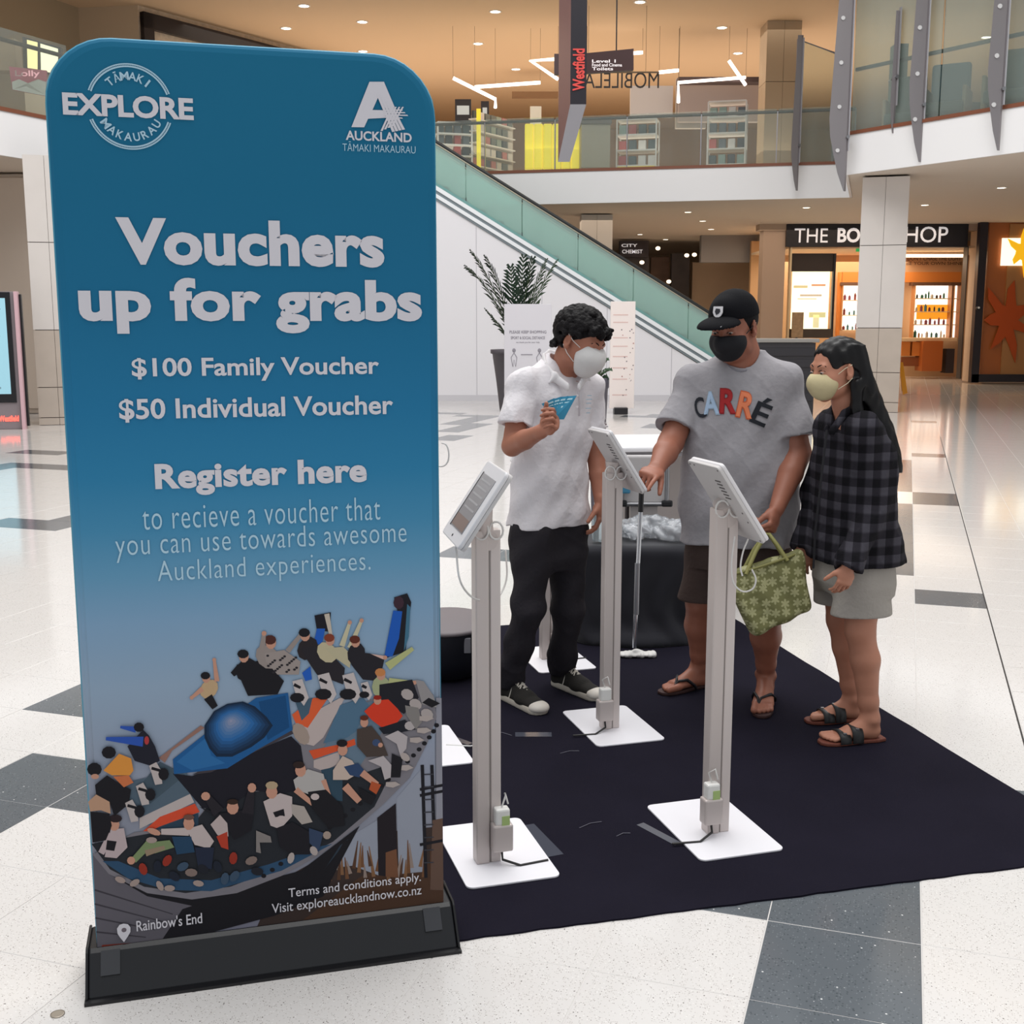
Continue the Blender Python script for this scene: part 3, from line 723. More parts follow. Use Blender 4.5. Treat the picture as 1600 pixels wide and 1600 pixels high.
# riders along the top edge
def rider(fr, x, y, s_, body, hair=BLK, arm=None, arm2=None, legs=None, skin=SKIN, lean=0):
    blob(fr, body, x + lean * .4 * s_, y + 62 * s_, 46 * s_, 58 * s_, lean); blob(fr, skin, x, y, 23 * s_, 29 * s_); blob(fr, hair, x - 4 * s_, y - 12 * s_, 27 * s_, 21 * s_)
    for a in (arm, arm2):
        if a: limb(fr, body if a[4:] == () else a[4], x + a[0] * s_, y + a[1] * s_, x + (a[0] + a[2]) * s_ / 1, y + (a[1] + a[3]) * s_, 14 * s_, 8 * s_); blob(fr, skin, x + (a[0] + a[2]) * s_, y + (a[1] + a[3]) * s_, 11 * s_, 11 * s_)
    if legs: limb(fr, legs, x + 10 * s_, y + 105 * s_, x + 50 * s_, y + 165 * s_, 26 * s_, 18 * s_)
rider('C', 125, 580, 1.1, '#b59a78', arm=(60, 20, -15, -120, SKIN), arm2=(-20, 60, -60, 50, SKIN), legs=BLK, lean=40)
rider('C', 355, 450, 1.3, '#1c1b20', lean=30); pr('C', '#1c1b20', (310, 500), (480, 470), (600, 600), (560, 680), (380, 690), (340, 600)); limb('C', BLK, 330, 520, 285, 560, 24, 16)
rider('C', 520, 365, 1.4, '#8d837f', '#4a2a26', arm=(-40, 40, 10, -80), lean=-40); pr('C', '#938985', (480, 430), (600, 410), (700, 480), (690, 560), (560, 560), (490, 480))
for i in range(22): blob('C', '#2a272c', 500 + (i * 43) % 185, 445 + (i * 29) % 105, 9, 7)
limb('C', '#8d837f', 620, 420, 700, 320, 16, 12); rider('C', 728, 320, 1.3, '#2a2528', arm=None, lean=30); pr('C', '#28252a', (700, 400), (800, 380), (900, 450), (970, 520), (960, 620), (800, 560), (740, 470))
rider('C', 880, 350, 1.2, '#b3a98c', '#7a3a2a', arm=(60, 30, 40, -120, '#b9b398'), arm2=(100, 40, 60, -140, '#b9b398'), lean=-40); pr('C', '#b0a88c', (850, 400), (960, 390), (1010, 440), (1000, 520), (900, 450))
rider('C', 1035, 360, 1.2, '#252329', '#5a2c22', arm=(40, 70, 110, 10, '#c9a69c'), lean=10); pr('C', '#252329', (1000, 420), (1120, 430), (1210, 470), (1180, 600), (1080, 590), (1010, 500))
for x, y, s_ in ((690, 640, 1.0), (850, 610, 1.15), (1000, 610, 1.15), (1095, 640, .7)):   # white seat backs with black harnesses
    pr('C', '#b8afae', (x - 40 * s_, y - 40 * s_), (x + 20 * s_, y - 55 * s_), (x + 60 * s_, y + 60 * s_), (x + 30 * s_, y + 110 * s_), (x - 20 * s_, y + 40 * s_)); blob('C', BLK, x - 10 * s_, y + 60 * s_, 45 * s_, 30 * s_); limb('C', BLK, x - 30 * s_, y - 20 * s_, x + 10 * s_, y, 10, 8)
limb('C', '#a9ad7a', 1230, 510, 1385, 400, 26, 12); rider('C', 1190, 560, 1.2, '#9aa07c', '#b87a4a', arm=(40, 30, 130, 10, '#a9ad7a'))
pr('C', '#202027', (1180, 620), (1380, 590), (1420, 700), (1330, 800), (1180, 700)); pr('C', '#8b8788', (1400, 590), (1450, 600), (1510, 690), (1530, 760), (1440, 740)); pr('C', BLK, (1480, 700), (1550, 735), (1500, 760), (1440, 730))
for x, y in ((1350, 680), (1400, 740), (1470, 800)): blob('C', '#a39a98', x, y, 40, 32, 30)
# rider in the red jacket and the right-hand rim
pr('B', '#c93a24', (900, 110), (1000, 20), (1100, 10), (1180, 90), (1220, 150), (1150, 230), (1040, 240), (960, 180)); blob('B', SKIN, 1010, 20, 32, 36); blob('B', '#8a2418', 1010, -5, 34, 20)
pr('B', '#1e2028', (1020, 250), (1240, 180), (1330, 260), (1180, 290), (1060, 300)); blob('B', '#a8a0a0', 1280, 230, 45, 38); pr('B', '#7c7876', (1240, 60), (1350, 80), (1380, 200), (1330, 260), (1250, 140))
for x, y in ((1420, 170), (1400, 270), (1340, 350), (1250, 580), (1140, 720)): pr('B', '#a79c98', (x - 60, y - 20), (x + 20, y - 25), (x + 60, y), (x, y + 25), (x - 60, y + 15))
pr('B', '#463c38', (840, 260), (960, 230), (1040, 330), (1100, 480), (920, 490), (840, 400)); blob('B', SKIN, 900, 200, 34, 44); blob('B', '#5c2c20', 900, 165, 36, 22); blob('B', '#3a4a6a', 1000, 370, 34, 30); blob('B', SKIN, 1035, 390, 20, 20)
pr('B', '#aca4a6', (1070, 320), (1180, 270), (1260, 320), (1250, 420), (1200, 480), (1170, 380)); pr('B', '#aca4a6', (930, 520), (1060, 480), (1130, 560), (1120, 660), (1070, 680), (1040, 570)); pr('B', BLK, (1130, 460), (1220, 500), (1200, 660), (1120, 660))
blob('B', '#a79c98', 1240, 490, 45, 30, 40); pr('B', '#b9a79c', (640, 600), (720, 480), (800, 520), (860, 620), (760, 680), (640, 680)); blob('B', SKIN, 720, 430, 42, 50); blob('B', BLK, 715, 375, 46, 32)
pr('B', '#2e4263', (730, 570), (850, 540), (900, 600), (860, 660), (780, 640)); limb('B', SKIN, 740, 730, 860, 860, 34, 26); limb('B', SKIN, 880, 620, 1010, 720, 30, 22); pr('B', '#a8502f', (960, 690), (1040, 720), (1000, 800), (940, 760)); pr('B', BLK, (850, 740), (1000, 820), (960, 890), (880, 850))
# the front row
pr('B', '#a9a5a3', (310, 680), (430, 590), (560, 630), (600, 790), (440, 800), (330, 760)); blob('B', SKIN, 370, 600, 46, 56); blob('B', '#2e2220', 355, 555, 50, 30); limb('B', SKIN, 330, 760, 470, 880, 26, 18); limb('B', SKIN, 560, 680, 610, 810, 22, 14)
pr('B', BLK, (430, 780), (580, 760), (720, 900), (740, 1060), (600, 1080), (470, 920)); blob('B', WHT, 490, 820, 36, 28); pr('B', '#33415a', (440, 1080), (560, 1120), (520, 1280), (440, 1200))
pr('B', '#b6a9a8', (60, 860), (200, 790), (300, 820), (300, 980), (200, 1090), (120, 1060)); blob('B', SKIN, 130, 780, 48, 58); blob('B', '#a89478', 130, 725, 52, 34); pr('B', '#a39a94', (290, 880), (400, 900), (470, 1030), (380, 1050), (300, 960))
pr('B', BLK, (140, 950), (230, 920), (240, 980), (160, 990)); blob('B', WHT, 210, 1010, 44, 34); pr('B', '#1e1d23', (170, 1080), (300, 1030), (440, 1110), (450, 1300), (300, 1300), (200, 1240)); blob('B', '#a79c98', 290, 1330, 28, 48, 15); blob('B', '#a79c98', 480, 1270, 30, 42, -30); blob('B', '#9a8a80', 590, 1140, 34, 34)
pr('B', '#7d7775', (0, 1100), (120, 1150), (130, 1200), (30, 1200), (40, 1290), (0, 1280))
pr('A', '#1d1c22', (960, 900), (1130, 960), (1200, 950), (1330, 930), (1420, 950), (1400, 1100), (1260, 1180), (1200, 1080), (1060, 960)); limb('A', '#27242a', 1040, 830, 1130, 950, 30, 50); blob('A', SKIN, 1020, 815, 38, 36); limb('A', '#27242a', 1400, 760, 1370, 960, 26, 50); blob('A', SKIN, 1405, 745, 36, 40); blob('A', SKIN, 1245, 910, 50, 58); blob('A', '#33251f', 1245, 862, 48, 24)
pr('A', '#b1a2a0', (1060, 1050), (1140, 970), (1200, 1040), (1210, 1150), (1120, 1140)); pr('A', '#a93c2a', (1110, 1150), (1200, 1110), (1210, 1260), (1150, 1240))
pr('A', '#b5a8a6', (860, 1090), (990, 1050), (1090, 1190), (1050, 1250), (930, 1220)); limb('A', '#b5a8a6', 880, 1110, 650, 1110, 34, 24); blob('A', SKIN, 880, 1040, 46, 58); blob('A', '#6a4a40', 880, 990, 46, 24); blob('A', SKIN, 590, 1110, 60, 26, 20); pr('A', '#232a3c', (930, 1240), (1090, 1240), (1070, 1420), (960, 1420)); pr('A', '#24405a', (740, 1150), (900, 1150), (930, 1280), (780, 1300))
pr('A', '#74845e', (540, 1200), (720, 1180), (760, 1240), (600, 1290), (500, 1240)); limb('A', '#74845e', 560, 1200, 420, 1350, 34, 26); blob('A', SKIN, 400, 1350, 34, 34); limb('A', '#8c7a66', 520, 1290, 680, 1240, 26, 16)
pr('A', '#b0a0a2', (230, 1090), (340, 1080), (370, 1240), (280, 1330), (180, 1320)); limb('A', '#b0a0a2', 240, 1130, 150, 1290, 34, 26); blob('A', SKIN, 260, 1050, 44, 54); blob('A', '#2a2024', 270, 1000, 56, 34); pr('A', BLK, (200, 1180), (280, 1190), (260, 1270), (190, 1260))
for x, y, a in ((310, 1510, 20), (430, 1535, -30), (640, 1560, 60), (960, 1540, 10), (720, 1580, 0), (570, 1180, 0)): blob('A', '#9a8a84', x, y, 46, 26, a)
for i, (x, y) in enumerate([(620, 1400), (700, 1350), (830, 1400), (900, 1450), (1000, 1420), (1120, 1400), (1250, 1330), (1260, 1480), (1400, 1350), (1450, 1440), (760, 1480), (500, 1420), (1180, 1500)]): blob('A', ['#1f2430', '#8c3024', '#3a4c60', '#7c6c66', '#20222a'][i % 5], x, y, 34, 52, i * 31)
# riders on the left
pr('A', BLK, (60, 940), (220, 960), (240, 1060), (190, 1180), (80, 1200)); pr('A', '#b08c74', (40, 860), (120, 790), (220, 850), (230, 960), (150, 930), (60, 940)); pr('A', BLK, (100, 720), (200, 640), (290, 700), (400, 760), (380, 880), (260, 980), (220, 860), (110, 800))
blob('A', BLK, 95, 590, 62, 56); blob('A', SKIN, 100, 650, 34, 22); pr('A', '#cf8a3e', (170, 600), (300, 460), (400, 500), (420, 600), (390, 640), (240, 640)); pr('A', '#bd6c44', (250, 650), (380, 640), (420, 700), (340, 740)); blob('A', BLK, 215, 450, 60, 52)
pr('A', '#20212c', (370, 400), (500, 260), (550, 310), (600, 400), (640, 520), (560, 560), (430, 520)); limb('A', '#2c50a4', 500, 360, 190, 335, 42, 14); limb('A', '#2c50a4', 440, 260, 310, 238, 26, 10); blob('A', BLK, 465, 240, 44, 40); blob('A', '#a83a3c', 530, 350, 20, 36)
for x, y in ((600, 620), (490, 790), (400, 930)): pr('A', '#b0a6a4', (x - 50, y - 60), (x + 10, y - 90), (x + 50, y - 20), (x + 60, y + 90), (x, y + 100)); blob('A', BLK, x + 70, y + 10, 44, 52); limb('A', BLK, x - 30, y - 40, x + 40, y - 20, 12, 12)
mb = MB(); cols = []
for i, (col, pts) in enumerate(PR):
    w_ = []
    for p in pts:
        s_, z = bsz(*p); w_.append((min(max(s_, .003), BW - .003), max(z, .090)))
    ar = sum(w_[j][0] * w_[(j + 1) % len(w_)][1] - w_[(j + 1) % len(w_)][0] * w_[j][1] for j in range(len(w_)))
    if ar < 0: w_ = w_[::-1]
    mb.add([bw(s_, z, .0006 + .000018 * i) for s_, z in w_], [tuple(range(len(w_)))]); cols.append(col)
mp = mat('ride_print', '#808080', rough=.75, spec=.2); nt, b = nodes(mp); at = nt.nodes.new('ShaderNodeAttribute'); at.attribute_name = 'ink'; nt.links.new(at.outputs['Color'], b.inputs['Base Color'])
o = mb.build('printed_picture', mp, ban); ca = o.data.color_attributes.new('ink', 'FLOAT_COLOR', 'CORNER'); arr = []
for p, c in zip(o.data.polygons, cols): arr += list(lin(c)) * len(p.vertices)
ca.data.foreach_set('color', arr)
# ================================================================ MAT, KIOSKS, TABLE AND THE THINGS ON THE FLOOR
mm = mat('black_mat', '#1b1924', rough=.95, spec=.08, bump=.25, bscale=420, var=.12, vscale=2.5, sheen=.0)
ma = (-.42, 2.812); mbb = (1.872, 3.392); mc = (1.19, 6.46); md = (-1.17, 5.86)
random.seed(3)
def edge(a, b, n, j):
    out = []
    for i in range(n):
        t = i / n; d = Vector((b[0] - a[0], b[1] - a[1])); nn = Vector((-d.y, d.x)).normalized()
        k = random.uniform(-j, j); out.append((a[0] + d.x * t + nn.x * k, a[1] + d.y * t + nn.y * k))
    return out
poly = edge(ma, mbb, 46, .0035) + edge(mbb, mc, 24, .003) + edge(mc, md, 24, .003) + edge(md, ma, 24, .003)
mt = thing('floor_mat', 'large black carpet mat under the tablet stands and the people', 'mat', (0.3, 4.5, 0))
m_ = MB(); m_.prism([(x, y, .0002) for x, y in poly], (0, 0, .0055)); m_.build('carpet', mm, mt)
M_TAPE = mat('clear_tape', '#4a4c56', rough=.12, spec=.8)
for (x0, y0, x1, y1, w) in ((822, 1292, 868, 1340, .055), (805, 1150, 862, 1150, .05), (1000, 1290, 1060, 1322, .03), (694, 1150, 735, 1165, .03)):
    a, b = G(x0, y0), G(x1, y1); d = (b - a); c = (a + b) / 2
    mb = MB(); mb.box((c.x, c.y, .0065), (d.length, w, .0006), rz=math.atan2(d.y, d.x)); mb.build('tape_strip', M_TAPE, mt)
for (x0, y0, x1, y1) in ((875, 1180, 905, 1176), (905, 1297, 940, 1287), (963, 1310, 985, 1305), (770, 1146, 800, 1152)):
    a, b = G(x0, y0), G(x1, y1); mb = MB(); mb.tube([Vector((a.x, a.y, .007)), Vector(((a.x + b.x) / 2, (a.y + b.y) / 2 + .01, .008)), Vector((b.x, b.y, .007))], .0015, 5); mb.build('crease', mat('crease_grey', '#5c5a66', rough=.3), mt)

M_POW = mat('powder_white', '#eceaef', rough=.35, spec=.5)
M_ALU = mat('pale_aluminium', '#c6bbb7', rough=.38, metal=.15)
M_SLOT = mat('slot_shadow', '#8d8683', rough=.5)
M_CASE = mat('tablet_case_white', '#dedbdd', rough=.3)
M_CABLE = mat('white_cable', '#d9d6d3', rough=.45)
def kiosk(lab, base, post, ztop, panel, tilt_px=None, front=None, pw=.078, pd=.05, box=True, boxside=-1, green=True, extra=None):
    """base: centre x,y; post: x,y; panel: three corners (far top, near top, far bottom)"""
    o = thing('tablet_stand', lab, 'tablet stand', (post[0], post[1], 0), group='white tablet stands')
    a = math.radians(16.4)
    mb = MB(); c = Vector((base[0], base[1], 0)); ex = Vector((math.cos(a), math.sin(a), 0)); ey = Vector((-math.sin(a), math.cos(a), 0))
    mb.prism([c + ex * p[0] + ey * p[1] + UP * .0062 for p in rrect(.285, .43, .022)], UP * .006); mb.build('base_plate', M_POW, o, bevel=.0015)
    P = Vector((post[0], post[1], 0))
    mb = MB(); mb.box(P + UP * (ztop / 2 + .006), (pw * .52, pd, ztop - .012), rz=a)
    mb.v = [(x, y, z) for x, y, z in [tuple(Vector(v) - ex * pw * .24) for v in mb.v]]; n = len(mb.v)
    mb.build('post', M_ALU, o, bevel=.004)
    mb = MB(); mb.box(P + ex * pw * .29 + UP * (ztop / 2 + .006), (pw * .40, pd * .8, ztop - .012), rz=a); mb.build('cable_channel', mat('channel_cream', '#cfc4c0', rough=.4), o, bevel=.003)
    mb = MB(); mb.box(P + ex * pw * .045 + UP * (ztop / 2), (.006, pd * .7, ztop - .02), rz=a); mb.build('groove', M_SLOT, o)
    if box:
        mb = MB(); q = P + ex * boxside * .035 - ey * (pd / 2 + .012); mb.box(q + UP * .10, (.062, .045, .085), rz=a); h = mb.build('adapter_holder', M_ALU, o, bevel=.006)
        mb = MB(); mb.box(q + UP * .165 , (.044, .036, .052), rz=a); ad = mb.build('power_adapter', mat('adapter_white', '#e6e4e0', rough=.35), h, bevel=.006)
        if green:
            mb = MB(); mb.box(q + ex * .008 + UP * .155 - ey * .0185, (.024, .002, .03), rz=a); mb.build('green_sticker', mat('sticker_green', '#a9c07a', rough=.5), h)
        mb = MB(); mb.tube([q + UP * .06, q + UP * .03 - ey * .01, q + UP * .014 - ey * .03 + ex * boxside * .05, q + UP * .014 + ex * boxside * .14 - ey * .02], .004, 6); mb.build('power_cable', mat('black_cable', '#2a2828', rough=.5), o)
        mb = MB(); mb.tube([q + UP * .19, q + UP * .225 + ex * boxside * .012, q + UP * .235 + ex * .01, q + UP * .20 + ex * .02], .0028, 6); mb.build('charge_cable', M_CABLE, o)
    # tilted tablet enclosure
    A, B, C = [Vector(p) for p in panel]; u = (B - A); v = (C - A); w, l = u.length, v.length
    u.normalize(); v = (v - u * v.dot(u)); l = v.length; v.normalize(); n = u.cross(v)
    if n.z < 0: n = -n
    O = A + u * w / 2 + v * l / 2
    mb = MB(); mb.prism([O + u * p[0] + v * p[1] - n * .011 for p in rrect(w, l, .014)], n * .011); mb.build('enclosure_back', mat('case_back', '#c9c5c4', rough=.4), o, bevel=.002)
    mb = MB(); mb.prism([O + u * p[0] + v * p[1] for p in rrect(w, l, .014)], n * .013); mb.build('enclosure', M_CASE, o, bevel=.004)
    mb = MB(); mb.box((0, 0, 0), (.001, .001, .001)); mb = MB()
    R = Matrix((u, v, n)).transposed()
    mb.box(O + n * .0137 , (w * .66, l * .70, .0016), R=R); sc = mb.build('screen', mat('screen_glass', '#8f8d90', rough=.15, spec=.6), o)
    mb = MB(); mb.box(O + n * .0147 + v * l * .26, (w * .62, l * .15, .0006), R=R); mb.build('screen_footer', mat('screen_brown', '#85736d', rough=.2), sc)
    for i in range(5):
        mb = MB(); mb.box(O + n * .0147 + v * l * (-.28 + i * .09), (w * .5, l * .022, .0006), R=R); mb.build('screen_row', mat('screen_row', '#a5a4a6', rough=.25), sc)
    mb = MB(); mb.box(O + n * .0143 - u * w * .335, (w * .02, l * .72, .002), R=R); mb.build('screen_edge', M_BLACK, o)
    mb = MB(); mb.cyl(O + n * .013 + v * l * .43, O + n * .0142 + v * l * .43, .004, seg=10); mb.build('camera_dot', M_BLACK, o)
    mb = MB(); 
    for i in range(6): mb.box(O - n * .0118 + v * l * (-.3 + i * .045) + u * w * .22, (w * .16, .004, .0012), R=R)
    mb.build('vent_slot', mat('vent_dark', '#5d5958', rough=.6), o, kind='stuff')
    mb = MB()
    for a_, b_ in ((-.44, -.46), (-.30, -.46), (.44, -.46), (-.44, .46), (.44, .46), (.40, .10), (.40, .22), (-.2, .3)): mb.cyl(O - n * .0112 + u * w * a_ + v * l * b_, O - n * .0124 + u * w * a_ + v * l * b_, .0028, seg=8)
    mb.build('screw', mat('vent_dark', '#5d5958'), o, kind='stuff')
    top = P + UP * ztop; hb = O - n * .016
    mb = MB(); mb.cyl(top - UP * .03 - ey * .024, top - UP * .03 + ey * .024, .03, seg=18); mb.build('tilt_joint', M_ALU, o, bevel=.002)
    mb = MB(); mb.tube([top - UP * .03, (top - UP * .01 + hb) / 2, hb], [.024, .026, .034], 12); mb.build('bracket', M_ALU, o)
    for s_ in (-1, 1):
        mb = MB(); c0 = top + UP * .0 + ex * s_ * .022 - ey * .03
        mb.tube([c0 + Vector((math.cos(t) * .020, -.004 * s_, math.sin(t) * .026)) for t in [2 * math.pi * i / 14 for i in range(14)]], .0032, 6, closed=True); mb.build('cable_loop', M_CABLE, o)
    if extra: extra(o, O, u, v, n, w, l)
    return o
def smoothed(pts, k=5):
    p = [Vector(q) for q in pts]; p = [p[0] * 2 - p[1]] + p + [p[-1] * 2 - p[-2]]; out = []
    for i in range(1, len(p) - 2):
        for j in range(k):
            t = j / k; out.append(.5 * ((2 * p[i]) + (p[i+1] - p[i-1]) * t + (2 * p[i-1] - 5 * p[i] + 4 * p[i+1] - p[i+2]) * t * t + (3 * p[i] - p[i-1] - 3 * p[i+1] + p[i+2]) * t ** 3))
    return out + [p[-2]]
def sag(p0, p1, dip, n=12, side=None):
    p0, p1 = Vector(p0), Vector(p1); out = []
    for i in range(n + 1):
        t = i / n; q = p0.lerp(p1, t) - UP * dip * 4 * t * (1 - t)
        if side is not None: q += Vector(side) * math.sin(math.pi * t)
        out.append(q)
    return out
def panel3(A, B, az, th, L):
    az, th = math.radians(az), math.radians(th)
    return A, B, A + Vector((math.cos(az) * math.cos(th), math.sin(az) * math.cos(th), -math.sin(th))) * L
def hang1(o, O, u, v, n, w, l):
    a = O + v * l * .5 - n * .01; mb = MB()
    mb.tube(smoothed([a, V(717, 900, 3.2), V(729, 925, 3.24), V(747, 937, 3.3), V(772, 936, 3.36), V(784, 925, 3.4), V(792, 900, 3.42), V(790, 860, 3.42)]), .003, 6); mb.build('hanging_cable', M_CABLE, o)
kiosk('white tablet stand nearest the blue banner, its screen facing left', (-.052, 3.40), (-.075, 3.335), 1.03, (V(768, 722, 3.43), V(798, 742, 3.21), V(702, 841, 3.345)), boxside=1, extra=hang1)
A2, B2 = V(920, 668, 4.60), V(952, 675, 4.40)
kiosk('white tablet stand in the middle, seen from behind, touched by the man in grey', (.405, 4.545), (.392, 4.515), 1.045, panel3(A2, B2, 16, 57, .285), boxside=-1, green=False, pw=.072)
def hang3(o, O, u, v, n, w, l):
    for k_, pts in enumerate(((( 1148, 838), (1143, 880), (1146, 910), (1160, 924), (1176, 920), (1181, 905), (1175, 890)), ((1169, 842), (1161, 862), (1157, 885), (1160, 900)))):
        mb = MB(); mb.tube(smoothed([V(px, py, 3.5 - .005 * i) for i, (px, py) in enumerate(pts)]), .0026, 6); mb.build('hanging_cable', M_CABLE, o)
A3, B3 = V(1077, 716, 3.62), V(1126, 728, 3.41)
kiosk('white tablet stand on the right, seen from behind, in front of the green bag', (.648, 3.576), (.652, 3.545), 1.06, panel3(A3, B3, 16, 56, .285), boxside=-1, extra=hang3)
kiosk('white tablet stand standing behind the legs of the man in white', (.205, 5.50), (.175, 5.50), 1.03, (Vector((.12, 5.6, 1.16)), Vector((.165, 5.38, 1.16)), Vector((.0, 5.56, .96))), boxside=1, green=False)
kiosk('white tablet stand half hidden behind the blue banner', (-.335, 4.30), (-.37, 4.33), 1.03, (Vector((-.42, 4.42, 1.16)), Vector((-.36, 4.21, 1.16)), Vector((-.55, 4.38, .95))), boxside=-1, green=False)
mb = MB(); a = G(697, 1164, .012); b = G(735, 1166, .012); mb.tube([a, b, G(760, 1160, .008)], .0035, 6); cb = mb.build('cable', M_CABLE); tag(cb, 'thin white cable lying on the mat beside the hidden tablet stand', 'cable')
mb = MB(); mb.tube(smoothed([V(690, 692, 4.2), V(697, 695, 4.2), V(701, 706, 4.2), V(700, 720, 4.2), V(693, 728, 4.2), V(680, 728, 4.2)]), .003, 6)
cb = mb.build('cable', M_CABLE, [x for x in COL.objects if x.get('label', '').startswith('white tablet stand half')][0])

# low round black tub with a grey lid
t = thing('round_tub', 'low round black tub with a grey flat lid, half behind the banner', 'tub', (-.30, 5.30, 0))
MB().lathe((0, 0, 0), [(.12, .006), (.15, .02), (.18, .10), (.196, .20), (.20, .235)], 32, sx=1.0, sy=1.25).build('tub_body', mat('tub_black', '#1d1e26', rough=.5), t, local=True)
MB().lathe((0, 0, 0), [(.188, .235), (.202, .238), (.202, .250), (.188, .256), (.002, .258)], 32, sx=1.0, sy=1.25).build('lid', mat('lid_grey', '#6f686b', rough=.6), t, local=True)
MB().box((.10, -.215, .19), (.03, .012, .07)).build('clasp', mat('clasp_grey', '#77767c', rough=.4), t, local=True, bevel=.003)

# white folding table, black cloth, plastic bags, aluminium case, mop
M_TBL = mat('table_white', '#ecebee', rough=.3)
tb = thing('folding_table', 'white folding table behind the people, with a grey edge', 'table', (1.04, 6.75, 0), math.radians(6))
MB().box((0, 0, .935), (.98, .72, .03)).build('tabletop', M_TBL, tb, local=True, bevel=.01)
MB().box((0, 0, .905), (.95, .68, .028)).build('table_edge', mat('table_grey', '#9a9799', rough=.5), tb, local=True, bevel=.006)
for sx_ in (-.43, .43):
    for sy_ in (-.28, .28):
        mb = MB(); mb.tube([(sx_, sy_, .9), (sx_ * 1.02, sy_ * 1.1, .006)], .014, 8); mb.build('leg', mat('leg_dark', '#3a3334', rough=.4), tb, local=True)
pb = thing('partition_board', 'tall plain grey white board standing under the white table', 'board', (.97, 6.98, 0), math.radians(6))
MB().box((-.02, 0, .46), (.92, .03, .86)).build('board', mat('board_grey', '#b9b0ad', rough=.6), pb, local=True, bevel=.006)
MB().box((-.02, .0, .02), (.94, .05, .03)).build('board_foot', mat('board_foot', '#8f8a88', rough=.5), pb, local=True)
cs = thing('aluminium_case', 'pale metal edged case with black corners leaning behind the tablet stand', 'case', (0.88, 6.33, 0))
cx0, cz0 = V(1030, 742, 6.3), V(985, 788, 6.3)
A = V(972, 712, 6.3); B = V(1042, 788, 6.3)
mb = MB(); mb.box(((A.x + B.x) / 2, 6.33, (A.z + B.z) / 2), (B.x - A.x, .05, A.z - B.z)); mb.build('case_shell', mat('case_pale', '#b7b3b3', rough=.4), cs, bevel=.012)
for p, q in (((A.x, B.z), (B.x, B.z)), ((B.x, B.z), (B.x, A.z)), ((A.x, A.z), (A.x, B.z))):
    mb = MB(); mb.tube([(p[0], 6.30, p[1]), (q[0], 6.30, q[1])], .012, 8); mb.build('case_edge', M_STEEL, cs)
for x_ in (A.x, B.x):
    mb = MB(); mb.box((x_, 6.295, B.z + .005), (.06, .03, .035)); mb.build('case_corner', M_BLACK, cs, bevel=.008)
mb = MB(); mb.box((A.x + .02, 6.28, (A.z + B.z) / 2 - .01), (.05, .03, .12)); mb.build('blue_label', mat('label_blue', '#3f7f9e', rough=.4), cs, bevel=.008)
mb = MB(); mb.box(((A.x + B.x) / 2, 6.33, B.z / 2 + .01), (B.x - A.x - .1, .05, B.z - .03)); mb.build('case_stand', mat('case_stand', '#a39c9a', rough=.5), cs)
# low crate under a draped black cloth
rng = np.random.default_rng(11)
s = SD((.18, 5.60, -.02), (1.12, 6.33, .62), .012)
s.box((.64, 6.0, .24), (.31, .24, .27), rnd=.05)
def folds(X, Y, Z): return .013 * np.sin(X * 42 + 3 * np.sin(Z * 9) + Z * 6) * np.clip((.5 - Z) * 2.2, 0, 1) + .012 * np.sin(Y * 40 + X * 8 + 2 * np.sin(Z * 7)) * np.clip((.5 - Z) * 2.2, 0, 1)
s.disp(folds); s.ell((.64, 5.97, .02), (.37, .29, .10), k=.06); s.cut((0, 0, .004), (0, 0, -1))
o = s.mesh('draped_cloth', mat('cloth_black', '#16161f', rough=.85, sheen=.2)); tag(o, 'black cloth draped to the floor over a low crate behind the stands', 'cloth')
s = SD((.30, 5.60, .46), (1.05, 6.15, .78), .009)
random.seed(5)
for i in range(26):
    x, y = random.uniform(.60, .90), random.uniform(5.86, 6.08); s.ell((x, y, .53 + random.uniform(0, .05)), (random.uniform(.05, .10), random.uniform(.04, .08), random.uniform(.02, .05)), R=rotm(random.uniform(0, 180), random.uniform(-30, 30), random.uniform(-30, 30)), k=.008)
s.disp(lambda X, Y, Z: .006 * np.sin(X * 130 + 3 * np.sin(Y * 60)) * np.sin(Y * 110 + Z * 80)); s.cut((0, 0, .517), (0, 0, -1))
o = s.mesh('plastic_bags', mat('bag_plastic', '#c6cad0', rough=.15, trans=.55, spec=.6, alpha=.8)); tag(o, 'crumpled pale plastic bags heaped on the black cloth', 'bag')
for i, (x, y, c) in enumerate(((.525, 5.84, '#a9c8d2'), (.44, 5.86, '#c6d3d8'))):
    b = thing('water_bottle', ['clear plastic bottle with a blue base standing right on the black cloth', 'clear plastic bottle standing left on the black cloth'][i], 'bottle', (x, y, .522), group='clear bottles')
    MB().lathe((0, 0, 0), [(.03, 0), (.034, .01), (.034, .15), (.028, .18), (.013, .20), (.013, .215)], 18).build('bottle_body', mat('pet_%d' % i, c, rough=.05, trans=.75, ior=1.3), b, local=True)
    MB().cyl((0, 0, .215), (0, 0, .235), .015, seg=14).build('cap', mat('cap_blue', '#7fa9bb', rough=.4), b, local=True)
mo = thing('mop', 'chrome poled mop with a flat white foot standing on the mat', 'mop', tuple(G(995, 1030)))
y0 = G(995, 1030).y
mb = MB(); mb.tube([V(1003, 752, y0 + .05), V(1001, 800, y0 + .04)], .013, 10); mb.build('grip', M_BLACK, mo)
mb = MB(); mb.tube([V(1001, 796, y0 + .04), V(996, 900, y0 + .02), V(991, 1012, y0)], .011, 10); mb.build('pole', mat('chrome', '#c9ccd2', rough=.12, metal=.9), mo)
mb = MB(); mb.tube([V(996, 880, y0 + .02), V(994, 960, y0 + .01)], .0135, 10); mb.build('sleeve', mat('sleeve_grey', '#8b8c92', rough=.25, metal=.6), mo)
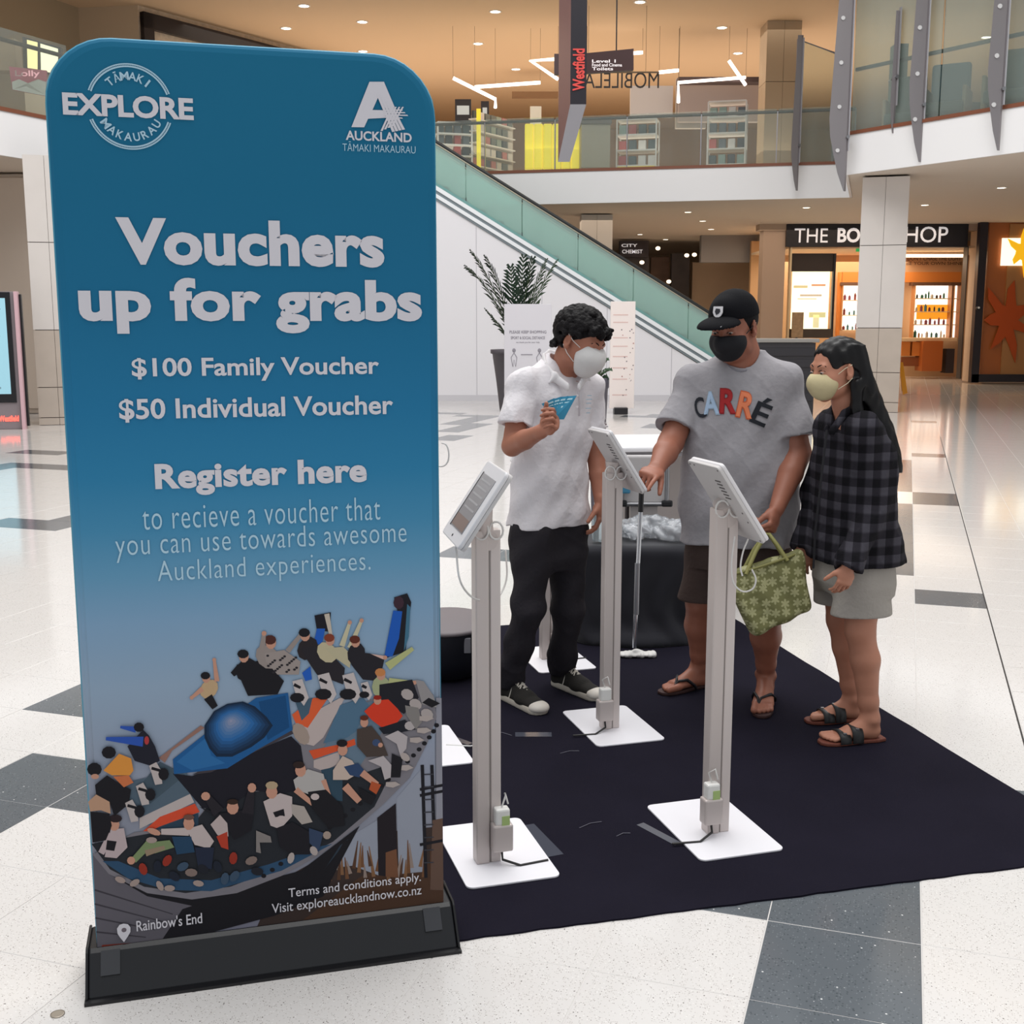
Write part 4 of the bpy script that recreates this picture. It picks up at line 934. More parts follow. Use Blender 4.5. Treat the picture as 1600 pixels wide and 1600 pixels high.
s = SD((G(960, 1030).x, y0 - .08, .0), (G(1040, 1030).x, y0 + .08, .08), .004); c = G(996, 1028)
for i in range(9):
    x = c.x - .075 + i * .019; s.ell((x, c.y, .019), (.016, .032 + .006 * (i % 2), .012 + .003 * (i % 3)), k=.006)
s.ell((c.x - .005, c.y, .034), (.022, .016, .012), k=.01); s.mesh('mop_foot', mat('mop_white', '#dedcd9', rough=.7), mo)

fp = thing('floor_plug', 'small round metal plug set in the white floor at the lower left corner', 'plug', tuple(G(90, 1585)))
MB().lathe((0, 0, .0005), [(.0135, .0), (.0165, .0), (.0165, .0016), (.0135, .0016)], 24).build('plug_ring', mat('plug_brass', '#a79d90', rough=.3, metal=.6), fp, local=True)
MB().lathe((0, 0, .0005), [(.0005, .0), (.0133, .0), (.0133, .0008), (.0005, .0008)], 24).build('plug_disc', mat('plug_grey', '#b3aba5', rough=.35), fp, local=True)
# ================================================================ THE THREE PEOPLE
def P(px, py, Y): return np.array(V(px, py, Y))
def zz(py, Y): return V(800, py, Y).z
def axes(d, hint=(0, 0, 1)):               # columns: side, up-ish, along d
    d = _n3(d); u = np.cross(hint, d); u = _n3(u) if np.linalg.norm(u) > 1e-4 else np.array([1., 0, 0]); return np.stack([u, np.cross(d, u), d], 1)
def rows(lst, yaw):                        # (py, px, Y, half width, half depth) -> loft rows
    out = []
    for py, px, Y, w, d in lst:
        p = V(px, py, Y); out.append((p.z, p.x, p.y, w, d, yaw))
    return out
def head(s, O, R, g=1.0, jaw=1.0, ears=(1, 1)):
    s.local(O, np.asarray(R) * 1.0); q = lambda *a: np.array(a) * g
    s.ell(q(0, -.014, .030), q(.075, .095, .083), k=.01)
    s.ell(q(0, .018, -.020), q(.064, .072, .088), k=.02)
    s.cone(q(-.038 * jaw, .01, -.070), q(0, .058, -.094), .026 * g * jaw, .020 * g, k=.02); s.cone(q(.038 * jaw, .01, -.070), q(0, .058, -.094), .026 * g * jaw, .020 * g, k=.02)
    s.ell(q(.036, .056, -.028), q(.026, .024, .026), k=.02); s.ell(q(-.036, .056, -.028), q(.026, .024, .026), k=.02)
    s.cone(q(-.034, .076, .020), q(.034, .076, .020), .012 * g, .012 * g, k=.014)
    for x in (-.031, .031):
        s.ell(q(x, .094, .001), q(.016, .014, .011), k=.012, op='s'); s.ell(q(x, .076, .0), q(.0155, .013, .0125), k=.004)
    s.cone(q(0, .082, .006), q(0, .106, -.032), .008 * g, .0115 * g, k=.012); s.ell(q(-.012, .094, -.036), .008 * g, k=.008); s.ell(q(.012, .094, -.036), .008 * g, k=.008)
    s.cone(q(-.018, .084, -.060), q(.018, .084, -.060), .007 * g, .007 * g, k=.008); s.cone(q(-.014, .083, -.069), q(.014, .083, -.069), .008 * g, .008 * g, k=.006)
    for i, x in enumerate((-1, 1)):
        if not ears[i]: continue
        E = rotm(-x * 22, 0, 0)
        s.ell(q(x * .079, -.010, -.006), q(.009, .020, .032), R=E, k=.006); s.ell(q(x * .088, -.004, -.002), q(.007, .010, .018), R=E, k=.004, op='s'); s.ell(q(x * .076, -.002, -.030), q(.007, .009, .010), k=.006)
    s.local()
def eyes(par, O, R, g, browc, closed=False):
    O = np.asarray(O); R = np.asarray(R); w = lambda *a: O + R @ (np.array(a) * g)
    for x in (-1, 1):
        mb = MB(); c = w(x * .031, .0785, -.0005); mb.ball(c, (.0125 * g, .0125 * g, .0056 * g), R=Matrix(R.tolist())); e = mb.build('eye', mat('eye_white', '#b9aaa3', rough=.3), par)
        mb = MB(); mb.ball(w(x * .031, .0892, -.003), (.0055 * g, .003 * g, .0042 * g), R=Matrix(R.tolist())); mb.build('iris', mat('iris_dark', '#1f1410', rough=.2), e)
        mb = MB(); mb.tube([w(x * (.016 + .03 * t), .090 - .010 * t, .0035 + .0045 * math.sin(math.pi * t) - (.006 if closed else 0)) for t in (0, .25, .5, .75, 1)], [.001, .0017, .002, .0018, .001], 6); mb.build('eyelid_line', mat('lash', '#1a1310', rough=.6), par)
        mb = MB(); mb.tube([w(x * (.013 + .036 * t), .0905 - .014 * t, .0215 + .006 * math.sin(math.pi * t)) for t in (0, .25, .5, .75, 1)], [.0018, .0030, .0032, .0024, .0012], 6); mb.build('eyebrow', browc, par)
def hand(s, W, d, nrm, side, g=1.0, curl=(25, 30, 20), spread=.0, thumb=(.55, .75, .25), tcurl=.3, k=.006, fl=None):
    W = np.asarray(W, float); d = _n3(d); nrm = np.asarray(nrm, float); nrm = _n3(nrm - d * (nrm @ d)); sd = np.cross(d, nrm); sd = sd if sd @ np.asarray(side, float) > 0 else -sd
    s.econe(W - d * .01, W + d * .052 * g, (.027 * g, .020 * g), (.038 * g, .0165 * g), sd, k=.012); s.econe(W + d * .045 * g, W + d * .082 * g, (.040 * g, .0155 * g), (.040 * g, .0135 * g), sd, k=.008)
    s.ell(W + d * .035 * g + sd * .022 * g + nrm * .012 * g, .018 * g, k=.012)
    L = [.078, .086, .080, .062]; off = [.031, .0105, -.0105, -.030]; r0 = [.0092, .0094, .009, .008]
    for i in range(4):
        c = fl[i] if fl else curl
        b = W + d * (.086 - (.004, 0, .003, .010)[i]) * g + sd * off[i] * g; a = 0; p = b; dd = _n3(d + sd * spread * (1.5 - i))
        for j, (fr, cj) in enumerate(zip((.45, .31, .24), c)):
            a += math.radians(cj); q = p + (dd * math.cos(a) + nrm * math.sin(a)) * L[i] * fr * g
            s.cone(p, q, (r0[i] - j * .0009) * g, (r0[i] - (j + 1) * .0009) * g, k=.004 if j == 0 else .002); p = q
    b = W + d * .028 * g + sd * .026 * g + nrm * .006 * g; td = _n3(d * thumb[0] + sd * thumb[1] + nrm * thumb[2])
    p1 = b + td * .036 * g; t2 = _n3(td + d * tcurl + nrm * tcurl * .6 - sd * tcurl * .5); p2 = p1 + t2 * .030 * g; t3 = _n3(t2 + nrm * tcurl * .5 + d * tcurl * .3); p3 = p2 + t3 * .024 * g
    s.cone(b, p1, .014 * g, .0115 * g, k=.010); s.cone(p1, p2, .0112 * g, .0102 * g, k=.003); s.cone(p2, p3, .0102 * g, .0082 * g, k=.002)
def foot(s, heel, toe, ankle, g=1.0, lift=.02, left=True, toes=True):
    h = np.array([heel[0], heel[1], 0]); t = np.array([toe[0], toe[1], 0]); d = _n3(t - h); L = np.linalg.norm(t - h); sd = np.array([d[1], -d[0], 0]) * (1 if left else -1)   # sd points to the big-toe side
    u = np.array([0, 0, 1.]); z = lift
    s.cone(h + d * .035 + u * (z + .030), ankle, .032 * g, .034 * g, k=.02)
    s.cone(h + d * .032 + u * (z + .026), h + d * L * .34 + u * (z + .03), .030 * g, .026 * g, k=.015)
    s.econe(h + d * .05 + u * (z + .03), h + d * (L * .72) + u * (z + .019), (.030 * g, .030 * g), (.043 * g, .018 * g), sd, k=.02)
    s.cone(np.asarray(ankle) - u * .01, h + d * L * .55 + u * (z + .034), .030 * g, .020 * g, k=.025)
    s.ell(np.asarray(ankle) + sd * .028 * g, .014 * g, k=.012); s.ell(np.asarray(ankle) - sd * .028 * g - u * .006, .014 * g, k=.012)
    if toes:
        for i, (o, ln, r) in enumerate(((.030, 1.0, .0135), (.010, .985, .0098), (-.006, .955, .0092), (-.021, .92, .0088), (-.034, .88, .0085))):
            a = h + d * L * .72 + sd * o * g * .92 + u * (z + .016); b = h + d * (L * ln - r) + sd * o * g + u * (z + r + .001)
            s.cone(a, b, r * g * 1.05, r * g, k=.004)
    s.cut_floor = True
SK1 = mat('skin_man_white', '#a9705a', rough=.5, spec=.4, var=.05, vscale=14); SK2 = mat('skin_man_grey', '#9c6450', rough=.48, spec=.45, var=.05, vscale=14); SK3 = mat('skin_woman', '#b98068', rough=.5, spec=.4, var=.04, vscale=14)
HAIRB = mat('hair_black', '#0e0c10', rough=.6, spec=.2, bump=.5, bscale=160); NAIL = mat('nail', '#c99a8c', rough=.3)
def ridg(amp, n, seed):
    rg = np.random.default_rng(seed); T = [(rg.normal(size=3) * rg.uniform(9, 20), rg.uniform(0, 6), rg.uniform(.6, 2.4)) for _ in range(n)]
    def f(X, Y, Z):
        o = 0
        for k, ph, wv in T: o = o + amp * (1 - np.abs(np.sin(k[0] * X + k[1] * Y + .55 * k[2] * Z + ph + wv * np.sin(6.1 * Z + 4 * X + ph)))) ** 4
        return o
    return f
def wr(*terms):                             # soft cloth folds: (amp, kx, ky, kz, warp)
    def f(X, Y, Z):
        o = 0
        for a, kx, ky, kz, w_ in terms: o = o + a * np.sin(kx * X + ky * Y + kz * Z + w_ * np.sin(5.3 * Z + 3.1 * X) + .7 * w_ * np.cos(4.1 * Z - 6 * Y + 2 * X))
        return o
    return f

# ------------------------------------------------------------------ man in the white polo shirt
p1 = thing('person', 'man with curly dark hair, white face mask and white polo shirt, holding blue vouchers', 'person', tuple(G(850, 1098)))
Y1 = 33.0
shR, shL = P(818, 600, 4.76), P(921, 602, 4.94); elR, wrR = P(800, 697, 4.67), P(846, 674, 4.50); elL, wrL = P(931, 712, 4.95), P(938, 782, 4.86)
hpR, hpL = P(832, 838, 4.79), P(884, 838, 4.90); knR, knL = P(826, 948, 4.76), P(888, 948, 4.90)
hlR, toR = G(786, 1090), G(850, 1120); hlL, toL = G(866, 1070), G(940, 1098)
anR = np.array([hlR.x, hlR.y, .10]) + _n3(toR - hlR) * .045; anL = np.array([hlL.x, hlL.y, .10]) + _n3(toL - hlL) * .045
H1 = P(908, 533, 4.80); R1 = rotm(-128, -24, -4); g1 = 1.04
s = SD((-.16, 4.30, -.01), (.46, 5.20, 1.80), .0045)
s.loft(rows([(596, 872, 4.86, .13, .075), (640, 868, 4.86, .155, .09), (740, 860, 4.86, .14, .09), (830, 858, 4.86, .15, .095)], Y1), k=.03)
s.chain([P(878, 592, 4.87), P(890, 556, 4.83), H1 + R1 @ np.array([0, -.02, -.05])], [.062, .053, .055], k=.03)
s.cone(P(872, 598, 4.87), shR, .05, .045, k=.03); s.cone(P(872, 598, 4.87), shL, .05, .045, k=.03)
s.chain([shR, elR], [.050, .040], k=.02); s.chain([elR, elR * .55 + wrR * .45, wrR], [.041, .039, .0265], k=.01); s.chain([shL, elL], [.048, .039], k=.02); s.chain([elL, elL * .55 + wrL * .45, wrL], [.039, .036, .026], k=.01)
for a, b, c in ((hpR, knR, anR), (hpL, knL, anL)): s.chain([a, b, c], [.07, .05, .034], k=.03)
head(s, H1, R1, g1)
hd = _n3(P(872, 656, 4.45) - wrR)
hand(s, wrR, hd, (-.2, -.75, .62), (-.2, .3, 1), 1.0, fl=[(58, 60, 30), (66, 66, 34), (70, 70, 36), (74, 70, 36)], thumb=(.72, .42, .55), tcurl=.35)
hand(s, wrL, (-.02, -.1, -1), (-.8, .2, 0), (.2, -1, 0), .96, curl=(22, 28, 20))
for hl, to, an in ((hlR, toR, anR), (hlL, toL, anL)): foot(s, hl, to, an, .95, lift=.012, toes=False)
b1 = s.mesh('body', SK1, p1)
eyes(p1, H1, R1, g1, HAIRB, closed=True)
# hair: curls all over the scalp
lo = H1 - .19; hi = H1 + .19
s = SD(lo, hi, .004); s.local(H1, R1); rng = np.random.default_rng(4)
s.ell(np.array((0, -.022, .040)) * g1, np.array((.083, .099, .085)) * g1, k=.01); s.local(H1, R1)
s.ell(np.array((0, .095, -.035)) * g1, np.array((.085, .075, .085)) * g1, k=.01, op='s'); s.ell(np.array((.0, .03, -.12)) * g1, np.array((.12, .10, .075)) * g1, k=.01, op='s')
for i in range(1300):
    v = rng.normal(size=3); v /= np.linalg.norm(v); c = np.array((0, -.020, .036)) + v * np.array((.090, .106, .092))
    if abs(c[0]) > .045 and c[1] > -.02 and c[2] < .022: continue
    if (c[1] > .035 and c[2] < .062) or (c[2] < -.045 and c[1] > -.05) or c[2] < -.085 or (abs(c[0]) > .06 and c[2] < .0 and c[1] > -.035): continue
    s.ell(c * g1, rng.uniform(.006, .0125) * g1, k=.003)
for i in range(130):                          # forelock
    a = rng.uniform(-1, 1); c = np.array((a * .062, .070 + .016 * (1 - a * a) + rng.uniform(-.012, .008), .082 - .016 * rng.uniform(0, 1.6) - .012 * math.sin(a * 7)))
    s.ell(c * g1, rng.uniform(.006, .011) * g1, k=.003)
for i in range(60):
    c = np.array((rng.uniform(-.070, .070), 0, -.02 - rng.uniform(0, .045))); c[1] = -.098 * math.sqrt(max(0, 1 - (c[0] / .10) ** 2)) - rng.uniform(-.01, .008); s.ell(c * g1, rng.uniform(.007, .012) * g1, k=.003)
s.local(); s.mesh('hair', mat('hair_curly', '#120f11', rough=.6, spec=.2, bump=.6, bscale=120), p1)
# mask and its straps
def mask(par, H, R, g, m, shape, rs, cy=.03, ctop=(.0, .09, .008), ntop=(0, .25, 1), name='face_mask'):
    s = SD(H - .16, H + .16, .0032); s.local(H, R)
    for c, r in shape: s.ell(np.array(c) * g, np.array(r) * g, k=.012)
    s.cut(np.array((0, cy, 0)) * g, (0, -1, -.12)); s.cut(np.array(ctop) * g, ntop); s.local()
    return s.mesh(name, m, par)
mk = mask(p1, H1, R1, g1, mat('mask_white', '#d8d5d3', rough=.8, bump=.1, bscale=90), [((0, .062, -.040), (.069, .066, .064)), ((0, .100, -.042), (.034, .030, .042)), ((0, .060, -.075), (.053, .053, .050))], 0, ctop=(0, .09, .006))
w = lambda H, R, g, *a: H + R @ (np.array(a) * g)
for x in (-1, 1):
    mb = MB(); mb.tube([w(H1, R1, g1, x * .062, .045, -.01), w(H1, R1, g1, x * .080, .015, .004), w(H1, R1, g1, x * .086, -.014, .022)], .0018, 6); mb.tube([w(H1, R1, g1, x * .056, .038, -.072), w(H1, R1, g1, x * .076, .008, -.05), w(H1, R1, g1, x * .084, -.018, -.025)], .0018, 6); mb.build('strap', mat('strap_white', '#d9d2cc', rough=.7), mk)
# polo shirt
M_POLO = mat('polo_white', '#e0dbde', rough=.85, spec=.2, bump=.35, bscale=55)
s = SD((-.20, 4.45, .72), (.46, 5.22, 1.56), .005)
s.loft(rows([(553, 876, 4.90, .058, .052), (562, 873, 4.90, .082, .062), (575, 870, 4.88, .118, .078), (592, 868, 4.87, .155, .092), (622, 867, 4.86, .174, .108), (665, 864, 4.86, .176, .114), (720, 861, 4.86, .172, .114), (775, 858, 4.86, .178, .118), (818, 857, 4.86, .186, .124)], Y1), k=.02, p=2.3)
s.ell(shR + (0, 0, -.006), .056, k=.05); s.ell(shL + (0, 0, -.006), .056, k=.05); s.cone(P(868, 582, 4.88), shR, .045, .050, k=.05); s.cone(P(884, 582, 4.90), shL, .042, .048, k=.05)
for a, b, f in ((shR, elR, .68), (shL, elL, .62)):
    q = s.like(); q.econe(a, a + (b - a) * (f + .04), (.056, .058), (.077, .068) if f > .65 else (.066, .062), (1, .6, 0), k=.0); c = a + (b - a) * f; A = axes(b - a)
    q.box(c + A[:, 2] * .10, (.13, .13, .10), R=A, rnd=.0, k=.003, op='s'); q.cone(c - A[:, 2] * .012, c + A[:, 2] * .02, .052, .060, k=.003, op='s'); s.merge(q, .022)
s.disp(ridg(-.0026, 2, 3)); s.disp(wr((.0042, 30, -18, 16, 1.6), (.0035, -22, 20, 34, 1.4), (.002, 55, 30, -42, 1.2)))
s.box((P(857, 818, 4.86)[0], 4.86, zz(820, 4.86) - .10), (.3, .3, .10), rnd=0, k=.004, op='s'); s.econe(P(857, 822, 4.86), P(857, 812, 4.86), (.172, .110), (.168, .106), (math.cos(math.radians(33)), math.sin(math.radians(33)), 0), k=.004, op='s')
s.cone(P(876, 575, 4.865), P(884, 545, 4.845), .050, .060, k=.008, op='s'); s.cone(P(888, 575, 4.80), P(900, 604, 4.72), .034, .006, k=.008, op='s')
shirt = s.mesh('polo_shirt', M_POLO, p1)
f1 = np.array((.545, -.838, 0)); r1 = np.array((.838, .545, 0))
# collar: a folded band round the neck that ends in two points
s = SD((.04, 4.6, 1.30), (.42, 5.08, 1.60), .0035)
for pts in ([P(880, 551, 4.965), P(858, 549, 4.93), P(850, 556, 4.86), P(853, 570, 4.80), P(866, 585, 4.755), P(887, 600, 4.725)], [P(880, 551, 4.965), P(903, 556, 4.93), P(916, 567, 4.87), P(917, 581, 4.815), P(905, 600, 4.745)]):
    n_ = len(pts) - 1
    for i in range(n_):
        for t in np.linspace(0, 1, 7):
            f_ = (i + t) / n_; c = pts[i] + (pts[i + 1] - pts[i]) * t; s.ell(c - (0, 0, .012), (.008, .008, .018 + .006 * math.sin(math.pi * f_)), k=.006)
s.cone(P(868, 586, 4.752), P(858, 598, 4.742), .012, .004, k=.010); s.cone(P(914, 585, 4.80), P(922, 594, 4.80), .012, .004, k=.010)
s.mesh('collar', mat('collar_white', '#e2dedf', rough=.85), shirt)
mb = MB(); mb.tube([P(903, 607, 4.705), P(905, 630, 4.695), P(905, 650, 4.70)], .0035, 6); mb.build('placket_edge', mat('seam_grey', '#b3abb0', rough=.8), shirt)
for py in (618, 636):
    c = P(902, py, 4.695); mb = MB(); mb.cyl(c, c + np.array((.3, -.9, .1)) * .003, .0048, seg=10); mb.build('button', mat('button_pale', '#cfc9cc', rough=.4), shirt)
for i, (y_, w_) in enumerate(((618, .03), (624, .045), (630, .036), (638, .04), (645, .026))):
    c = P(921 - i * .5, y_, 4.765); ex = np.array((.93, .36, 0)); mb = MB(); mb.box(c, (w_ * .6, .002, .0032), rz=math.atan2(ex[1], ex[0])); mb.build('chest_print', mat('print_blue', '#a7bccb', rough=.8), shirt)
# trousers
M_TRS = mat('trousers_black', '#29262b', rough=.8, spec=.25, bump=.3, bscale=60)
s = SD((-.10, 4.50, .02), (.42, 5.15, .90), .005); sdv = (math.cos(math.radians(33)), math.sin(math.radians(33)), 0)
s.loft(rows([(806, 857, 4.86, .158, .100), (840, 857, 4.86, .165, .108), (868, 858, 4.86, .165, .105), (885, 860, 4.86, .13, .09)], Y1), k=.02)
for a, b, c, kx in ((hpR, knR, anR, 0), (hpL, knL, anL, 1)):
    m1 = a * .5 + b * .5; s.econe(a + np.array((0, 0, .02)), b, (.088, .096), (.066, .070), sdv, k=.035); s.econe(b, c + np.array((0, 0, -.02)), (.064, .068), (.056, .064), sdv, k=.02)
s.disp(ridg(-.004, 3, 2)); s.disp(wr((.0035, 10, 8, 34, 2.0), (.003, -30, 25, 48, 1.5)))
s.box((.15, 4.86, .045), (.5, .5, .02), rnd=0, op='s'); 
for c in (anR, anL): s.box(c - np.array((0, 0, .115)), (.09, .09, .06), rnd=0, k=.004, op='s')
s.mesh('trousers', M_TRS, p1)
# canvas shoes
def sneaker(hl, to, left, lab):
    h = np.array([hl.x, hl.y, 0]); t = np.array([to.x, to.y, 0]); d = _n3(t - h); L = np.linalg.norm(t - h); u = np.array([0, 0, 1.]); sd = np.array([d[1], -d[0], 0]) * (1 if left else -1); c = (h + t) / 2
    lo, hi = np.minimum(h, t) - .08, np.maximum(h, t) + .08; lo[2] = 0; hi[2] = .17
    o = None
    s = SD(lo, hi, .0035); s.econe(h + d * .035 + u * .045, h + d * L * .6 + u * .042, (.034, .045), (.042, .032), sd, k=.01); s.econe(h + d * L * .55 + u * .042, h + d * (L - .04) + u * .034, (.043, .034), (.040, .024), sd, k=.015)
    s.cone(h + d * .04 + u * .05, h + d * .045 + u * .105, .038, .040, k=.02); s.cone(h + d * .09 + u * .085, h + d * L * .62 + u * .055, .028, .022, k=.02); s.cut((0, 0, .024), (0, 0, -1)); s.cone(h + d * .045 + u * .10, h + d * .045 + u * .14, .03, .03, k=.004, op='s')
    up = s.mesh('shoe_upper', mat('canvas_black', '#25221f', rough=.9, bump=.3, bscale=300), p1, label='black canvas sneaker upper')
    s = SD(lo, hi, .0035); s.econe(h + d * .034 + u * .018, h + d * (L - .045) + u * .018, (.037, .04), (.046, .04), sd, k=.01); s.cut((0, 0, .034), (0, 0, 1)); s.cut((0, 0, .0065), (0, 0, -1)); s.mesh('sole', mat('rubber_cream', '#c4bbae', rough=.6), up)
    s = SD(lo, hi, .003); s.ell(h + d * (L - .040) + u * .030, (.046, .046, .028), k=.01); s.cut(h + d * (L - .052), -d); s.cut((0, 0, .02), (0, 0, -1)); s.mesh('toe_cap', mat('rubber_cap', '#d6cec4', rough=.5), up)
    for i in range(6):
        a = h + d * (.105 + i * .019) + u * (.112 - i * .0085); mb = MB(); wv = .020 - i * .001
        mb.tube([a - sd * wv - u * .008, a + u * .004, a + sd * wv + d * .014 - u * .012], .004, 6); mb.tube([a + sd * wv - u * .008, a + u * .005, a - sd * wv + d * .014 - u * .012], .004, 6); mb.build('lace', mat('lace_grey', '#c9c1b6', rough=.8), up)
    mb = MB(); a = h + d * .11 + u * .112
    for e in (-1, 1): mb.tube([a, a + sd * e * .022 + u * .012, a + sd * e * .034 - u * .012, a + sd * e * .020 - u * .012, a], .0024, 6); mb.tube([a, a + sd * e * .026 - u * .03, a + sd * e * .044 - u * .075], .0024, 6)
    mb.build('lace_bow', mat('lace_grey', '#a8a199'), up)
sneaker(hlR, toR, False, 'near'); sneaker(hlL, toL, True, 'far')
# vouchers in his hand
vt = thing('voucher_fan', 'fan of blue paper vouchers held up by the man in white', 'vouchers', tuple(P(868, 655, 4.46)))
M_VB = mat('voucher_blue', '#2f86a8', rough=.5); M_VP = mat('voucher_print', '#b5dbe6', rough=.5)
base = P(872, 657, 4.455)
for i, (tl, tr) in enumerate((((846, 631), (866, 622)), ((855, 627), (877, 619.5)), ((865, 623), (888, 618.5)), ((876, 620), (901, 618)))):
    Yd = 4.475 - i * .006; a, b = P(tl[0], tl[1], Yd + .02), P(tr[0], tr[1], Yd); c = base + np.array((.022, .0, .004)); d_ = base + np.array((-.018, 0, .004)); n = _n3(np.cross(b - a, c - a)) * .0012
    mb = MB(); mb.prism([a, b, c + (0, Yd - 4.455, 0), d_ + (0, Yd - 4.455, 0)], n); v_ = mb.build('voucher', M_VB, vt)
    q = lambda s_, t_: (a * (1 - s_) + b * s_) * (1 - t_) + ((d_ * (1 - s_) + c * s_) + np.array((0, Yd - 4.455, 0))) * t_ + (n / .0012) * (-.0025 if n[1] > 0 else .0035)
    mb = MB(); mb.prism([q(.15, .10), q(.85, .10), q(.85, .17), q(.15, .17)], n * .3); mb.prism([q(.25, .25), q(.8, .25), q(.8, .30), q(.25, .30)], n * .3); mb.prism([q(.3, .42), q(.6, .42), q(.6, .50), q(.3, .50)], n * .3); mb.build('print_mark', M_VP, v_)

# ------------------------------------------------------------------ man in the grey T-shirt
p2 = thing('person', 'man in a black cap and mask, grey lettered T-shirt and brown shorts, touching a tablet', 'person', tuple(G(1135, 1100)))
Y2 = -14.0
shR, shL = P(1086, 602, 4.92), P(1224, 600, 4.80); elR, wrR = P(1048, 692, 4.80), P(1026, 732, 4.62); elL, wrL = P(1247, 708, 4.74), P(1214, 794, 4.57)
hpR, hpL = P(1115, 862, 4.92), P(1192, 864, 4.82); knR, knL = P(1094, 940, 4.95), P(1198, 958, 4.76)
hlR, toR = G(1106, 1072), G(1034, 1087); hlL, toL = G(1196, 1084), G(1190, 1124)
anR = np.array([hlR.x, hlR.y, .105]) + _n3(toR - hlR) * .05; anL = np.array([hlL.x, hlL.y, .105]) + _n3(toL - hlL) * .05
H2 = P(1146, 511, 4.80); R2 = rotm(143, -13, 0); g2 = 1.10
s = SD((.48, 4.25, -.01), (1.32, 5.20, 1.82), .0045)
s.loft(rows([(590, 1154, 4.87, .17, .10), (650, 1156, 4.86, .20, .13), (740, 1154, 4.86, .21, .14), (840, 1154, 4.86, .20, .14)], Y2), k=.03)
s.chain([P(1156, 585, 4.87), P(1156, 556, 4.86), H2 + R2 @ np.array([0, -.03, -.04])], [.088, .076, .07], k=.03)
for a in (shR, shL): s.cone(P(1155, 602, 4.87), a, .055, .052, k=.03)
s.chain([shR, elR], [.058, .052], k=.02); s.chain([elR, elR * .6 + wrR * .4, wrR], [.053, .050, .032], k=.012); s.chain([shL, elL], [.058, .052], k=.02); s.chain([elL, elL * .62 + wrL * .38, wrL], [.052, .050, .031], k=.012)
for a, b, c, o in ((hpR, knR, anR, 0), (hpL, knL, anL, 1)):
    s.chain([a, b], [.10, .062], k=.03); cf = b * .62 + c * .38 + np.array((0, .012, 0)); s.chain([b, cf, b * .18 + c * .82, c], [.060, .064, .041, .036], k=.02)
head(s, H2, R2, g2, jaw=1.12)
s.ell(w(H2, R2, g2, 0, .02, -.10), (.05, .05, .03), k=.02)
hand(s, wrR, _n3(P(1006, 748, 4.50) - wrR), (-.15, .3, -1), (-.2, -1, .1), 1.06, fl=[(14, 10, 6), (62, 66, 34), (70, 70, 36), (74, 70, 36)], thumb=(.75, .5, .5), tcurl=.2)
hand(s, wrL, _n3(P(1203, 838, 4.51) - wrL), (-.8, .5, 0), (-.3, -1, .0), 1.06, curl=(62, 66, 40), thumb=(.75, .3, .5))
foot(s, hlR, toR, anR, 1.08, lift=.018, left=False); foot(s, hlL, toL, anL, 1.08, lift=.018, left=True)
s.mesh('body', SK2, p2); eyes(p2, H2, R2, g2, HAIRB, closed=True)
# short hair under the cap
s = SD(H2 - .17, H2 + .17, .004); s.local(H2, R2); s.ell(np.array((0, -.022, .028)) * g2, np.array((.080, .098, .085)) * g2, k=.005)
s.ell(np.array((0, .10, -.03)) * g2, np.array((.10, .12, .10)) * g2, k=.006, op='s'); s.cut(np.array((0, 0, -.055)) * g2, (0, 0, -1)); s.local(); s.mesh('hair', HAIRB, p2)
# cap
M_CAP = mat('cap_black', '#15151a', rough=.75, spec=.3, bump=.2, bscale=250)
M_CAPC = mat('cap_cloth', '#0f0f13', rough=.85, spec=.15, bump=.2, bscale=250)
s = SD(H2 - .22, H2 + .22, .004); s.local(H2, R2); q = lambda *a: np.array(a) * g2
s.ell(q(0, -.010, .042), q(.088, .110, .096), k=.01); s.cone(q(0, .06, .07), q(0, .075, .04), .045 * g2, .035 * g2, k=.03); s.cut(q(0, .0, .040), (0, .06, -1)); s.ell(q(0, -.012, .02), q(.080, .100, .082), k=.003, op='s'); s.local(); cap = s.mesh('cap', M_CAPC, p2)
s = SD(H2 - .24, H2 + .24, .0035); s.local(H2, R2); s.ell(q(0, .112, .030), q(.078, .086, .034), k=.004); s.ell(q(0, .112, .018), q(.082, .092, .034), k=.002, op='s'); s.cut(q(0, .07, 0), (0, -1, 0)); s.local(); s.mesh('peak', M_CAPC, cap)
mb = MB(); Rm = Matrix(R2.tolist()); up_ = Rm @ Vector((0, -.35, .94)).normalized(); ex_ = Rm @ Vector((1, 0, 0)); n_ = Rm @ Vector((0, .94, .35)).normalized(); c_ = Vector(w(H2, R2, g2, .0, .105, .078))
mb.prism([c_ + ex_ * x * .001 + up_ * y * .001 + n_ * .006 for x, y in ((-20, 22), (20, 22), (21, -2), (14, -16), (0, -24), (-14, -16), (-21, -2))], n_ * .004); em = mb.build('emblem', mat('emblem_white', '#d6d3d6', rough=.7), cap)
mb = MB(); mb.prism([c_ + ex_ * x * .001 + up_ * y * .001 + n_ * .0102 for x, y in ((-9, 12), (8, 14), (12, 2), (5, -12), (-6, -6), (-12, 2))], n_ * .001); mb.build('emblem_mark', mat('emblem_dark', '#2a2a30', rough=.7), em)
mb = MB(); c2 = Vector(w(H2, R2, g2, -.03, .172, .040)); mb.prism([c2 + ex_ * x * .001 + (Rm @ Vector((0, 1, -.3))).normalized() * y * .001 for x, y in ((-16, -5), (16, -5), (14, 5), (-14, 5))], Rm @ Vector((0, .003, .004))); mb.build('peak_mark', mat('emblem_white', '#d6d3d6'), cap)
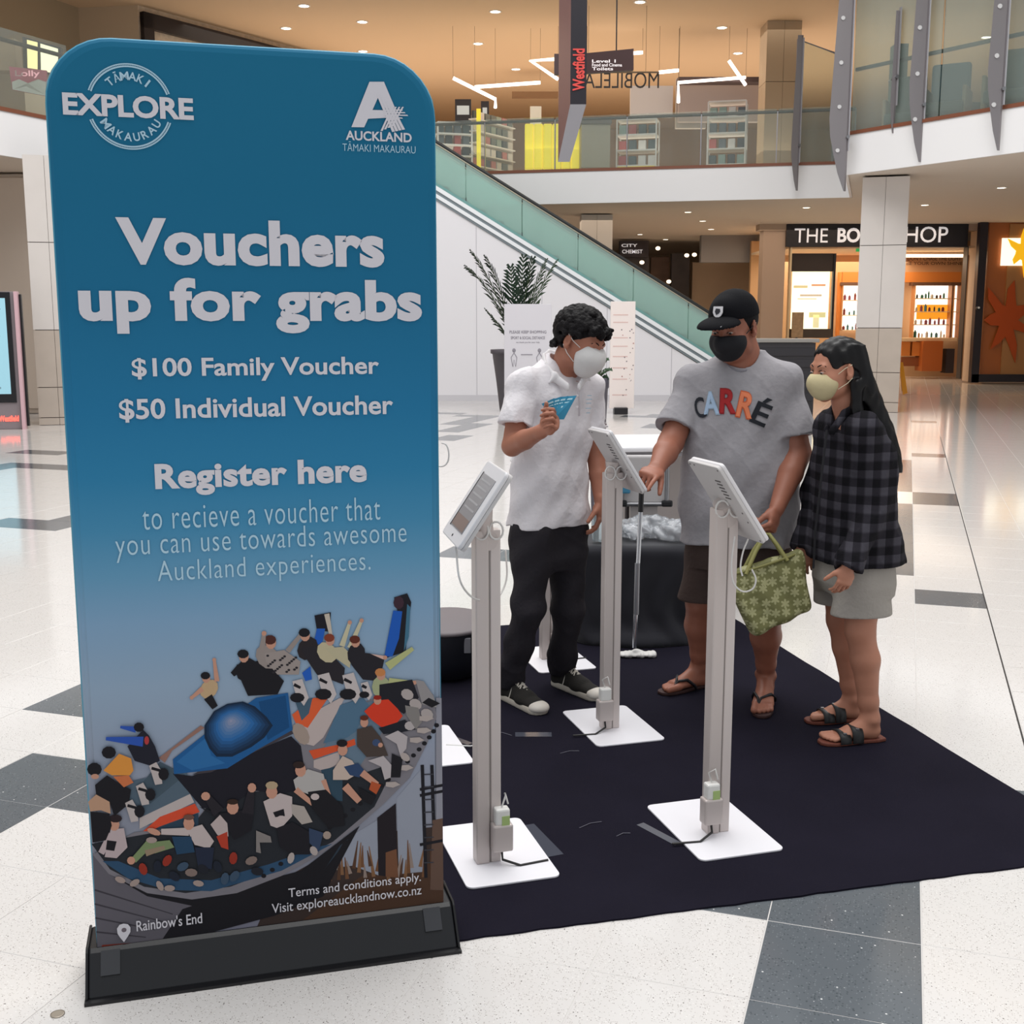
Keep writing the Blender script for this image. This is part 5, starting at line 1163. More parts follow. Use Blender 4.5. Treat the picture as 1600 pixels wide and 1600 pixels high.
mk = mask(p2, H2, R2, g2, mat('mask_black', '#17171c', rough=.8), [((0, .052, -.045), (.071, .058, .060)), ((0, .088, -.040), (.034, .040, .040)), ((0, .050, -.075), (.052, .052, .042))], 0, cy=.012, ctop=(0, .09, -.012), ntop=(0, -.10, 1))
for x in (-1, 1):
    mb = MB(); mb.tube([w(H2, R2, g2, x * .068, .035, -.016), w(H2, R2, g2, x * .080, .008, .004), w(H2, R2, g2, x * .086, -.012, .022)], .0018, 6); mb.build('strap', mat('strap_black', '#1a1a1e', rough=.7), mk)
# T-shirt
M_TEE = mat('tee_grey', '#9b989c', rough=.9, spec=.15, bump=.3, bscale=45, var=.04, vscale=40)
s = SD((.50, 4.40, .66), (1.34, 5.20, 1.58), .005)
s.loft(rows([(548, 1160, 4.89, .085, .070), (556, 1160, 4.89, .112, .082), (568, 1159, 4.88, .150, .098), (584, 1157, 4.87, .188, .115), (608, 1157, 4.87, .220, .134), (655, 1158, 4.86, .234, .156), (720, 1157, 4.85, .245, .172), (780, 1155, 4.85, .25, .176), (830, 1154, 4.85, .246, .172), (846, 1154, 4.85, .246, .172)], Y2), k=.02, p=2.25)
s.ell(shR, .070, k=.07); s.ell(shL, .070, k=.07); s.cone(P(1148, 582, 4.88), shR, .06, .066, k=.06); s.cone(P(1168, 580, 4.86), shL, .06, .066, k=.06)
for a, b, f in ((shR, elR, .76), (shL, elL, .76)):
    q = s.like(); q.econe(a, a + (b - a) * (f + .04), (.070, .072), (.090, .086), (1, 0, 0), k=.0); c = a + (b - a) * f; A = axes(b - a)
    q.box(c + A[:, 2] * .12, (.15, .15, .12), R=A, rnd=0, k=.003, op='s'); q.cone(c - A[:, 2] * .012, c + A[:, 2] * .02, .062, .072, k=.003, op='s'); s.merge(q, .025)
s.disp(ridg(-.0022, 1, 8)); s.disp(wr((.0035, 16, 8, 26, 1.6), (.004, -26, 10, 18, 1.8), (.0018, 48, 20, -40, 1.2)))
s.econe(P(1154, 850, 4.85), P(1154, 838, 4.85), (.232, .158), (.228, .154), (math.cos(math.radians(-14)), math.sin(math.radians(-14)), 0), k=.004, op='s')
s.cone(P(1158, 572, 4.84), P(1156, 545, 4.83), .062, .080, k=.01, op='s'); tee = s.mesh('t_shirt', M_TEE, p2)
bt = tee.data
from mathutils.bvhtree import BVHTree
def cling(mb, obj, par, k=.003):             # lay lettering on a cloth surface, seen along the wearer's chest normal
    bv = BVHTree.FromPolygons([v.co for v in obj.data.vertices], [tuple(p.vertices) for p in obj.data.polygons]); Mi = rootmat(par); I = Mi.inverted(); out = []
    for v in mb.v:
        p = I @ Vector(v); hit = bv.ray_cast(p + Vector((mb.n[0] * .5, mb.n[1] * .5, 0)), Vector((-mb.n[0], -mb.n[1], 0)))
        out.append(tuple(Mi @ (hit[0] + hit[1] * k)) if hit[0] else v)
    mb.v = out
fy = math.radians(Y2); chestn = np.array((math.sin(fy), -math.cos(fy), 0)); chestu = Vector((math.cos(fy), math.sin(fy), 0))
def dense_text(mb, ch, O, ex, ey, w_, h_, off):
    v, f = text_geo(ch, off); xs = [p[0] for p in v]; ys = [p[1] for p in v]; bm = bmesh.new(); bv_ = [bm.verts.new((p[0], p[1], 0)) for p in v]
    for q in f: 
        try: bm.faces.new([bv_[i] for i in q])
        except ValueError: pass
    bmesh.ops.triangulate(bm, faces=bm.faces[:]); bmesh.ops.subdivide_edges(bm, edges=[e for e in bm.edges if e.calc_length() > .12], cuts=3, use_grid_fill=True); bmesh.ops.triangulate(bm, faces=bm.faces[:]); bm.verts.index_update()
    vs = [O + ex * ((p.co.x - min(xs)) / (max(xs) - min(xs)) * w_) + ey * ((p.co.y - min(ys)) / (max(ys) - min(ys)) * h_) for p in bm.verts]
    mb.add(vs, [tuple(q.index for q in fc.verts) for fc in bm.faces]); bm.free()
for ch, px, py, w_, h_, ang, col, oc in (('C', 1091, 640, .048, .085, 16, '#22242c', None), ('A', 1109, 632, .062, .088, 6, '#a9c0da', '#9fb4c8'), ('R', 1137, 628, .064, .095, 0, '#a82a2c', '#8e2427'), ('R', 1166, 634, .064, .098, -10, '#e2815a', '#c9603c'), ('É', 1191, 643, .064, .112, -22, '#1c1f26', None)):
    c = Vector(P(px, py, 4.70)); a = math.radians(ang); ex = chestu * math.cos(a) + UP * math.sin(a); ey = UP * math.cos(a) - chestu * math.sin(a)
    for k_, (sc, cc, off) in enumerate(((1.10, oc, .05), (1.0, col, .02))):
        if cc is None: continue
        mb = MB(); mb.n = chestn; dense_text(mb, ch, c - ex * w_ * sc / 2 - ey * h_ * sc / 2, ex, ey, w_ * sc, h_ * sc, off); cling(mb, tee, p2, .003 + .0015 * k_); mb.build('letter', mat('felt_' + cc[1:], cc, rough=.9), tee)
mb = MB(); pts = []
for px, py in ((1112, 562), (1108, 590), (1100, 612), (1092, 634), (1090, 655)): pts.append(P(px, py, 4.72))
mb.tube([P(1158 + 27 * math.cos(t), 556 + 24 * math.sin(t), 4.85 - .085 * math.sin(t)) for t in [math.pi * i / 12 for i in range(13)]], .0045, 6); mb.n = chestn; mb.build('neck_rib', mat('rib_grey', '#85838a', rough=.9), tee)
# shorts
M_SHO = mat('shorts_brown', '#4a3d39', rough=.85, spec=.2, bump=.3, bscale=60)
s = SD((.55, 4.55, .40), (1.30, 5.22, .84), .005); sdv = (math.cos(fy), math.sin(fy), 0)
s.loft(rows([(835, 1154, 4.86, .215, .15), (865, 1154, 4.86, .215, .15), (885, 1154, 4.86, .20, .14)], Y2), k=.02)
for a, b in ((hpR, knR), (hpL, knL)):
    q = s.like(); q.econe(a, b + np.array((0, 0, -.02)), (.118, .125), (.100, .108), sdv, k=0); q.disp(wr((.003, 20, 10, 14, 2.0), (.0025, -30, 20, 24, 1.5))); q.box(b + np.array((0, 0, -.135)), (.25, .25, .15), rnd=0, k=.003, op='s'); q.econe(b + np.array((0, 0, .03)), b + np.array((0, 0, -.03)), (.088, .096), (.090, .098), sdv, k=.003, op='s'); s.merge(q, .02)
s.mesh('shorts', M_SHO, p2)
def sandal(par, hl, to, left, sole, strapm, kind, g=1.0):
    h = np.array([hl.x, hl.y, 0]); t = np.array([to.x, to.y, 0]); d = _n3(t - h); L = np.linalg.norm(t - h); u = np.array([0, 0, 1.]); sd = np.array([d[1], -d[0], 0]) * (1 if left else -1); c = h + d * L / 2
    prof = [(-.01, .026), (.03, .036), (.10, .034), (.17, .045), (.215, .046), (.25, .036), (.268, .016)]; sc = (L + .012) / .262
    pl = [c + d * (-.006 - L / 2 + x * sc) + sd * y for x, y in prof] + [c + d * (-.006 - L / 2 + x * sc) - sd * y * .95 for x, y in prof[::-1]]
    mb = MB(); mb.prism([p + u * .0065 for p in pl], (0, 0, .014)); o = mb.build('sandal', sole, par, bevel=.004)
    at = lambda f, s_, z: h + d * L * f + sd * s_ * g + u * z
    if kind == 'thong':
        for e in (-1, 1):
            mb = MB(); mb.tube([at(.80, .018, .034), at(.72, .014 + e * .006, .060), at(.58, e * .032 + .004, .064), at(.44, e * .043, .034), at(.40, e * .042, .016)], [.004, .0055, .007, .007, .006], 8); mb.build('strap', strapm, o)
    else:
        for f0, z0 in ((.68, .050), (.47, .070)):
            n = 10; ring = []
            for i in range(n + 1):
                a = math.pi * i / n; ring.append((math.cos(a) * .052, .018 + math.sin(a) ** .7 * (z0 - .010)))
            mb = MB(); wd = .022
            vs = [at(f0, x, z) - d * wd for x, z in ring] + [at(f0, x, z + .001) + d * wd for x, z in ring] + [at(f0, x * .93, z - .004) - d * wd for x, z in ring] + [at(f0, x * .93, z - .004) + d * wd for x, z in ring]; n1 = n + 1
            fs = []
            for i in range(n): fs += [(i, i + 1, n1 + i + 1, n1 + i), (2 * n1 + i, 3 * n1 + i, 3 * n1 + i + 1, 2 * n1 + i + 1), (i, 2 * n1 + i, 2 * n1 + i + 1, i + 1), (n1 + i, n1 + i + 1, 3 * n1 + i + 1, 3 * n1 + i)]
            mb.add(vs, fs, True); st = mb.build('strap', strapm, o)
            mb = MB(); mb.box(at(f0, -.034 if kind else .03, z0 * .78 + .012), (.014, .010, .012), rz=math.atan2(d[1], d[0])); mb.build('buckle', M_STEEL, o, bevel=.002)
    return o
M_SOLE = mat('sole_brown', '#3b2321', rough=.7); M_THONG = mat('thong_black', '#161318', rough=.5)
sandal(p2, hlR, toR, False, M_SOLE, M_THONG, 'thong', 1.08); sandal(p2, hlL, toL, True, M_SOLE, M_THONG, 'thong', 1.08)

# ------------------------------------------------------------------ woman in the checked shirt
p3 = thing('person', 'woman with long black hair, cream face mask, dark checked shirt and pale grey shorts', 'person', tuple(G(1325, 1150)))
Y3 = -69.0; f3 = np.array((-.93, -.36, 0)); l3 = np.array((.36, -.93, 0))
shL, shR = P(1347, 672, 4.35), P(1302, 668, 4.62); elL, wrL = P(1366, 782, 4.38), P(1326, 884, 4.25); elR, wrR = P(1278, 775, 4.68), P(1256, 852, 4.60)
hpL, hpR = P(1348, 900, 4.42), P(1318, 892, 4.58); knL, knR = P(1344, 985, 4.40), P(1314, 968, 4.60)
hlL, toL = G(1374, 1158), G(1284, 1165); hlR, toR = G(1346, 1127), G(1262, 1131)
anL = np.array([hlL.x, hlL.y, .10]) + _n3(toL - hlL) * .045; anR = np.array([hlR.x, hlR.y, .10]) + _n3(toR - hlR) * .045
H3 = P(1305, 577, 4.47); R3 = rotm(112, -7, 0); g3 = .98
s = SD((.98, 4.00, -.01), (1.62, 4.95, 1.72), .0045)
s.loft(rows([(662, 1328, 4.50, .13, .065), (720, 1332, 4.50, .15, .09), (800, 1334, 4.50, .13, .09), (890, 1336, 4.50, .14, .11)], Y3), k=.03)
s.chain([P(1326, 658, 4.50), P(1322, 628, 4.49), H3 + R3 @ np.array([0, -.02, -.05])], [.056, .047, .05], k=.03)
for a in (shL, shR): s.cone(P(1328, 664, 4.50), a, .045, .042, k=.03)
for a, b, c in ((shL, elL, wrL), (shR, elR, wrR)): s.chain([a, b], [.044, .036], k=.02); s.chain([b, b * .6 + c * .4, c], [.036, .034, .022], k=.01)
for a, b, c in ((hpL, knL, anL), (hpR, knR, anR)):
    s.chain([a, b], [.088, .056], k=.03); cf = b * .66 + c * .34 + np.array((.008, .004, 0)); s.chain([b, cf, b * .18 + c * .82, c], [.054, .054, .037, .033], k=.02)
head(s, H3, R3, g3, jaw=.9)
hand(s, wrL, (-.22, -.05, -.97), (-.25, .9, 0), (-1, -.1, 0), .80, curl=(26, 30, 20), spread=.03)
hand(s, wrR, (.05, -.05, -1), (.3, .9, 0), (-1, 0, 0), .88, curl=(24, 28, 18))
foot(s, hlL, toL, anL, .93, lift=.020, left=True); foot(s, hlR, toR, anR, .93, lift=.020, left=False)
s.mesh('body', SK3, p3); eyes(p3, H3, R3, g3, HAIRB)
s = SD((1.05, 4.22, 1.05), (1.62, 4.76, 1.74), .0045); s.local(H3, R3); q = lambda *a: np.array(a) * g3
s.ell(q(0, -.020, .036), q(.084, .102, .088), k=.01); s.ell(q(0, .125, -.008), q(.088, .092, .098), k=.006, op='s'); s.ell(q(-.085, .01, -.02), q(.03, .036, .042), k=.01, op='s')
s.ell(q(-.078, .020, -.015), q(.018, .046, .055), k=.02, op='s') if False else None
s.local()
s.loft(rows([(540, 1326, 4.48, .070, .044), (575, 1333, 4.48, .080, .048), (610, 1344, 4.48, .082, .056), (640, 1354, 4.49, .086, .058), (670, 1366, 4.49, .092, .058), (700, 1374, 4.49, .094, .056), (725, 1384, 4.49, .086, .036), (745, 1391, 4.49, .06, .018)], Y3), k=.03)
s.cone(P(1338, 600, 4.41), P(1338, 640, 4.40), .024, .020, k=.02); s.cone(P(1338, 640, 4.40), P(1344, 690, 4.36), .020, .010, k=.02); s.cone(w(H3, R3, g3, .074, -.018, .03), P(1322, 650, 4.58), .026, .020, k=.02)
s.disp(lambda X, Y, Z: .0022 * np.sin(230 * (X * .36 - Y * .93) + 7 * np.sin(Z * 9)) + .0012 * np.sin(150 * X + 90 * Y + 5 * np.sin(Z * 12)))
s.mesh('hair', mat('hair_long', '#0b090b', rough=.42, spec=.3), p3)
mk = mask(p3, H3, R3, g3, mat('mask_cream', '#c9bb93', rough=.8, bump=.15, bscale=60), [((0, .060, -.046), (.066, .062, .056)), ((0, .096, -.040), (.024, .030, .034)), ((0, .058, -.072), (.046, .050, .042))], 0, cy=.022, ctop=(0, .09, -.006), ntop=(0, -.05, 1))
for x in (-1, 1):
    mb = MB(); mb.tube([w(H3, R3, g3, x * .060, .040, -.016), w(H3, R3, g3, x * .079, .012, .008), w(H3, R3, g3, x * .086, -.014, .018)], .0017, 6); mb.tube([w(H3, R3, g3, x * .056, .034, -.070), w(H3, R3, g3, x * .078, .006, -.050), w(H3, R3, g3, x * .085, -.014, -.032)], .0017, 6); mb.build('strap', mat('strap_cream', '#d8cdb2', rough=.7), mk)
# checked shirt: woven check as colour on the cloth
M_CHK = mat('check_cloth', '#26252b', rough=.9, spec=.15, bump=.25, bscale=60); nt, b = nodes(M_CHK); tc = nt.nodes.new('ShaderNodeTexCoord'); sx = nt.nodes.new('ShaderNodeSeparateXYZ'); nt.links.new(tc.outputs['Object'], sx.inputs[0])
def band(out, fr, thr, ph):
    m1 = nt.nodes.new('ShaderNodeMath'); m1.operation = 'MULTIPLY_ADD'; m1.inputs[1].default_value = fr; m1.inputs[2].default_value = ph; nt.links.new(out, m1.inputs[0])
    m2 = nt.nodes.new('ShaderNodeMath'); m2.operation = 'FRACT'; nt.links.new(m1.outputs[0], m2.inputs[0]); m3 = nt.nodes.new('ShaderNodeMapRange'); m3.inputs[1].default_value = thr - .07; m3.inputs[2].default_value = thr + .07; nt.links.new(m2.outputs[0], m3.inputs[0]); return m3.outputs[0]
cmb = nt.nodes.new('ShaderNodeMath'); cmb.operation = 'MULTIPLY_ADD'; cmb.inputs[1].default_value = -.35; nt.links.new(sx.outputs[1], cmb.inputs[0]); nt.links.new(sx.outputs[0], cmb.inputs[2])
a1, a2 = band(cmb.outputs[0], 17, .52, .1), band(sx.outputs[2], 15.5, .52, .3); ad = nt.nodes.new('ShaderNodeMath'); ad.operation = 'ADD'; nt.links.new(a1, ad.inputs[0]); nt.links.new(a2, ad.inputs[1])
rp = nt.nodes.new('ShaderNodeValToRGB'); mr = nt.nodes.new('ShaderNodeMath'); mr.operation = 'MULTIPLY'; mr.inputs[1].default_value = .5; nt.links.new(ad.outputs[0], mr.inputs[0]); nt.links.new(mr.outputs[0], rp.inputs[0])
rp.color_ramp.elements[0].color = lin('#141317'); rp.color_ramp.elements[1].color = lin('#434148'); e = rp.color_ramp.elements.new(.5); e.color = lin('#29272d'); nt.links.new(rp.outputs[0], b.inputs['Base Color'])
s = SD((.98, 4.02, .70), (1.66, 4.96, 1.42), .005)
s.loft(rows([(636, 1326, 4.51, .062, .050), (646, 1327, 4.51, .100, .062), (660, 1329, 4.50, .145, .080), (676, 1331, 4.50, .165, .095), (700, 1334, 4.50, .180, .115), (760, 1336, 4.50, .185, .128), (830, 1335, 4.50, .192, .146), (880, 1334, 4.50, .198, .158), (892, 1334, 4.50, .198, .158)], Y3), k=.02, p=2.3)
for a, b_, c in ((shL, elL, wrL), (shR, elR, wrR)):
    s.ell(a + (0, 0, -.008), .056, k=.05); s.cone(P(1328, 662, 4.50), a, .045, .05, k=.05); q = s.like(); q.econe(a, b_, (.057, .057), (.064, .060), (1, 0, 0), k=0); q.econe(b_, c * 1.25 - b_ * .25, (.063, .058), (.050, .046), (1, 0, 0), k=.02); A = axes(c - b_)
    e = c + A[:, 2] * .012; q.box(e + A[:, 2] * .09, (.10, .10, .09), R=A, rnd=0, k=.003, op='s'); q.cone(e - A[:, 2] * .015, e + A[:, 2] * .02, .034, .040, k=.003, op='s'); s.merge(q, .018)
s.disp(ridg(-.0040, 3, 5)); s.disp(wr((.0045, 22, 12, 24, 1.8), (.004, -32, 14, 20, 1.6), (.002, 55, 20, -42, 1.2)))
s.econe(P(1334, 896, 4.50), P(1334, 884, 4.50), (.184, .144), (.180, .140), tuple(-l3 * -1), k=.004, op='s'); s.cone(P(1316, 648, 4.46), P(1296, 690, 4.40), .036, .006, k=.01, op='s'); s.cone(P(1324, 658, 4.50), P(1320, 628, 4.49), .044, .056, k=.01, op='s')
chk = s.mesh('checked_shirt', M_CHK, p3)
s = SD((1.08, 4.25, 1.15), (1.42, 4.75, 1.42), .004)
for pts in ([P(1345, 634, 4.50), P(1338, 637, 4.42), P(1318, 648, 4.40), P(1300, 674, 4.36)], [P(1345, 634, 4.50), P(1330, 634, 4.59), P(1304, 645, 4.56), P(1292, 672, 4.48)]):
    for a, b_ in zip(pts[:-1], pts[1:]):
        for t in np.linspace(0, 1, 7): s.ell(a + (b_ - a) * t, (.012, .010, .019), k=.006)
s.mesh('collar', M_CHK, chk)
mb = MB(); mb.tube([P(1292, 672, 4.345), P(1284, 740, 4.29), P(1274, 830, 4.27), P(1271, 888, 4.27)], .004, 6); mb.build('front_edge', mat('check_edge', '#17161b', rough=.9), chk)
M_PSH = mat('shorts_grey', '#a09a93', rough=.85, spec=.2, bump=.3, bscale=60)
s = SD((1.02, 4.15, .42), (1.62, 4.86, .92), .005)
s.loft(rows([(868, 1334, 4.50, .172, .132), (905, 1334, 4.50, .178, .140), (922, 1336, 4.50, .165, .13)], Y3), k=.02)
for a, b_, dz in ((hpL, knL, .065), (hpR, knR, .075)):
    q = s.like(); q.econe(a, b_ + np.array((0, 0, .02)), (.095, .122), (.090, .122), tuple(l3), k=0); q.disp(wr((.003, 20, 10, 14, 2.0), (.0024, -34, 20, 20, 1.5))); q.box(b_ + np.array((0, 0, dz - .15)), (.25, .25, .15), rnd=0, k=.003, op='s'); q.econe(b_ + np.array((0, 0, dz + .01)), b_ + np.array((0, 0, dz - .03)), (.068, .096), (.070, .098), tuple(l3), k=.003, op='s'); s.merge(q, .02)
s.mesh('shorts', M_PSH, p3)
M_SL3 = mat('cork_red', '#6e3a2c', rough=.7); M_ST3 = mat('strap_leather', '#1b1b1c', rough=.45)
sandal(p3, hlL, toL, True, M_SL3, M_ST3, 'two', .95); sandal(p3, hlR, toR, False, M_SL3, M_ST3, 'two', .95)

# ------------------------------------------------------------------ the green bag in his hand
bg = thing('tote_bag', 'olive green tote bag with pale flowers hanging from the hand of the man in grey', 'bag', tuple(P(1200, 985, 4.48)))
M_BAG = mat('bag_floral', '#6a6a37', rough=.55, spec=.35, bump=.3, bscale=25); nt, b = nodes(M_BAG); tc = nt.nodes.new('ShaderNodeTexCoord'); sq = nt.nodes.new('ShaderNodeSeparateXYZ'); nt.links.new(tc.outputs['Object'], sq.inputs[0]); mp = nt.nodes.new('ShaderNodeCombineXYZ'); nt.links.new(sq.outputs[0], mp.inputs[0]); nt.links.new(sq.outputs[2], mp.inputs[1])
vo = nt.nodes.new('ShaderNodeTexVoronoi'); vo.voronoi_dimensions = '2D'; vo.inputs['Scale'].default_value = 25; vo.inputs['Randomness'].default_value = .55; nt.links.new(mp.outputs[0], vo.inputs['Vector'])
su = nt.nodes.new('ShaderNodeVectorMath'); su.operation = 'SUBTRACT'; sc_ = nt.nodes.new('ShaderNodeVectorMath'); sc_.operation = 'SCALE'; sc_.inputs['Scale'].default_value = 25
nt.links.new(mp.outputs[0], su.inputs[0]); nt.links.new(vo.outputs['Position'], su.inputs[1]); nt.links.new(su.outputs[0], sc_.inputs[0])
sp = nt.nodes.new('ShaderNodeSeparateXYZ'); nt.links.new(sc_.outputs[0], sp.inputs[0]); at = nt.nodes.new('ShaderNodeMath'); at.operation = 'ARCTAN2'; nt.links.new(sp.outputs[0], at.inputs[0]); nt.links.new(sp.outputs[1], at.inputs[1])
m5 = nt.nodes.new('ShaderNodeMath'); m5.operation = 'MULTIPLY'; m5.inputs[1].default_value = 3; nt.links.new(at.outputs[0], m5.inputs[0]); co = nt.nodes.new('ShaderNodeMath'); co.operation = 'COSINE'; nt.links.new(m5.outputs[0], co.inputs[0]); ab = nt.nodes.new('ShaderNodeMath'); ab.operation = 'ABSOLUTE'; nt.links.new(co.outputs[0], ab.inputs[0])
ma_ = nt.nodes.new('ShaderNodeMath'); ma_.operation = 'MULTIPLY_ADD'; ma_.inputs[1].default_value = .30; ma_.inputs[2].default_value = .17; nt.links.new(ab.outputs[0], ma_.inputs[0]); lt = nt.nodes.new('ShaderNodeMath'); lt.operation = 'LESS_THAN'; nt.links.new(vo.outputs['Distance'], lt.inputs[0]); nt.links.new(ma_.outputs[0], lt.inputs[1])
mx = nt.nodes.new('ShaderNodeMix'); mx.data_type = 'RGBA'; mx.inputs[6].default_value = lin('#706f45'); mx.inputs[7].default_value = lin('#a09e74'); nt.links.new(lt.outputs[0], mx.inputs[0]); nt.links.new(mx.outputs[2], b.inputs['Base Color'])
BY = 4.46; tl, tr, br, bl = P(1142, 902, BY), P(1247, 868, BY + .02), P(1256, 945, BY + .02), P(1178, 982, BY)
s = SD((.76, BY - .12, .34), (1.24, BY + .14, 1.02), .0045)
for i in range(13):
    t = i / 12
    for j in range(9):
        u = j / 8; top = tl * (1 - t) + tr * t; bot = bl * (1 - t) + br * t; c = top * (1 - u) + bot * u; dp = .018 + .038 * u ** .6; s.ell(c, (.020, dp, .022), k=.02)
s.disp(wr((.003, 40, 0, 30, 2.0)))
s.mesh('bag_body', M_BAG, bg)
mb = MB(); n_ = 24
rim = []
for i in range(n_):
    a = 2 * math.pi * i / n_; t = .5 + .5 * math.cos(a); p = tl * (1 - t) + tr * t; rim.append(p + np.array((0, .030 * math.sin(a), .012)))
mb.tube(rim, .006, 6, closed=True); mb.build('rim', mat('bag_rim', '#777440', rough=.6), bg)
hp = P(1199, 836, 4.50)
for dy in (-.028, .028):
    a, c = tl * .62 + tr * .38 + np.array((0, dy, .0)), tl * .12 + tr * .88 + np.array((0, dy, .0)); mb = MB()
    a2, c2 = (tl * .80 + tr * .20), (tl * .18 + tr * .82)
    mb.tube([a2 + (0, dy, 0), a2 * .4 + hp * .6 + (-.012, dy * .6, .0), hp + (-.006, dy * .2, .004), hp + (.006, dy * .2, .004), c2 * .4 + hp * .6 + (.008, dy * .6, 0), c2 + (0, dy, 0)], [.008, .008, .0075, .0075, .008, .008], 8); mb.build('handle', mat('bag_handle', '#8b8750', rough=.6), bg)
# ================================================================ BALUSTRADES, ESCALATOR, SHOPS, SIGNS AND PLANTS
def along(A, B, px):                       # point of the plan line A-B seen at image column px
    A, B = Vector(A), Vector(B); best = None
    for i in range(400):
        t = i / 399 * 1.6 - .3; p = A.lerp(B, t); d = p.y * _cp - (5.5 - CAMZ) * _sp; x = 800 + FPX * p.x / d
        if best is None or abs(x - px) < best[0]: best = (abs(x - px), p)
    return best[1]
def bal(name, lab, A, B, z0, z1, pw, m, rail_z=5.95, post=True, railm=None):
    A, B = Vector(A + (0,)), Vector(B + (0,)); d = (B - A); L = d.length; d.normalize(); n = Vector((-d.y, d.x, 0)); n = n if n.y > 0 else -n
    o = thing(name, lab, 'balustrade', tuple(A + UP * z0), group='glass balustrades'); k = max(1, round(L / pw)); st = L / k
    for i in range(k):
        c = A + d * (st * (i + .5)) + n * .02; mb = MB(); mb.box(c + UP * ((z0 + z1) / 2), (st - .03, .014, z1 - z0), rz=math.atan2(d.y, d.x)); mb.build('glass_panel', m, o)
    mb = MB(); mb.tube([A + n * .10 + UP * rail_z, B + n * .10 + UP * rail_z], .034, 10); mb.build('handrail', railm or mat('rail_dark', '#4a423d', rough=.35, metal=.3), o)
    if post:
        for i in range(k + 1):
            c = A + d * (st * i) + n * .05; mb = MB(); mb.box(c + UP * ((z0 + rail_z) / 2), (.022, .05, rail_z - z0), rz=math.atan2(d.y, d.x)); mb.build('post', M_STEEL, o)
            mb = MB(); mb.tube([c + UP * (rail_z - .06), c + n * .06 + UP * (rail_z - .01)], .012, 6); mb.build('bracket', M_STEEL, o)
    return o
bal('balustrade', 'long glass balustrade with a dark handrail in front of the phone shops', CL, CR, 4.9, 6.0, 1.55, M_GLASS)
bal('balustrade', 'tall greenish glass balustrade at the upper right, between steel fins', RC, (13.0, 11.0), 4.9, 8.3, 1.9, glass('tall_glass', '#dfe8e4', .16), post=False)
bal('balustrade', 'glass balustrade with a dark handrail at the upper left', (-12.5, 11.0), LD, 4.9, 6.1, 1.6, M_GLASS)
bal('balustrade', 'short turn of glass balustrade behind the top of the blue banner', LD, LC, 4.9, 6.1, 1.5, M_GLASS)
# steel fins: tapered plates standing off the fascia
def fin(px, Ybase, zlo, zhi, wmax, lab, bolts=True):
    p = V(px, 200, Ybase); o = thing('steel_fin', lab, 'fin', (p.x, Ybase, zlo), group='steel fins of the balustrade'); n = 14; L, R = [], []
    for i in range(n + 1):
        t = i / n; z = zlo + (zhi - zlo) * t; w_ = wmax * (min(1, (t * 4.0) ** .75) if t < .25 else 1 - .45 * (t - .25) / .75); L.append(Vector((p.x - w_, Ybase, z))); R.append(Vector((p.x + .015, Ybase - .0, z)))
    mb = MB(); mb.prism(L + R[::-1], (.03, .012, 0)); mb.build('fin_plate', mat('fin_steel', '#8b8688', rough=.35, metal=.55), o)
    mb = MB(); mb.box((p.x + .05, Ybase + .02, (zlo + zhi) / 2 + .25), (.018, .10, (zhi - zlo) * .8)); mb.build('fin_edge', mat('fin_light', '#b9b7bb', rough=.25, metal=.5), o)
    if bolts:
        for i in range(4):
            z = zlo + (zhi - zlo) * (.16 + .17 * i); mb = MB(); mb.cyl((p.x - wmax * .45, Ybase - .008, z), (p.x - wmax * .45, Ybase - .02, z), .035, seg=10); mb.build('bolt', mat('bolt_bright', '#d8d6d6', rough=.2, metal=.3), o)
    mb = MB(); mb.tube([(p.x + .03, Ybase - .05, zlo + .9), (p.x + .03, Ybase + .35, zlo + .9)], .03, 8); mb.build('stand_off', M_STEEL, o)
    return o
fin(1322, 20.9, 3.86, 8.1, .30, 'tallest steel fin, at the corner where the balcony turns')
fin(1438, 19.9, 4.22, 8.4, .22, 'steel fin with bolts, second from the balcony corner')
fin(1560, 18.6, 4.22, 8.4, .22, 'steel fin with bolts at the right edge of the picture')
fin(1247, 24.9, 4.3, 7.35, .13, 'slender steel fin in front of the tan upper column', False)
fin(1394, 20.4, 4.75, 6.7, .05, 'thin dark rod fin between the corner fin and the next one', False)
# windscreen behind the slender fin
sc = thing('glass_screen', 'grey framed glass screen standing behind the slender steel fin', 'screen', (6.6, 25.6, 4.9)); mb = MB(); a, b = V(1248, 65, 25.3), V(1305, 85, 25.6)
mb.prism([V(1248, 62, 25.3), V(1308, 84, 25.7), Vector((V(1308, 84, 25.7).x, 25.7, 4.9)), Vector((a.x, 25.3, 4.9))], (.01, .02, 0)); mb.build('pane', M_GLASS, sc)
mb = MB(); mb.tube([Vector((a.x, 25.3, 4.9)), V(1248, 62, 25.3), V(1308, 84, 25.7), Vector((V(1308, 84, 25.7).x, 25.7, 4.9))], .035, 6); mb.build('frame', mat('frame_grey', '#8f8a90', rough=.4), sc)

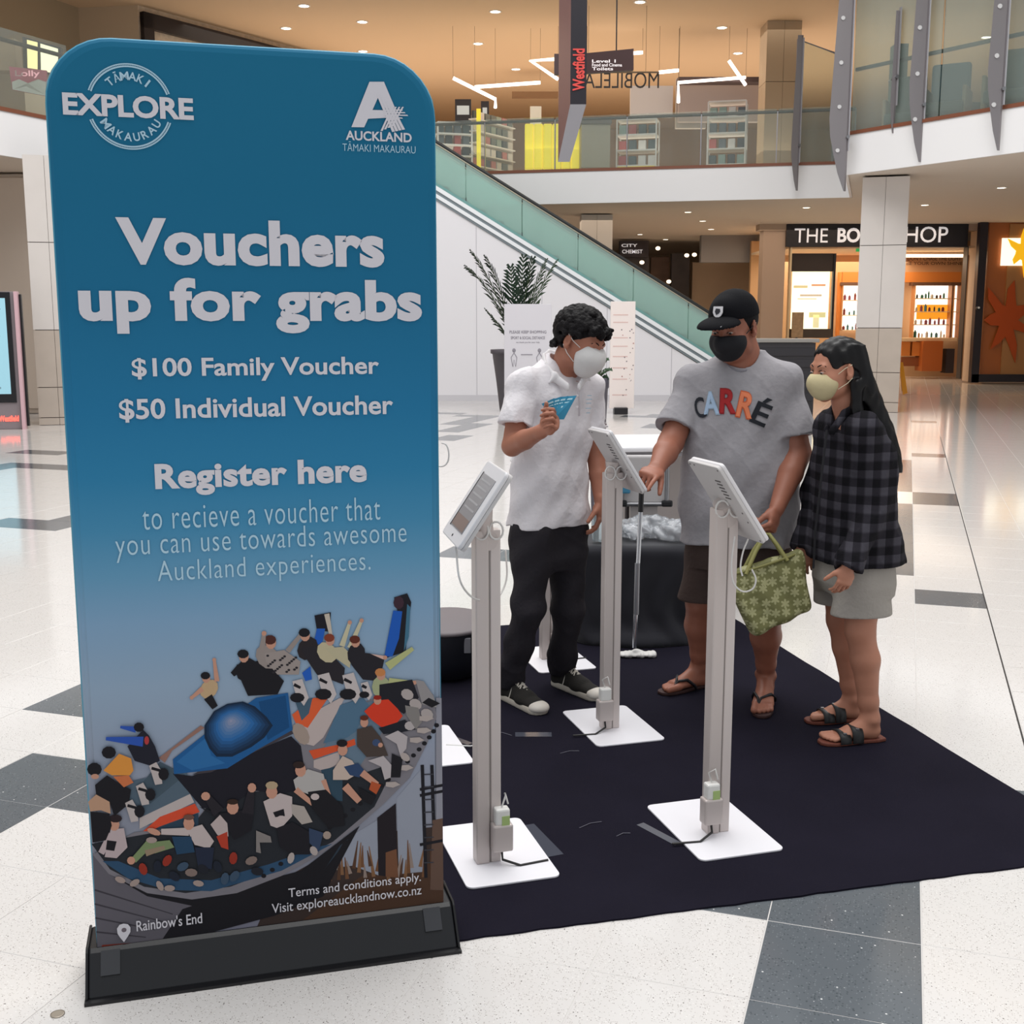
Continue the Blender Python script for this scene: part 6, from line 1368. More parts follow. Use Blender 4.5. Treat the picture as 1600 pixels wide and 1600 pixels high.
# ---- escalator: white clad wedge, skirt lines, green glass sides, handrails, steps
esc = thing('escalator', 'escalator with green glass sides rising to the left above a white wall', 'escalator', (6.0, 25.2, 0))
EY0, EY1 = 24.55, 25.55
def el(px0, py0, px1, py1, Y):            # a sloped line through two picture points at depth Y -> function x -> z
    a, b = V(px0, py0, Y), V(px1, py1, Y); k = (b.z - a.z) / (b.x - a.x); return lambda x: a.z + k * (x - a.x)
lo_ = el(686, 316, 1082, 562, EY0); XL = V(640, 300, EY0).x; zcut = 4.55
xr = XL
while lo_(xr) > .02: xr += .01
xt = XL
mb = MB(); zt = min(lo_(xt), 4.15); mb.prism([(xt, EY0, .0), (xr, EY0, .0), (xt, EY0, lo_(xt))], (0, .10, 0)); mb.build('side_wall', mat('hoarding_white', '#e8e6ea', rough=.5), esc)
for i, x in enumerate([xt + 1.35 * j for j in range(1, 6)]):
    if lo_(x) > .2: mb = MB(); mb.box((x, EY0 - .002, lo_(x) / 2), (.012, .006, lo_(x) - .05)); mb.build('panel_joint', mat('joint_grey', '#bdbac0', rough=.6), esc)
mb = MB(); mb.box(((xt + xr) / 2, EY0 - .012, .06), (xr - xt, .02, .12)); mb.build('skirting', mat('skirt_grey', '#cfcdd2', rough=.5), esc)
def band(name, off0, off1, m, y=EY0, th=.05, x0=None, x1=None, par=esc):
    x0 = xt if x0 is None else x0; x1 = xr + .5 if x1 is None else x1
    mb = MB(); mb.prism([(x0, y, lo_(x0) + off0), (x1, y, lo_(x1) + off0), (x1, y, lo_(x1) + off1), (x0, y, lo_(x0) + off1)], (0, th, 0)); return mb.build(name, m, par)
M_WL = mat('trim_white', '#eef1f4', rough=.3); M_GL = mat('trim_grey', '#8a9499', rough=.35, metal=.3)
band('trim_band', .00, .05, M_GL, EY0 - .03); band('trim_band', .05, .13, M_WL, EY0 - .06, .06); band('trim_band', .13, .20, M_GL, EY0 - .02); band('trim_band', .20, .29, M_WL, EY0 - .06, .08)
band('trim_band', .29, .36, mat('trim_green', '#6f9a96', rough=.3), EY0 + .02); band('truss_cover', .0, .30, mat('truss_white', '#dfe3e4', rough=.4), EY0 + .08, .06); band('inner_deck', .30, .345, M_GL, EY0 + .1, .12)
for y in (EY0 + .10, EY1 + .1):
    st = 1.15; x = xt
    while x < xr + .3:
        band('glass_panel', .345, 1.13, M_GLASSG, y, .014, x, min(x + st - .02, xr + .5)); x += st
for y in (EY0 + .10, EY1 + .1):
    xs = [xt, xr + .55]; z_ = lambda x: lo_(x) + 1.17
    mb = MB(); mb.tube([(xs[0], y, z_(xs[0])), (xs[1], y, z_(xs[1])), (xs[1] + .35, y, z_(xs[1]) - .14), (xs[1] + .42, y, z_(xs[1]) - .36), (xs[1] + .2, y, z_(xs[1]) - .60)], .034, 8); mb.build('handrail', mat('rubber_black', '#26292a', rough=.4), esc)
    mb = MB(); mb.tube([(xs[0], y, z_(xs[0]) - .045), (xs[1], y, z_(xs[1]) - .045)], .016, 6); mb.build('rail_track', mat('track_cream', '#b9b3a0', rough=.3, metal=.4), esc)
x = xt
while x < xr:
    z = lo_(x) + .30; mb = MB(); mb.box((x + .2, (EY0 + EY1) / 2 + .1, z - .20), (.40, EY1 - EY0 - .14, .21)); mb.build('step', mat('step_grey', '#5c6264', rough=.4, metal=.4), esc); x += .38
# second flight beyond the first one
es2 = thing('escalator', 'further escalator flight with cream lit handrails behind the first', 'escalator', (6.0, 26.2, 0)); _lo = lo_
for y in (EY1 + .25, EY1 + 1.2):
    mb = MB(); mb.tube([(xt + .1, y, lo_(xt + .1) + 1.22), (xr + .55, y, lo_(xr + .55) + 1.22)], .034, 8); mb.build('handrail', mat('rubber_black', '#26292a'), es2)
    mb = MB(); mb.prism([(xt + .1, y, lo_(xt + .1) + .35), (xr + .5, y, lo_(xr + .5) + .35), (xr + .5, y, lo_(xr + .5) + 1.17), (xt + .1, y, lo_(xt + .1) + 1.17)], (0, .012, 0)); mb.build('glass_panel', M_GLASSG, es2)
    mb = MB(); mb.tube([(xt + .1, y, lo_(xt + .1) + 1.15), (xr + .5, y, lo_(xr + .5) + 1.15)], .022, 6); mb.build('light_strip', mat('track_lit', '#c9c2ae', rough=.3), es2)
mb = MB(); mb.prism([(xt, EY1 + .3, lo_(xt)), (xr, EY1 + .3, 0), (xr, EY1 + .3, .3), (xt, EY1 + .3, lo_(xt) + .3)], (0, .85, 0)); mb.build('truss', mat('truss_grey', '#8f9694', rough=.5), es2)

# ---- helper: box whose front face fills a picture rectangle at depth Y
def pbox(x0, y0, x1, y1, Y, dY=.1, mbx=None):
    a, b = V(x0, y1, Y), V(x1, y0, Y); mb = mbx or MB(); mb.box(((a.x + b.x) / 2, Y + dY / 2, (a.z + b.z) / 2), (abs(b.x - a.x), dY, abs(b.z - a.z))); return mb
def ptext(s_, x0, y0, x1, y1, Y, off=0, mirror=False, th=.0, skew=0):
    a, b = V(x0, y0, Y), V(x1, y1, Y); mb = MB(); text_add(mb, s_, Vector((a.x, Y - .004, a.z)), Vector((1, 0, 0)), UP, b.x - a.x, b.z - a.z, off, 1, None, mirror)
    if mirror: mb.f = [f[::-1] for f in mb.f]
    return mb
def glow(name, col, e): return mat(name, col, emit=e, rough=.6)

# ---- bath goods shop behind the right column
sh = thing('shop', 'shop front with a black sign and glowing shelves behind the right column', 'shop', (9.8, 32, 0))
pbox(1228, 350, 1514, 386, 31.9, .25).build('sign_board', mat('sign_black', '#1f1c21', rough=.35), sh, bevel=.01)
sb = [x for x in sh.children][0]; M_SIGN = glow('sign_letters', '#d9d6d8', .55)
ptext('THE', 1241, 379, 1294, 357, 31.88, .0).build('sign_word', M_SIGN, sb); ptext('BODY', 1308, 379, 1383, 356, 31.88, .03).build('sign_word', M_SIGN, sb); ptext('SHOP', 1397, 379, 1482, 354, 31.88, .005).build('sign_word', M_SIGN, sb)
pbox(1500, 384, 1514, 592, 31.9, .3).build('door_jamb', mat('jamb_dark', '#2b2e31', rough=.4), sh)
M_PIER = mat('pier_tan', '#b39c8c', rough=.6)
for nm, q in (('pier', (1187, 338, 1229, 545)), ('pier', (1514, 338, 1531, 596))):
    o = pbox(*q, 32.0, .5).build(nm, mat('pier_cream', '#cbb49e', rough=.5) if q[0] > 1500 else M_PIER, sh)
a, b = V(1187, 350, 31.97), V(1531, 338, 31.97); mb = MB(); mb.box(((a.x + b.x) / 2, 32.2, 4.12), (b.x - a.x, .5, .18)); mb.build('lintel', mat('lintel_cream', '#bfa996', rough=.6), sh)
pbox(1229, 386, 1238, 560, 31.95, .2).build('window_frame', mat('warm_frame', '#d9c3a0', rough=.5), sh)
pbox(1236, 396, 1306, 424, 32.3, .15).build('window_head', mat('head_brown', '#3b302c', rough=.5), sh); pbox(1297, 396, 1307, 545, 32.25, .15).build('window_post', M_DARK, sh)
lb = pbox(1236, 424, 1297, 514, 32.5, .1).build('light_box', glow('lightbox_cream', '#fff0c8', 1.5), sh)
for q, c in (((1240, 446, 1262, 450), '#c9b98a'), ((1268, 444, 1290, 447), '#c98f6c'), ((1250, 460, 1284, 463), '#b9a890'), ((1246, 466, 1276, 468), '#d7c7a8'), ((1270, 492, 1280, 512), '#d9cfa0'), ((1264, 488, 1290, 496), '#c9c08a')): pbox(*q, 32.49, .01).build('poster_mark', glow('pm' + c[1:], c, .9), lb)
pbox(1236, 514, 1300, 528, 32.1, .5).build('window_sill', mat('sill_dark', '#4a4038', rough=.5), sh)
# shop interior: back wall with orange cabinets, lit shelves and goods
iw = 35.6
bx0, bx1 = V(1306, 500, iw).x, V(1530, 500, iw).x; mb = MB(); mb.box(((bx0 + bx1) / 2 - 1.2, iw + .1, 2.0), (bx1 - bx0 + 2.8, .2, 4.0)); mb.build('back_wall', mat('shop_tan', '#c9a27a', rough=.7), sh)
mb = MB(); mb.box(((bx0 + bx1) / 2 - 1.2, 33.9, 3.62), (bx1 - bx0 + 2.8, 3.4, .06)); mb.build('shop_ceiling', mat('shop_ceiling', '#ecd3b4', rough=.7), sh)
pbox(1400, 397, 1512, 402, 33.6, .1).build('light_trough', glow('trough', '#ffe6c0', 2.2), sh)
ptext("DON'T CHASE THE LIGHT", 1418, 407, 1502, 401, iw - .05, .01).build('wall_text', mat('text_brown', '#5a4436'), sh); ptext('BE YOUR OWN SHINE', 1416, 414, 1504, 409, iw - .05, .01).build('wall_text', mat('text_brown', '#5a4436'), sh)
M_ORG = mat('cabinet_orange', '#d9843a', rough=.5); M_LITW = glow('shelf_light', '#fff4e6', 1.5)
def shelfunit(x0, y0, x1, y1, Y, nsh, seed, backc=None):
    un = thing('display_shelf', 'glowing wall shelf of small coloured products in the shop, %s' % {1: 'left of the column', 2: 'right of the column', 3: 'beside the black door jamb'}[seed], 'shelf', tuple(V((x0 + x1) / 2, y1, Y)))
    rg = random.Random(seed); pbox(x0, y0, x1, y1, Y + .3, .05).build('back_panel', backc or M_LITW, un); a, b = V(x0, y1, Y), V(x1, y0, Y)
    for xx in (x0, x1): pbox(xx - 2, y0 - 3, xx + 2, y1, Y - .02, .3).build('side', mat('shelf_side', '#c48a58', rough=.5), un)
    pbox(x0 - 2, y0 - 5, x1 + 2, y0, Y - .03, .32).build('top', mat('shelf_top', '#6a4a36', rough=.5), un)
    for i in range(nsh):
        z = a.z + (b.z - a.z) * i / nsh; mb = MB(); mb.box(((a.x + b.x) / 2, Y + .15, z), (b.x - a.x, .3, .025)); mb.build('shelf_board', mat('shelf_board', '#e3c9a6', rough=.4), un)
        x = a.x + .06
        while x < b.x - .06:
            h = rg.uniform(.10, .22); r_ = rg.uniform(.025, .045); c = rg.choice(['#2f6f5c', '#7b2f2a', '#d8cfc0', '#3a3533', '#b9752c', '#c9c2b8', '#4a7a86', '#8c4a5c'])
            g_ = MB(); g_.cyl((0, 0, 0), (0, 0, h * .8), r_, seg=8); g_.cyl((0, 0, h * .8), (0, 0, h), r_ * .5, seg=8); o = g_.build('product', mat('goods' + c[1:], c, rough=.4)); o.location = (x, Y + .10, z + .013)
            tag(o, 'small coloured product on a glowing shop shelf ' + {1: 'left of the column', 2: 'right of the column', 3: 'beside the black door jamb'}[seed], 'product', 'products on the shelf ' + {1: 'left of the column', 2: 'right of the column', 3: 'beside the black door jamb'}[seed]); x += r_ * 2 + rg.uniform(.02, .09)
    return un
shelfunit(1316, 446, 1346, 516, 35.1, 3, 1); shelfunit(1428, 446, 1486, 528, 35.1, 4, 2); shelfunit(1489, 446, 1500, 528, 35.1, 4, 3)
un = pbox(1432, 476, 1484, 499, 35.35, .04).build('orange_panel', glow('panel_amber', '#f2a630', .7), sh)
for q in ((1306, 425, 1316, 560), (1316, 425, 1346, 441), (1408, 425, 1502, 441)): pbox(*q, 35.2, .2).build('cabinet_face', M_ORG, sh)
ct = thing('shop_counter', 'orange wooden counter with cupboard doors inside the shop', 'counter', tuple(V(1450, 580, 34.5)))
pbox(1404, 528, 1496, 533, 34.2, .7).build('worktop', mat('worktop_pale', '#e6c49a', rough=.35), ct, bevel=.01)
pbox(1440, 533, 1474, 580, 34.1, .6).build('counter_body', mat('counter_orange', '#b5622c', rough=.45), ct)
for q in ((1408, 534, 1423, 556), (1425, 534, 1439, 556)): pbox(*q, 34.35, .4).build('cupboard_door', M_ORG, ct, bevel=.01)
pbox(1408, 558, 1439, 572, 34.4, .4).build('plinth', mat('plinth_brown', '#8c4f2a', rough=.5), ct); pbox(1477, 545, 1492, 583, 34.2, .4).build('dark_bin', mat('bin_dark', '#3a3336', rough=.5), ct)
mb = pbox(1338, 386, 1347, 393, 32.4, .05); tag(mb.build('exit_sign', glow('exit_green', '#2f9a50', .8)), 'small green exit sign hanging under the black shop sign', 'sign')
bs = thing('easel_board', 'small brown picture board on a thin stand in front of the glowing window', 'board', (V(1246, 500, 31.3).x, 31.3, 0)); pbox(1237, 488, 1256, 527, 31.3, .06).build('picture_panel', mat('easel_brown', '#a58a6c', rough=.6, var=.2, vscale=12), bs)
MB().box((0, .03, .62), (.05, .04, 1.24)).build('stand', M_DARK, bs, local=True); MB().box((0, .03, .02), (.4, .3, .04)).build('foot', M_DARK, bs, local=True)
# folding yellow floor sign right of the column
ys = thing('wet_floor_sign', 'orange yellow floor sign standing right of the pale column', 'sign', tuple(G(1414, 617)))
a = G(1414, 617); yy = a.y
mb = MB(); mb.prism([V(1406, 566, yy + .1), V(1411, 566, yy + .1), V(1418, 614, yy - .15), V(1411, 617, yy - .15)], (0, .02, 0)); mb.build('sign_leaf', mat('sign_amber', '#d08a1e', rough=.4), ys)
mb = MB(); mb.prism([V(1406, 566, yy + .12), V(1411, 566, yy + .12), V(1416, 611, yy + .35), V(1409, 611, yy + .35)], (0, .02, 0)); mb.build('sign_leaf', mat('sign_amber2', '#b5741a', rough=.4), ys)

# ---- neighbouring shop on the far right: orange splash window
ns = thing('shop_window', 'dark framed orange shop window with splash shapes at the right edge', 'shop', (14.2, 31.6, 0)); wy = 31.4
pbox(1531, 342, 1640, 592, wy + .1, .3).build('window_panel', mat('window_orange', '#b56a34', rough=.35), ns)
pbox(1563, 350, 1640, 588, wy + .05, .05).build('centre_panel', mat('window_tan', '#b98652', rough=.35), ns)
for q in ((1529, 340, 1533, 598), (1531, 338, 1640, 345), (1518, 585, 1640, 597)): pbox(*q, wy - .02, .2).build('frame_bar', mat('frame_black', '#241c22', rough=.35), ns)
lp = pbox(1564, 372, 1640, 415, wy, .05).build('lit_panel', glow('lit_white', '#fff3d2', 1.3), ns)
def splash(cx, cy, r, n, m, Y, seed, par, nm):
    rg = random.Random(seed); pts = []
    for i in range(n * 4):
        a = 2 * math.pi * i / (n * 4); k = r * ([.42, .8, 1.0, .55][i % 4] * rg.uniform(.7, 1.15)); pts.append(V(cx + k * math.cos(a) * .75, cy + k * math.sin(a), Y))
    mb = MB(); mb.prism(pts[::-1], (0, .02, 0)); return mb.build(nm, m, par)
splash(1575, 500, 62, 7, mat('splash_orange', '#c2541c', rough=.5), wy - .0, 4, ns, 'orange_splash'); splash(1600, 392, 38, 6, glow('splash_yellow', '#f0b41c', .8), wy - .02, 9, lp, 'yellow_splash')
mb = MB(); p = V(1528, 482, wy - .05); mb.cyl(p, p + Vector((0, -.05, 0)), .06, seg=12); mb.build('door_lock', M_BLACK, ns); mb = MB(); mb.cyl(p + Vector((0, -.05, .02)), p + Vector((0, -.06, .02)), .03, seg=10); mb.build('lock_face', M_WL, ns)

# ---- long dark counter between the two right-hand people
dk = thing('low_counter', 'low dark slatted counter with a pale top behind the man in grey', 'counter', (4.4, 19.3, 0))
a, b = V(1186, 529, 19.0), V(1275, 529, 19.0); mb = MB(); mb.box(((a.x + b.x) / 2, 19.3, 1.33), (b.x - a.x + .1, .7, .06)); mb.build('counter_top', mat('ctop_grey', '#8d8984', rough=.4), dk, bevel=.01)
mb = MB(); mb.box(((a.x + b.x) / 2, 19.3, .65), (b.x - a.x, .6, 1.29)); mb.build('counter_base', mat('cbase_dark', '#3b383b', rough=.5), dk)
for i in range(6): mb = MB(); mb.box(((a.x + b.x) / 2, 18.985, .25 + i * .18), (b.x - a.x - .04, .03, .12)); mb.build('slat', mat('slat_dark', '#2b292d', rough=.45), dk)

# ---- shops seen under the upper floor, through the glass
for nm, lab, q, Y, c in (('shop_sign', 'dark shop sign box with white lettering seen past the escalator', (968, 376, 1014, 402), 37.6, '#3a3338'), ('shop_block', 'dim dark shop front under the black sign box past the escalator', (968, 402, 1014, 584), 38.1, '#4c4648'), ('shop_block', 'dark narrow shop front with a bright lamp past the escalator', (1046, 396, 1078, 584), 38.2, '#352e31'), ('shop_block', 'brown shop opening between two dark shop fronts past the escalator', (1014, 402, 1046, 584), 39, '#6d5346'), ('fascia_panel', 'wide grey panel hanging under the lower ceiling left of the tan pier', (1095, 366, 1184, 410), 36, '#8d8a8c'), ('wall_panel', 'plain tan wall panel under the grey hanging panel', (1078, 410, 1187, 584), 38.5, '#a9927c')):
    if nm == 'fascia_panel': pbox(*q, Y, .3).build('trim_50', mat('far_' + c[1:], c, rough=.6), kind='structure'); continue
    o = pbox(*q, Y, .3).build(nm, mat('far_' + c[1:], c, rough=.6, var=.25 if 'shop' in nm else .02, vscale=3)); tag(o, lab, nm.split('_')[-1] if nm != 'shop_block' else 'shop')
    if nm == 'shop_sign': ptext('CITY', 971, 386, 996, 381, 37.55, .02).build('sign_word', M_SIGN, o); ptext('CHEMIST', 972, 396, 1004, 390, 37.55, .02).build('sign_word', M_SIGN, o)
for px, py in ((1028, 388), (1073, 399), (1085, 398), (1003, 410), (1046, 452), (1045, 440)): 
    p = V(px, py, 37.5); mb = MB(); mb.ball(p, (.075, .05, .06), seg=8, rings=6); mb.build('lamp', glow('lamp_warm', '#ffe2b8', 3), [x for x in COL.objects if x.name.startswith('shop_block')][0 if px < 1040 else -1])

# ---- upper floor: phone shops
M_YEL = mat('yellow_glow', '#efd928', rough=.3, emit=.45); M_SHW = mat('shelf_white', '#dcd9d8', rough=.5)  # yellow is given a glow of its own to look brightly lit
def stand(name, lab, x0, x1, y0, y1, Y, rz=0, nsh=3, seed=1):
    a, b = V(x0, y1, Y), V(x1, y0, Y); w_, cx_ = b.x - a.x, (a.x + b.x) / 2; zt = b.z; o = thing(name, lab, 'display stand', (cx_, Y, 4.9), rz); rg = random.Random(seed)
    MB().box((0, .25, .14), (w_, .6, .28)).build('yellow_plinth', M_YEL, o, local=True, bevel=.02); h = zt - 4.9
    for sx_ in (-1, 1):
        for yy_ in (0, .5): MB().box((sx_ * w_ / 2, yy_, h / 2), (.035, .035, h)).build('upright', M_SHW, o, local=True)
    for i in range(nsh + 1):
        z = .32 + (h - .32) * i / nsh; MB().box((0, .25, z), (w_, .55, .035)).build('shelf_board', M_SHW, o, local=True)
        if i < nsh:
            for j in range(4):
                c = rg.choice(['#3f4a4c', '#b04a44', '#8fa39c', '#d9d3d0', '#5a5f66', '#2c2c30']); MB().box((-w_ / 2 + w_ * (j + .5) / 4, .2, z + .02 + .11), (w_ / 5.2, .16, .2 + .04 * rg.random())).build('boxed_phone', mat('ph' + c[1:], c, rough=.4), o, local=True, bevel=.01)
    return o
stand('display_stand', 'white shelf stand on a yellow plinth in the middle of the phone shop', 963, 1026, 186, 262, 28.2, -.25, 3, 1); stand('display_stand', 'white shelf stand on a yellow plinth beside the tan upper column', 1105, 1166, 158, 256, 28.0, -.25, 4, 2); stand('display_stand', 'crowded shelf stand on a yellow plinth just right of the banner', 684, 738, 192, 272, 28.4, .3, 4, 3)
wl = thing('wall_shelving', 'long white slatted shelving wall of phone covers right of the banner', 'shelving', (-.7, 30.0, 4.9)); 
a, b = V(738, 262, 29.0), V(800, 180, 30.5); R0_ = Vector((a.x, 29.0, 4.9)); R1_ = Vector((b.x, 30.5, 4.9)); dd = R1_ - R0_; rg = random.Random(8)
mb = MB(); mb.box((R0_ + R1_) / 2 + UP * .8 + Vector((0, .12, 0)), (dd.length, .06, 1.6), rz=math.atan2(dd.y, dd.x)); mb.build('back_board', mat('slat_board', '#a89e94', rough=.6), wl)
for i in range(6):
    mb = MB(); mb.box((R0_ + R1_) / 2 + UP * (.15 + i * .27), (dd.length, .2, .025), rz=math.atan2(dd.y, dd.x)); mb.build('shelf_board', M_SHW, wl)
    for j in range(7):
        c = rg.choice(['#6a6f6c', '#b3716c', '#8f9a90', '#c9c3bf', '#4a4f52']); mb = MB(); mb.box(R0_ + dd * ((j + .5) / 7) + UP * (.26 + i * .27), (dd.length / 9, .06, .17), rz=math.atan2(dd.y, dd.x)); mb.build('cover_pack', mat('ph' + c[1:], c, rough=.4), wl)
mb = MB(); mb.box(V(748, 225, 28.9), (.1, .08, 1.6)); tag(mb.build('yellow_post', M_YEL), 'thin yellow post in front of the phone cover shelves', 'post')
yc = thing('yellow_booth', 'glossy yellow curved booth behind the maroon hanging pylon', 'booth', tuple(V(850, 262, 28.0)))
for i in range(6):
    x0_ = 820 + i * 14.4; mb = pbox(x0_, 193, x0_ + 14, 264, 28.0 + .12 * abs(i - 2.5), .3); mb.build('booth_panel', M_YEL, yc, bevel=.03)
gc = thing('box_counter', 'plain grey brown box counter right of the maroon pylon', 'counter', tuple(V(930, 262, 27.6))); pbox(908, 190, 954, 262, 27.6, .8).build('box_body', mat('box_greige', '#9c9382', rough=.6), gc, bevel=.01); pbox(906, 184, 956, 193, 27.55, .9).build('box_top', mat('box_top', '#5f564e', rough=.5), gc)
o = pbox(1056, 122, 1105, 200, 30.5, .2).build('wall_screen', mat('screen_grey', '#a9a09c', rough=.5)); tag(o, 'grey slatted wall section behind the right phone display', 'wall')
o = pbox(985, 134, 1052, 182, 31, .2).build('trim_60', mat('bulk_pale', '#bdbcc2', rough=.5), kind='structure')
o = pbox(1060, 120, 1195, 128, 29.5, .4).build('trim_61', mat('bulk_dark', '#4c3f40', rough=.6), kind='structure')
o = pbox(800, 143, 872, 151, 34, .3).build('trim_62', mat('bulk_brown', '#7a5c40', rough=.6), kind='structure')
o = pbox(1060, 128, 1195, 190, 30.2, .2).build('shop_wall', mat('shopwall_mauve', '#a39694', rough=.5)); tag(o, 'mauve grey shop wall behind the right phone display', 'wall')
o = pbox(828, 166, 846, 297, 30, .1).build('white_board', mat('board_white', '#d6d6d2', rough=.5)); tag(o, 'small white notice board above the yellow booth', 'board')
for q, lab in (((712, 155, 736, 300), 'dark screen with a bright picture above the shelves right of the banner'), ((752, 158, 764, 300), 'dark narrow poster frame above the phone cover shelves')):
    o = pbox(*q, 30.8, .12).build('screen', M_DARK); tag(o, lab, 'screen'); pbox(q[0] + 2, q[1] + 10, q[2] - 3, q[1] + 24, 30.78, .02).build('picture', mat('picture_pale', '#b9c4c9', emit=.25), o)
# bright line lights hanging in zigzags
M_LINE = glow('line_light', '#fff0e4', 3.2)
def line(lab, *pts, Y=29.0):
    P_ = [V(x, y, Y + .2 * i) for i, (x, y) in enumerate(pts)]; o = thing('line_light', lab, 'light', tuple(P_[0]), group='hanging line lights')
    mb = MB(); mb.tube(P_, .04, 6); mb.build('light_tube', M_LINE, o)
    for p in (P_[0], P_[-1] if len(P_) < 3 else P_[1]):
        if p.z > 6: mb = MB(); mb.tube([p, Vector((p.x, p.y, 8.49))], .005, 4); mb.build('wire', mat('wire_tan', '#8a7762', rough=.5), o)
line('bright hanging line light bent downwards right of the banner top', (708, 122), (774, 155), (774, 168)); line('bright level line light between the banner and the maroon pylon', (742, 136), (844, 129)); line('bright V shaped line light left of the maroon pylon', (872, 92), (829, 95), (872, 124)); line('bright line light crossing the dark hanging sign', (917, 89), (1004, 82)); line('short bright line light right of the mirrored lettering', (1030, 113), (1060, 110)); line('bright angled line light above the right phone display', (1060, 160), (1060, 129), (1165, 121)); line('bright slanting line light near the tan upper column', (1139, 95), (1165, 133))
# pylon sign hanging in the void
py_ = thing('hanging_pylon', 'tall maroon and black hanging pylon with red lettering and a slanted foot', 'sign', tuple(V(892, 205, 16.3)))
A_, B_ = V(891, 163, 16.0), V(916, 163, 16.0); D_, C_ = V(872, 253, 16.9), V(890, 253, 16.9); zt_ = 7.6
def vert(p, z): return Vector((p.x, p.y, z))
mb = MB(); mb.add([A_, B_, vert(B_, zt_), vert(A_, zt_)], [(0, 1, 2, 3)]); mb.build('front_face', mat('pylon_black', '#1e1a22', rough=.35), py_)
mb = MB(); mb.add([D_, A_, vert(A_, zt_), vert(D_, zt_)], [(0, 1, 2, 3)]); mb.build('side_face', mat('pylon_maroon', '#6b454c', rough=.4), py_)
mb = MB(); mb.add([D_, C_, B_, A_], [(0, 1, 2, 3)]); mb.build('slanted_foot', mat('pylon_grey', '#9b9ba3', rough=.35), py_)
mb = MB(); mb.add([C_, D_, vert(D_, zt_), vert(C_, zt_), B_, vert(B_, zt_), vert(A_, zt_)], [(0, 1, 2, 3), (4, 0, 3, 5), (6, 5, 3, 2)]); mb.build('back_face', mat('pylon_dark', '#2a2228', rough=.4), py_)
mb = MB(); a, b = V(912, 142, 15.99), V(895, 76, 15.99); text_add(mb, 'Westfield', Vector((V(894, 142, 15.99).x, 15.985, a.z)) , UP, Vector((1, 0, 0)), b.z - a.z, V(914, 100, 15.99).x - V(895, 100, 15.99).x, .03)
mb.v = [((2 * V(904, 100, 15.99).x - v[0]), v[1], v[2]) for v in mb.v]; mb.f = [f for f in mb.f]; mb.build('red_lettering', mat('letter_red', '#b23a34', emit=.5), py_)
# hanging direction sign and mirrored shop name
hs = thing('hanging_sign', 'dark brown hanging direction sign with white text right of the pylon', 'sign', tuple(V(930, 95, 22))); mb = pbox(866, 84, 874, 116, 22.1, .12); mb.build('sign_end', mat('sign_brown', '#3c2626', rough=.4), hs)
mb = MB(); mb.prism([V(905, 84, 22), V(990, 76, 21.6), V(990, 109, 21.6), V(905, 115, 22)][::-1], (0, .12, 0)); mb.build('sign_panel', mat('sign_brown', '#3c2626'), hs)
for i, (t_, x1_) in enumerate((('Level 1', 962), ('Food and Cinema', 972), ('Toilets', 958))): ptext(t_, 925, 98 + i * 6, x1_, 93 + i * 6, 21.55, .02).build('sign_text', mat('text_white', '#d9d0d0', emit=.3), hs)
mb = MB(); mb.tube([Vector((V(963, 50, 21.8).x, 21.8, 8.5)), V(963, 79, 21.8)], .012, 6); mb.build('hanger', M_DARK, hs)
mb = ptext('MOBILELAB', 898, 138, 1030, 113, 27.2, .0, mirror=True); tag(mb.build('shop_name', mat('letters_dark', '#332c2a', rough=.5), None), 'mirrored dark shop name letters hanging behind the pylon', 'lettering'); sn = [x for x in COL.objects if x.name.startswith('shop_name')][0]; mb = MB(); a, b = V(898, 113, 27.2), V(1030, 113, 27.2); mb.tube([a, b], .02, 5); mb.build('rail', mat('wire_tan', '#8a7762'), sn)
for x_ in (a.x + .3, b.x - .3): mb = MB(); mb.tube([(x_, 27.2, a.z), (x_, 27.2, 8.49)], .006, 4); mb.build('wire', mat('wire_tan', '#8a7762'), sn)

# ---- lounge seats behind the tall glass, upper right
M_SEAT = mat('seat_green', '#47544f', rough=.6); M_SEATW = mat('seat_wood', '#a58c70', rough=.5)
for i, (px, w_, lab) in enumerate(((1415, .62, 'grey green lounge chair with a wooden side behind the second fin'), (1480, .66, 'teal backed lounge seat between the second and third fins'), (1575, .7, 'dark green lounge chair behind the right-hand fin'))):
    p = V(px, 150, 22.6 - i * 1.1); o = thing('lounge_chair', lab, 'chair', (p.x, p.y, 4.88), -.5, 'lounge chairs on the upper floor')
    MB().box((0, 0, .42), (w_, .75, .22)).build('seat', M_SEAT, o, local=True, bevel=.05); MB().box((0, .36, .85), (w_, .16, .85)).build('backrest', M_SEAT if i != 1 else mat('seat_teal', '#3a5a66', rough=.5), o, local=True, bevel=.05)
    for sx_ in (-1, 1): MB().box((sx_ * w_ / 2, .05, .45), (.07, .75, .66)).build('arm', M_SEATW, o, local=True, bevel=.02); MB().cyl((sx_ * w_ * .42, -.25, .02), (sx_ * w_ * .42, -.25, .32), .025, seg=8).build('leg', M_DARK, o, local=True)
o = pbox(1392, 68, 1420, 214, 23.0, .3).build('panel_screen', mat('panel_green', '#59645f', rough=.5)); tag(o, 'grey green upright panel behind the second steel fin', 'panel')
mb = MB(); a, b = V(1480, 122, 24), V(1600, 108, 24); mb.box(((a.x + b.x) / 2 + .4, 24.1, 5.39), (b.x - a.x + 1.8, .5, .95)); tag(mb.build('lounge_divider', mat('divider_dark', '#4a433f', rough=.6)), 'long dark divider behind the lounge seats', 'divider')

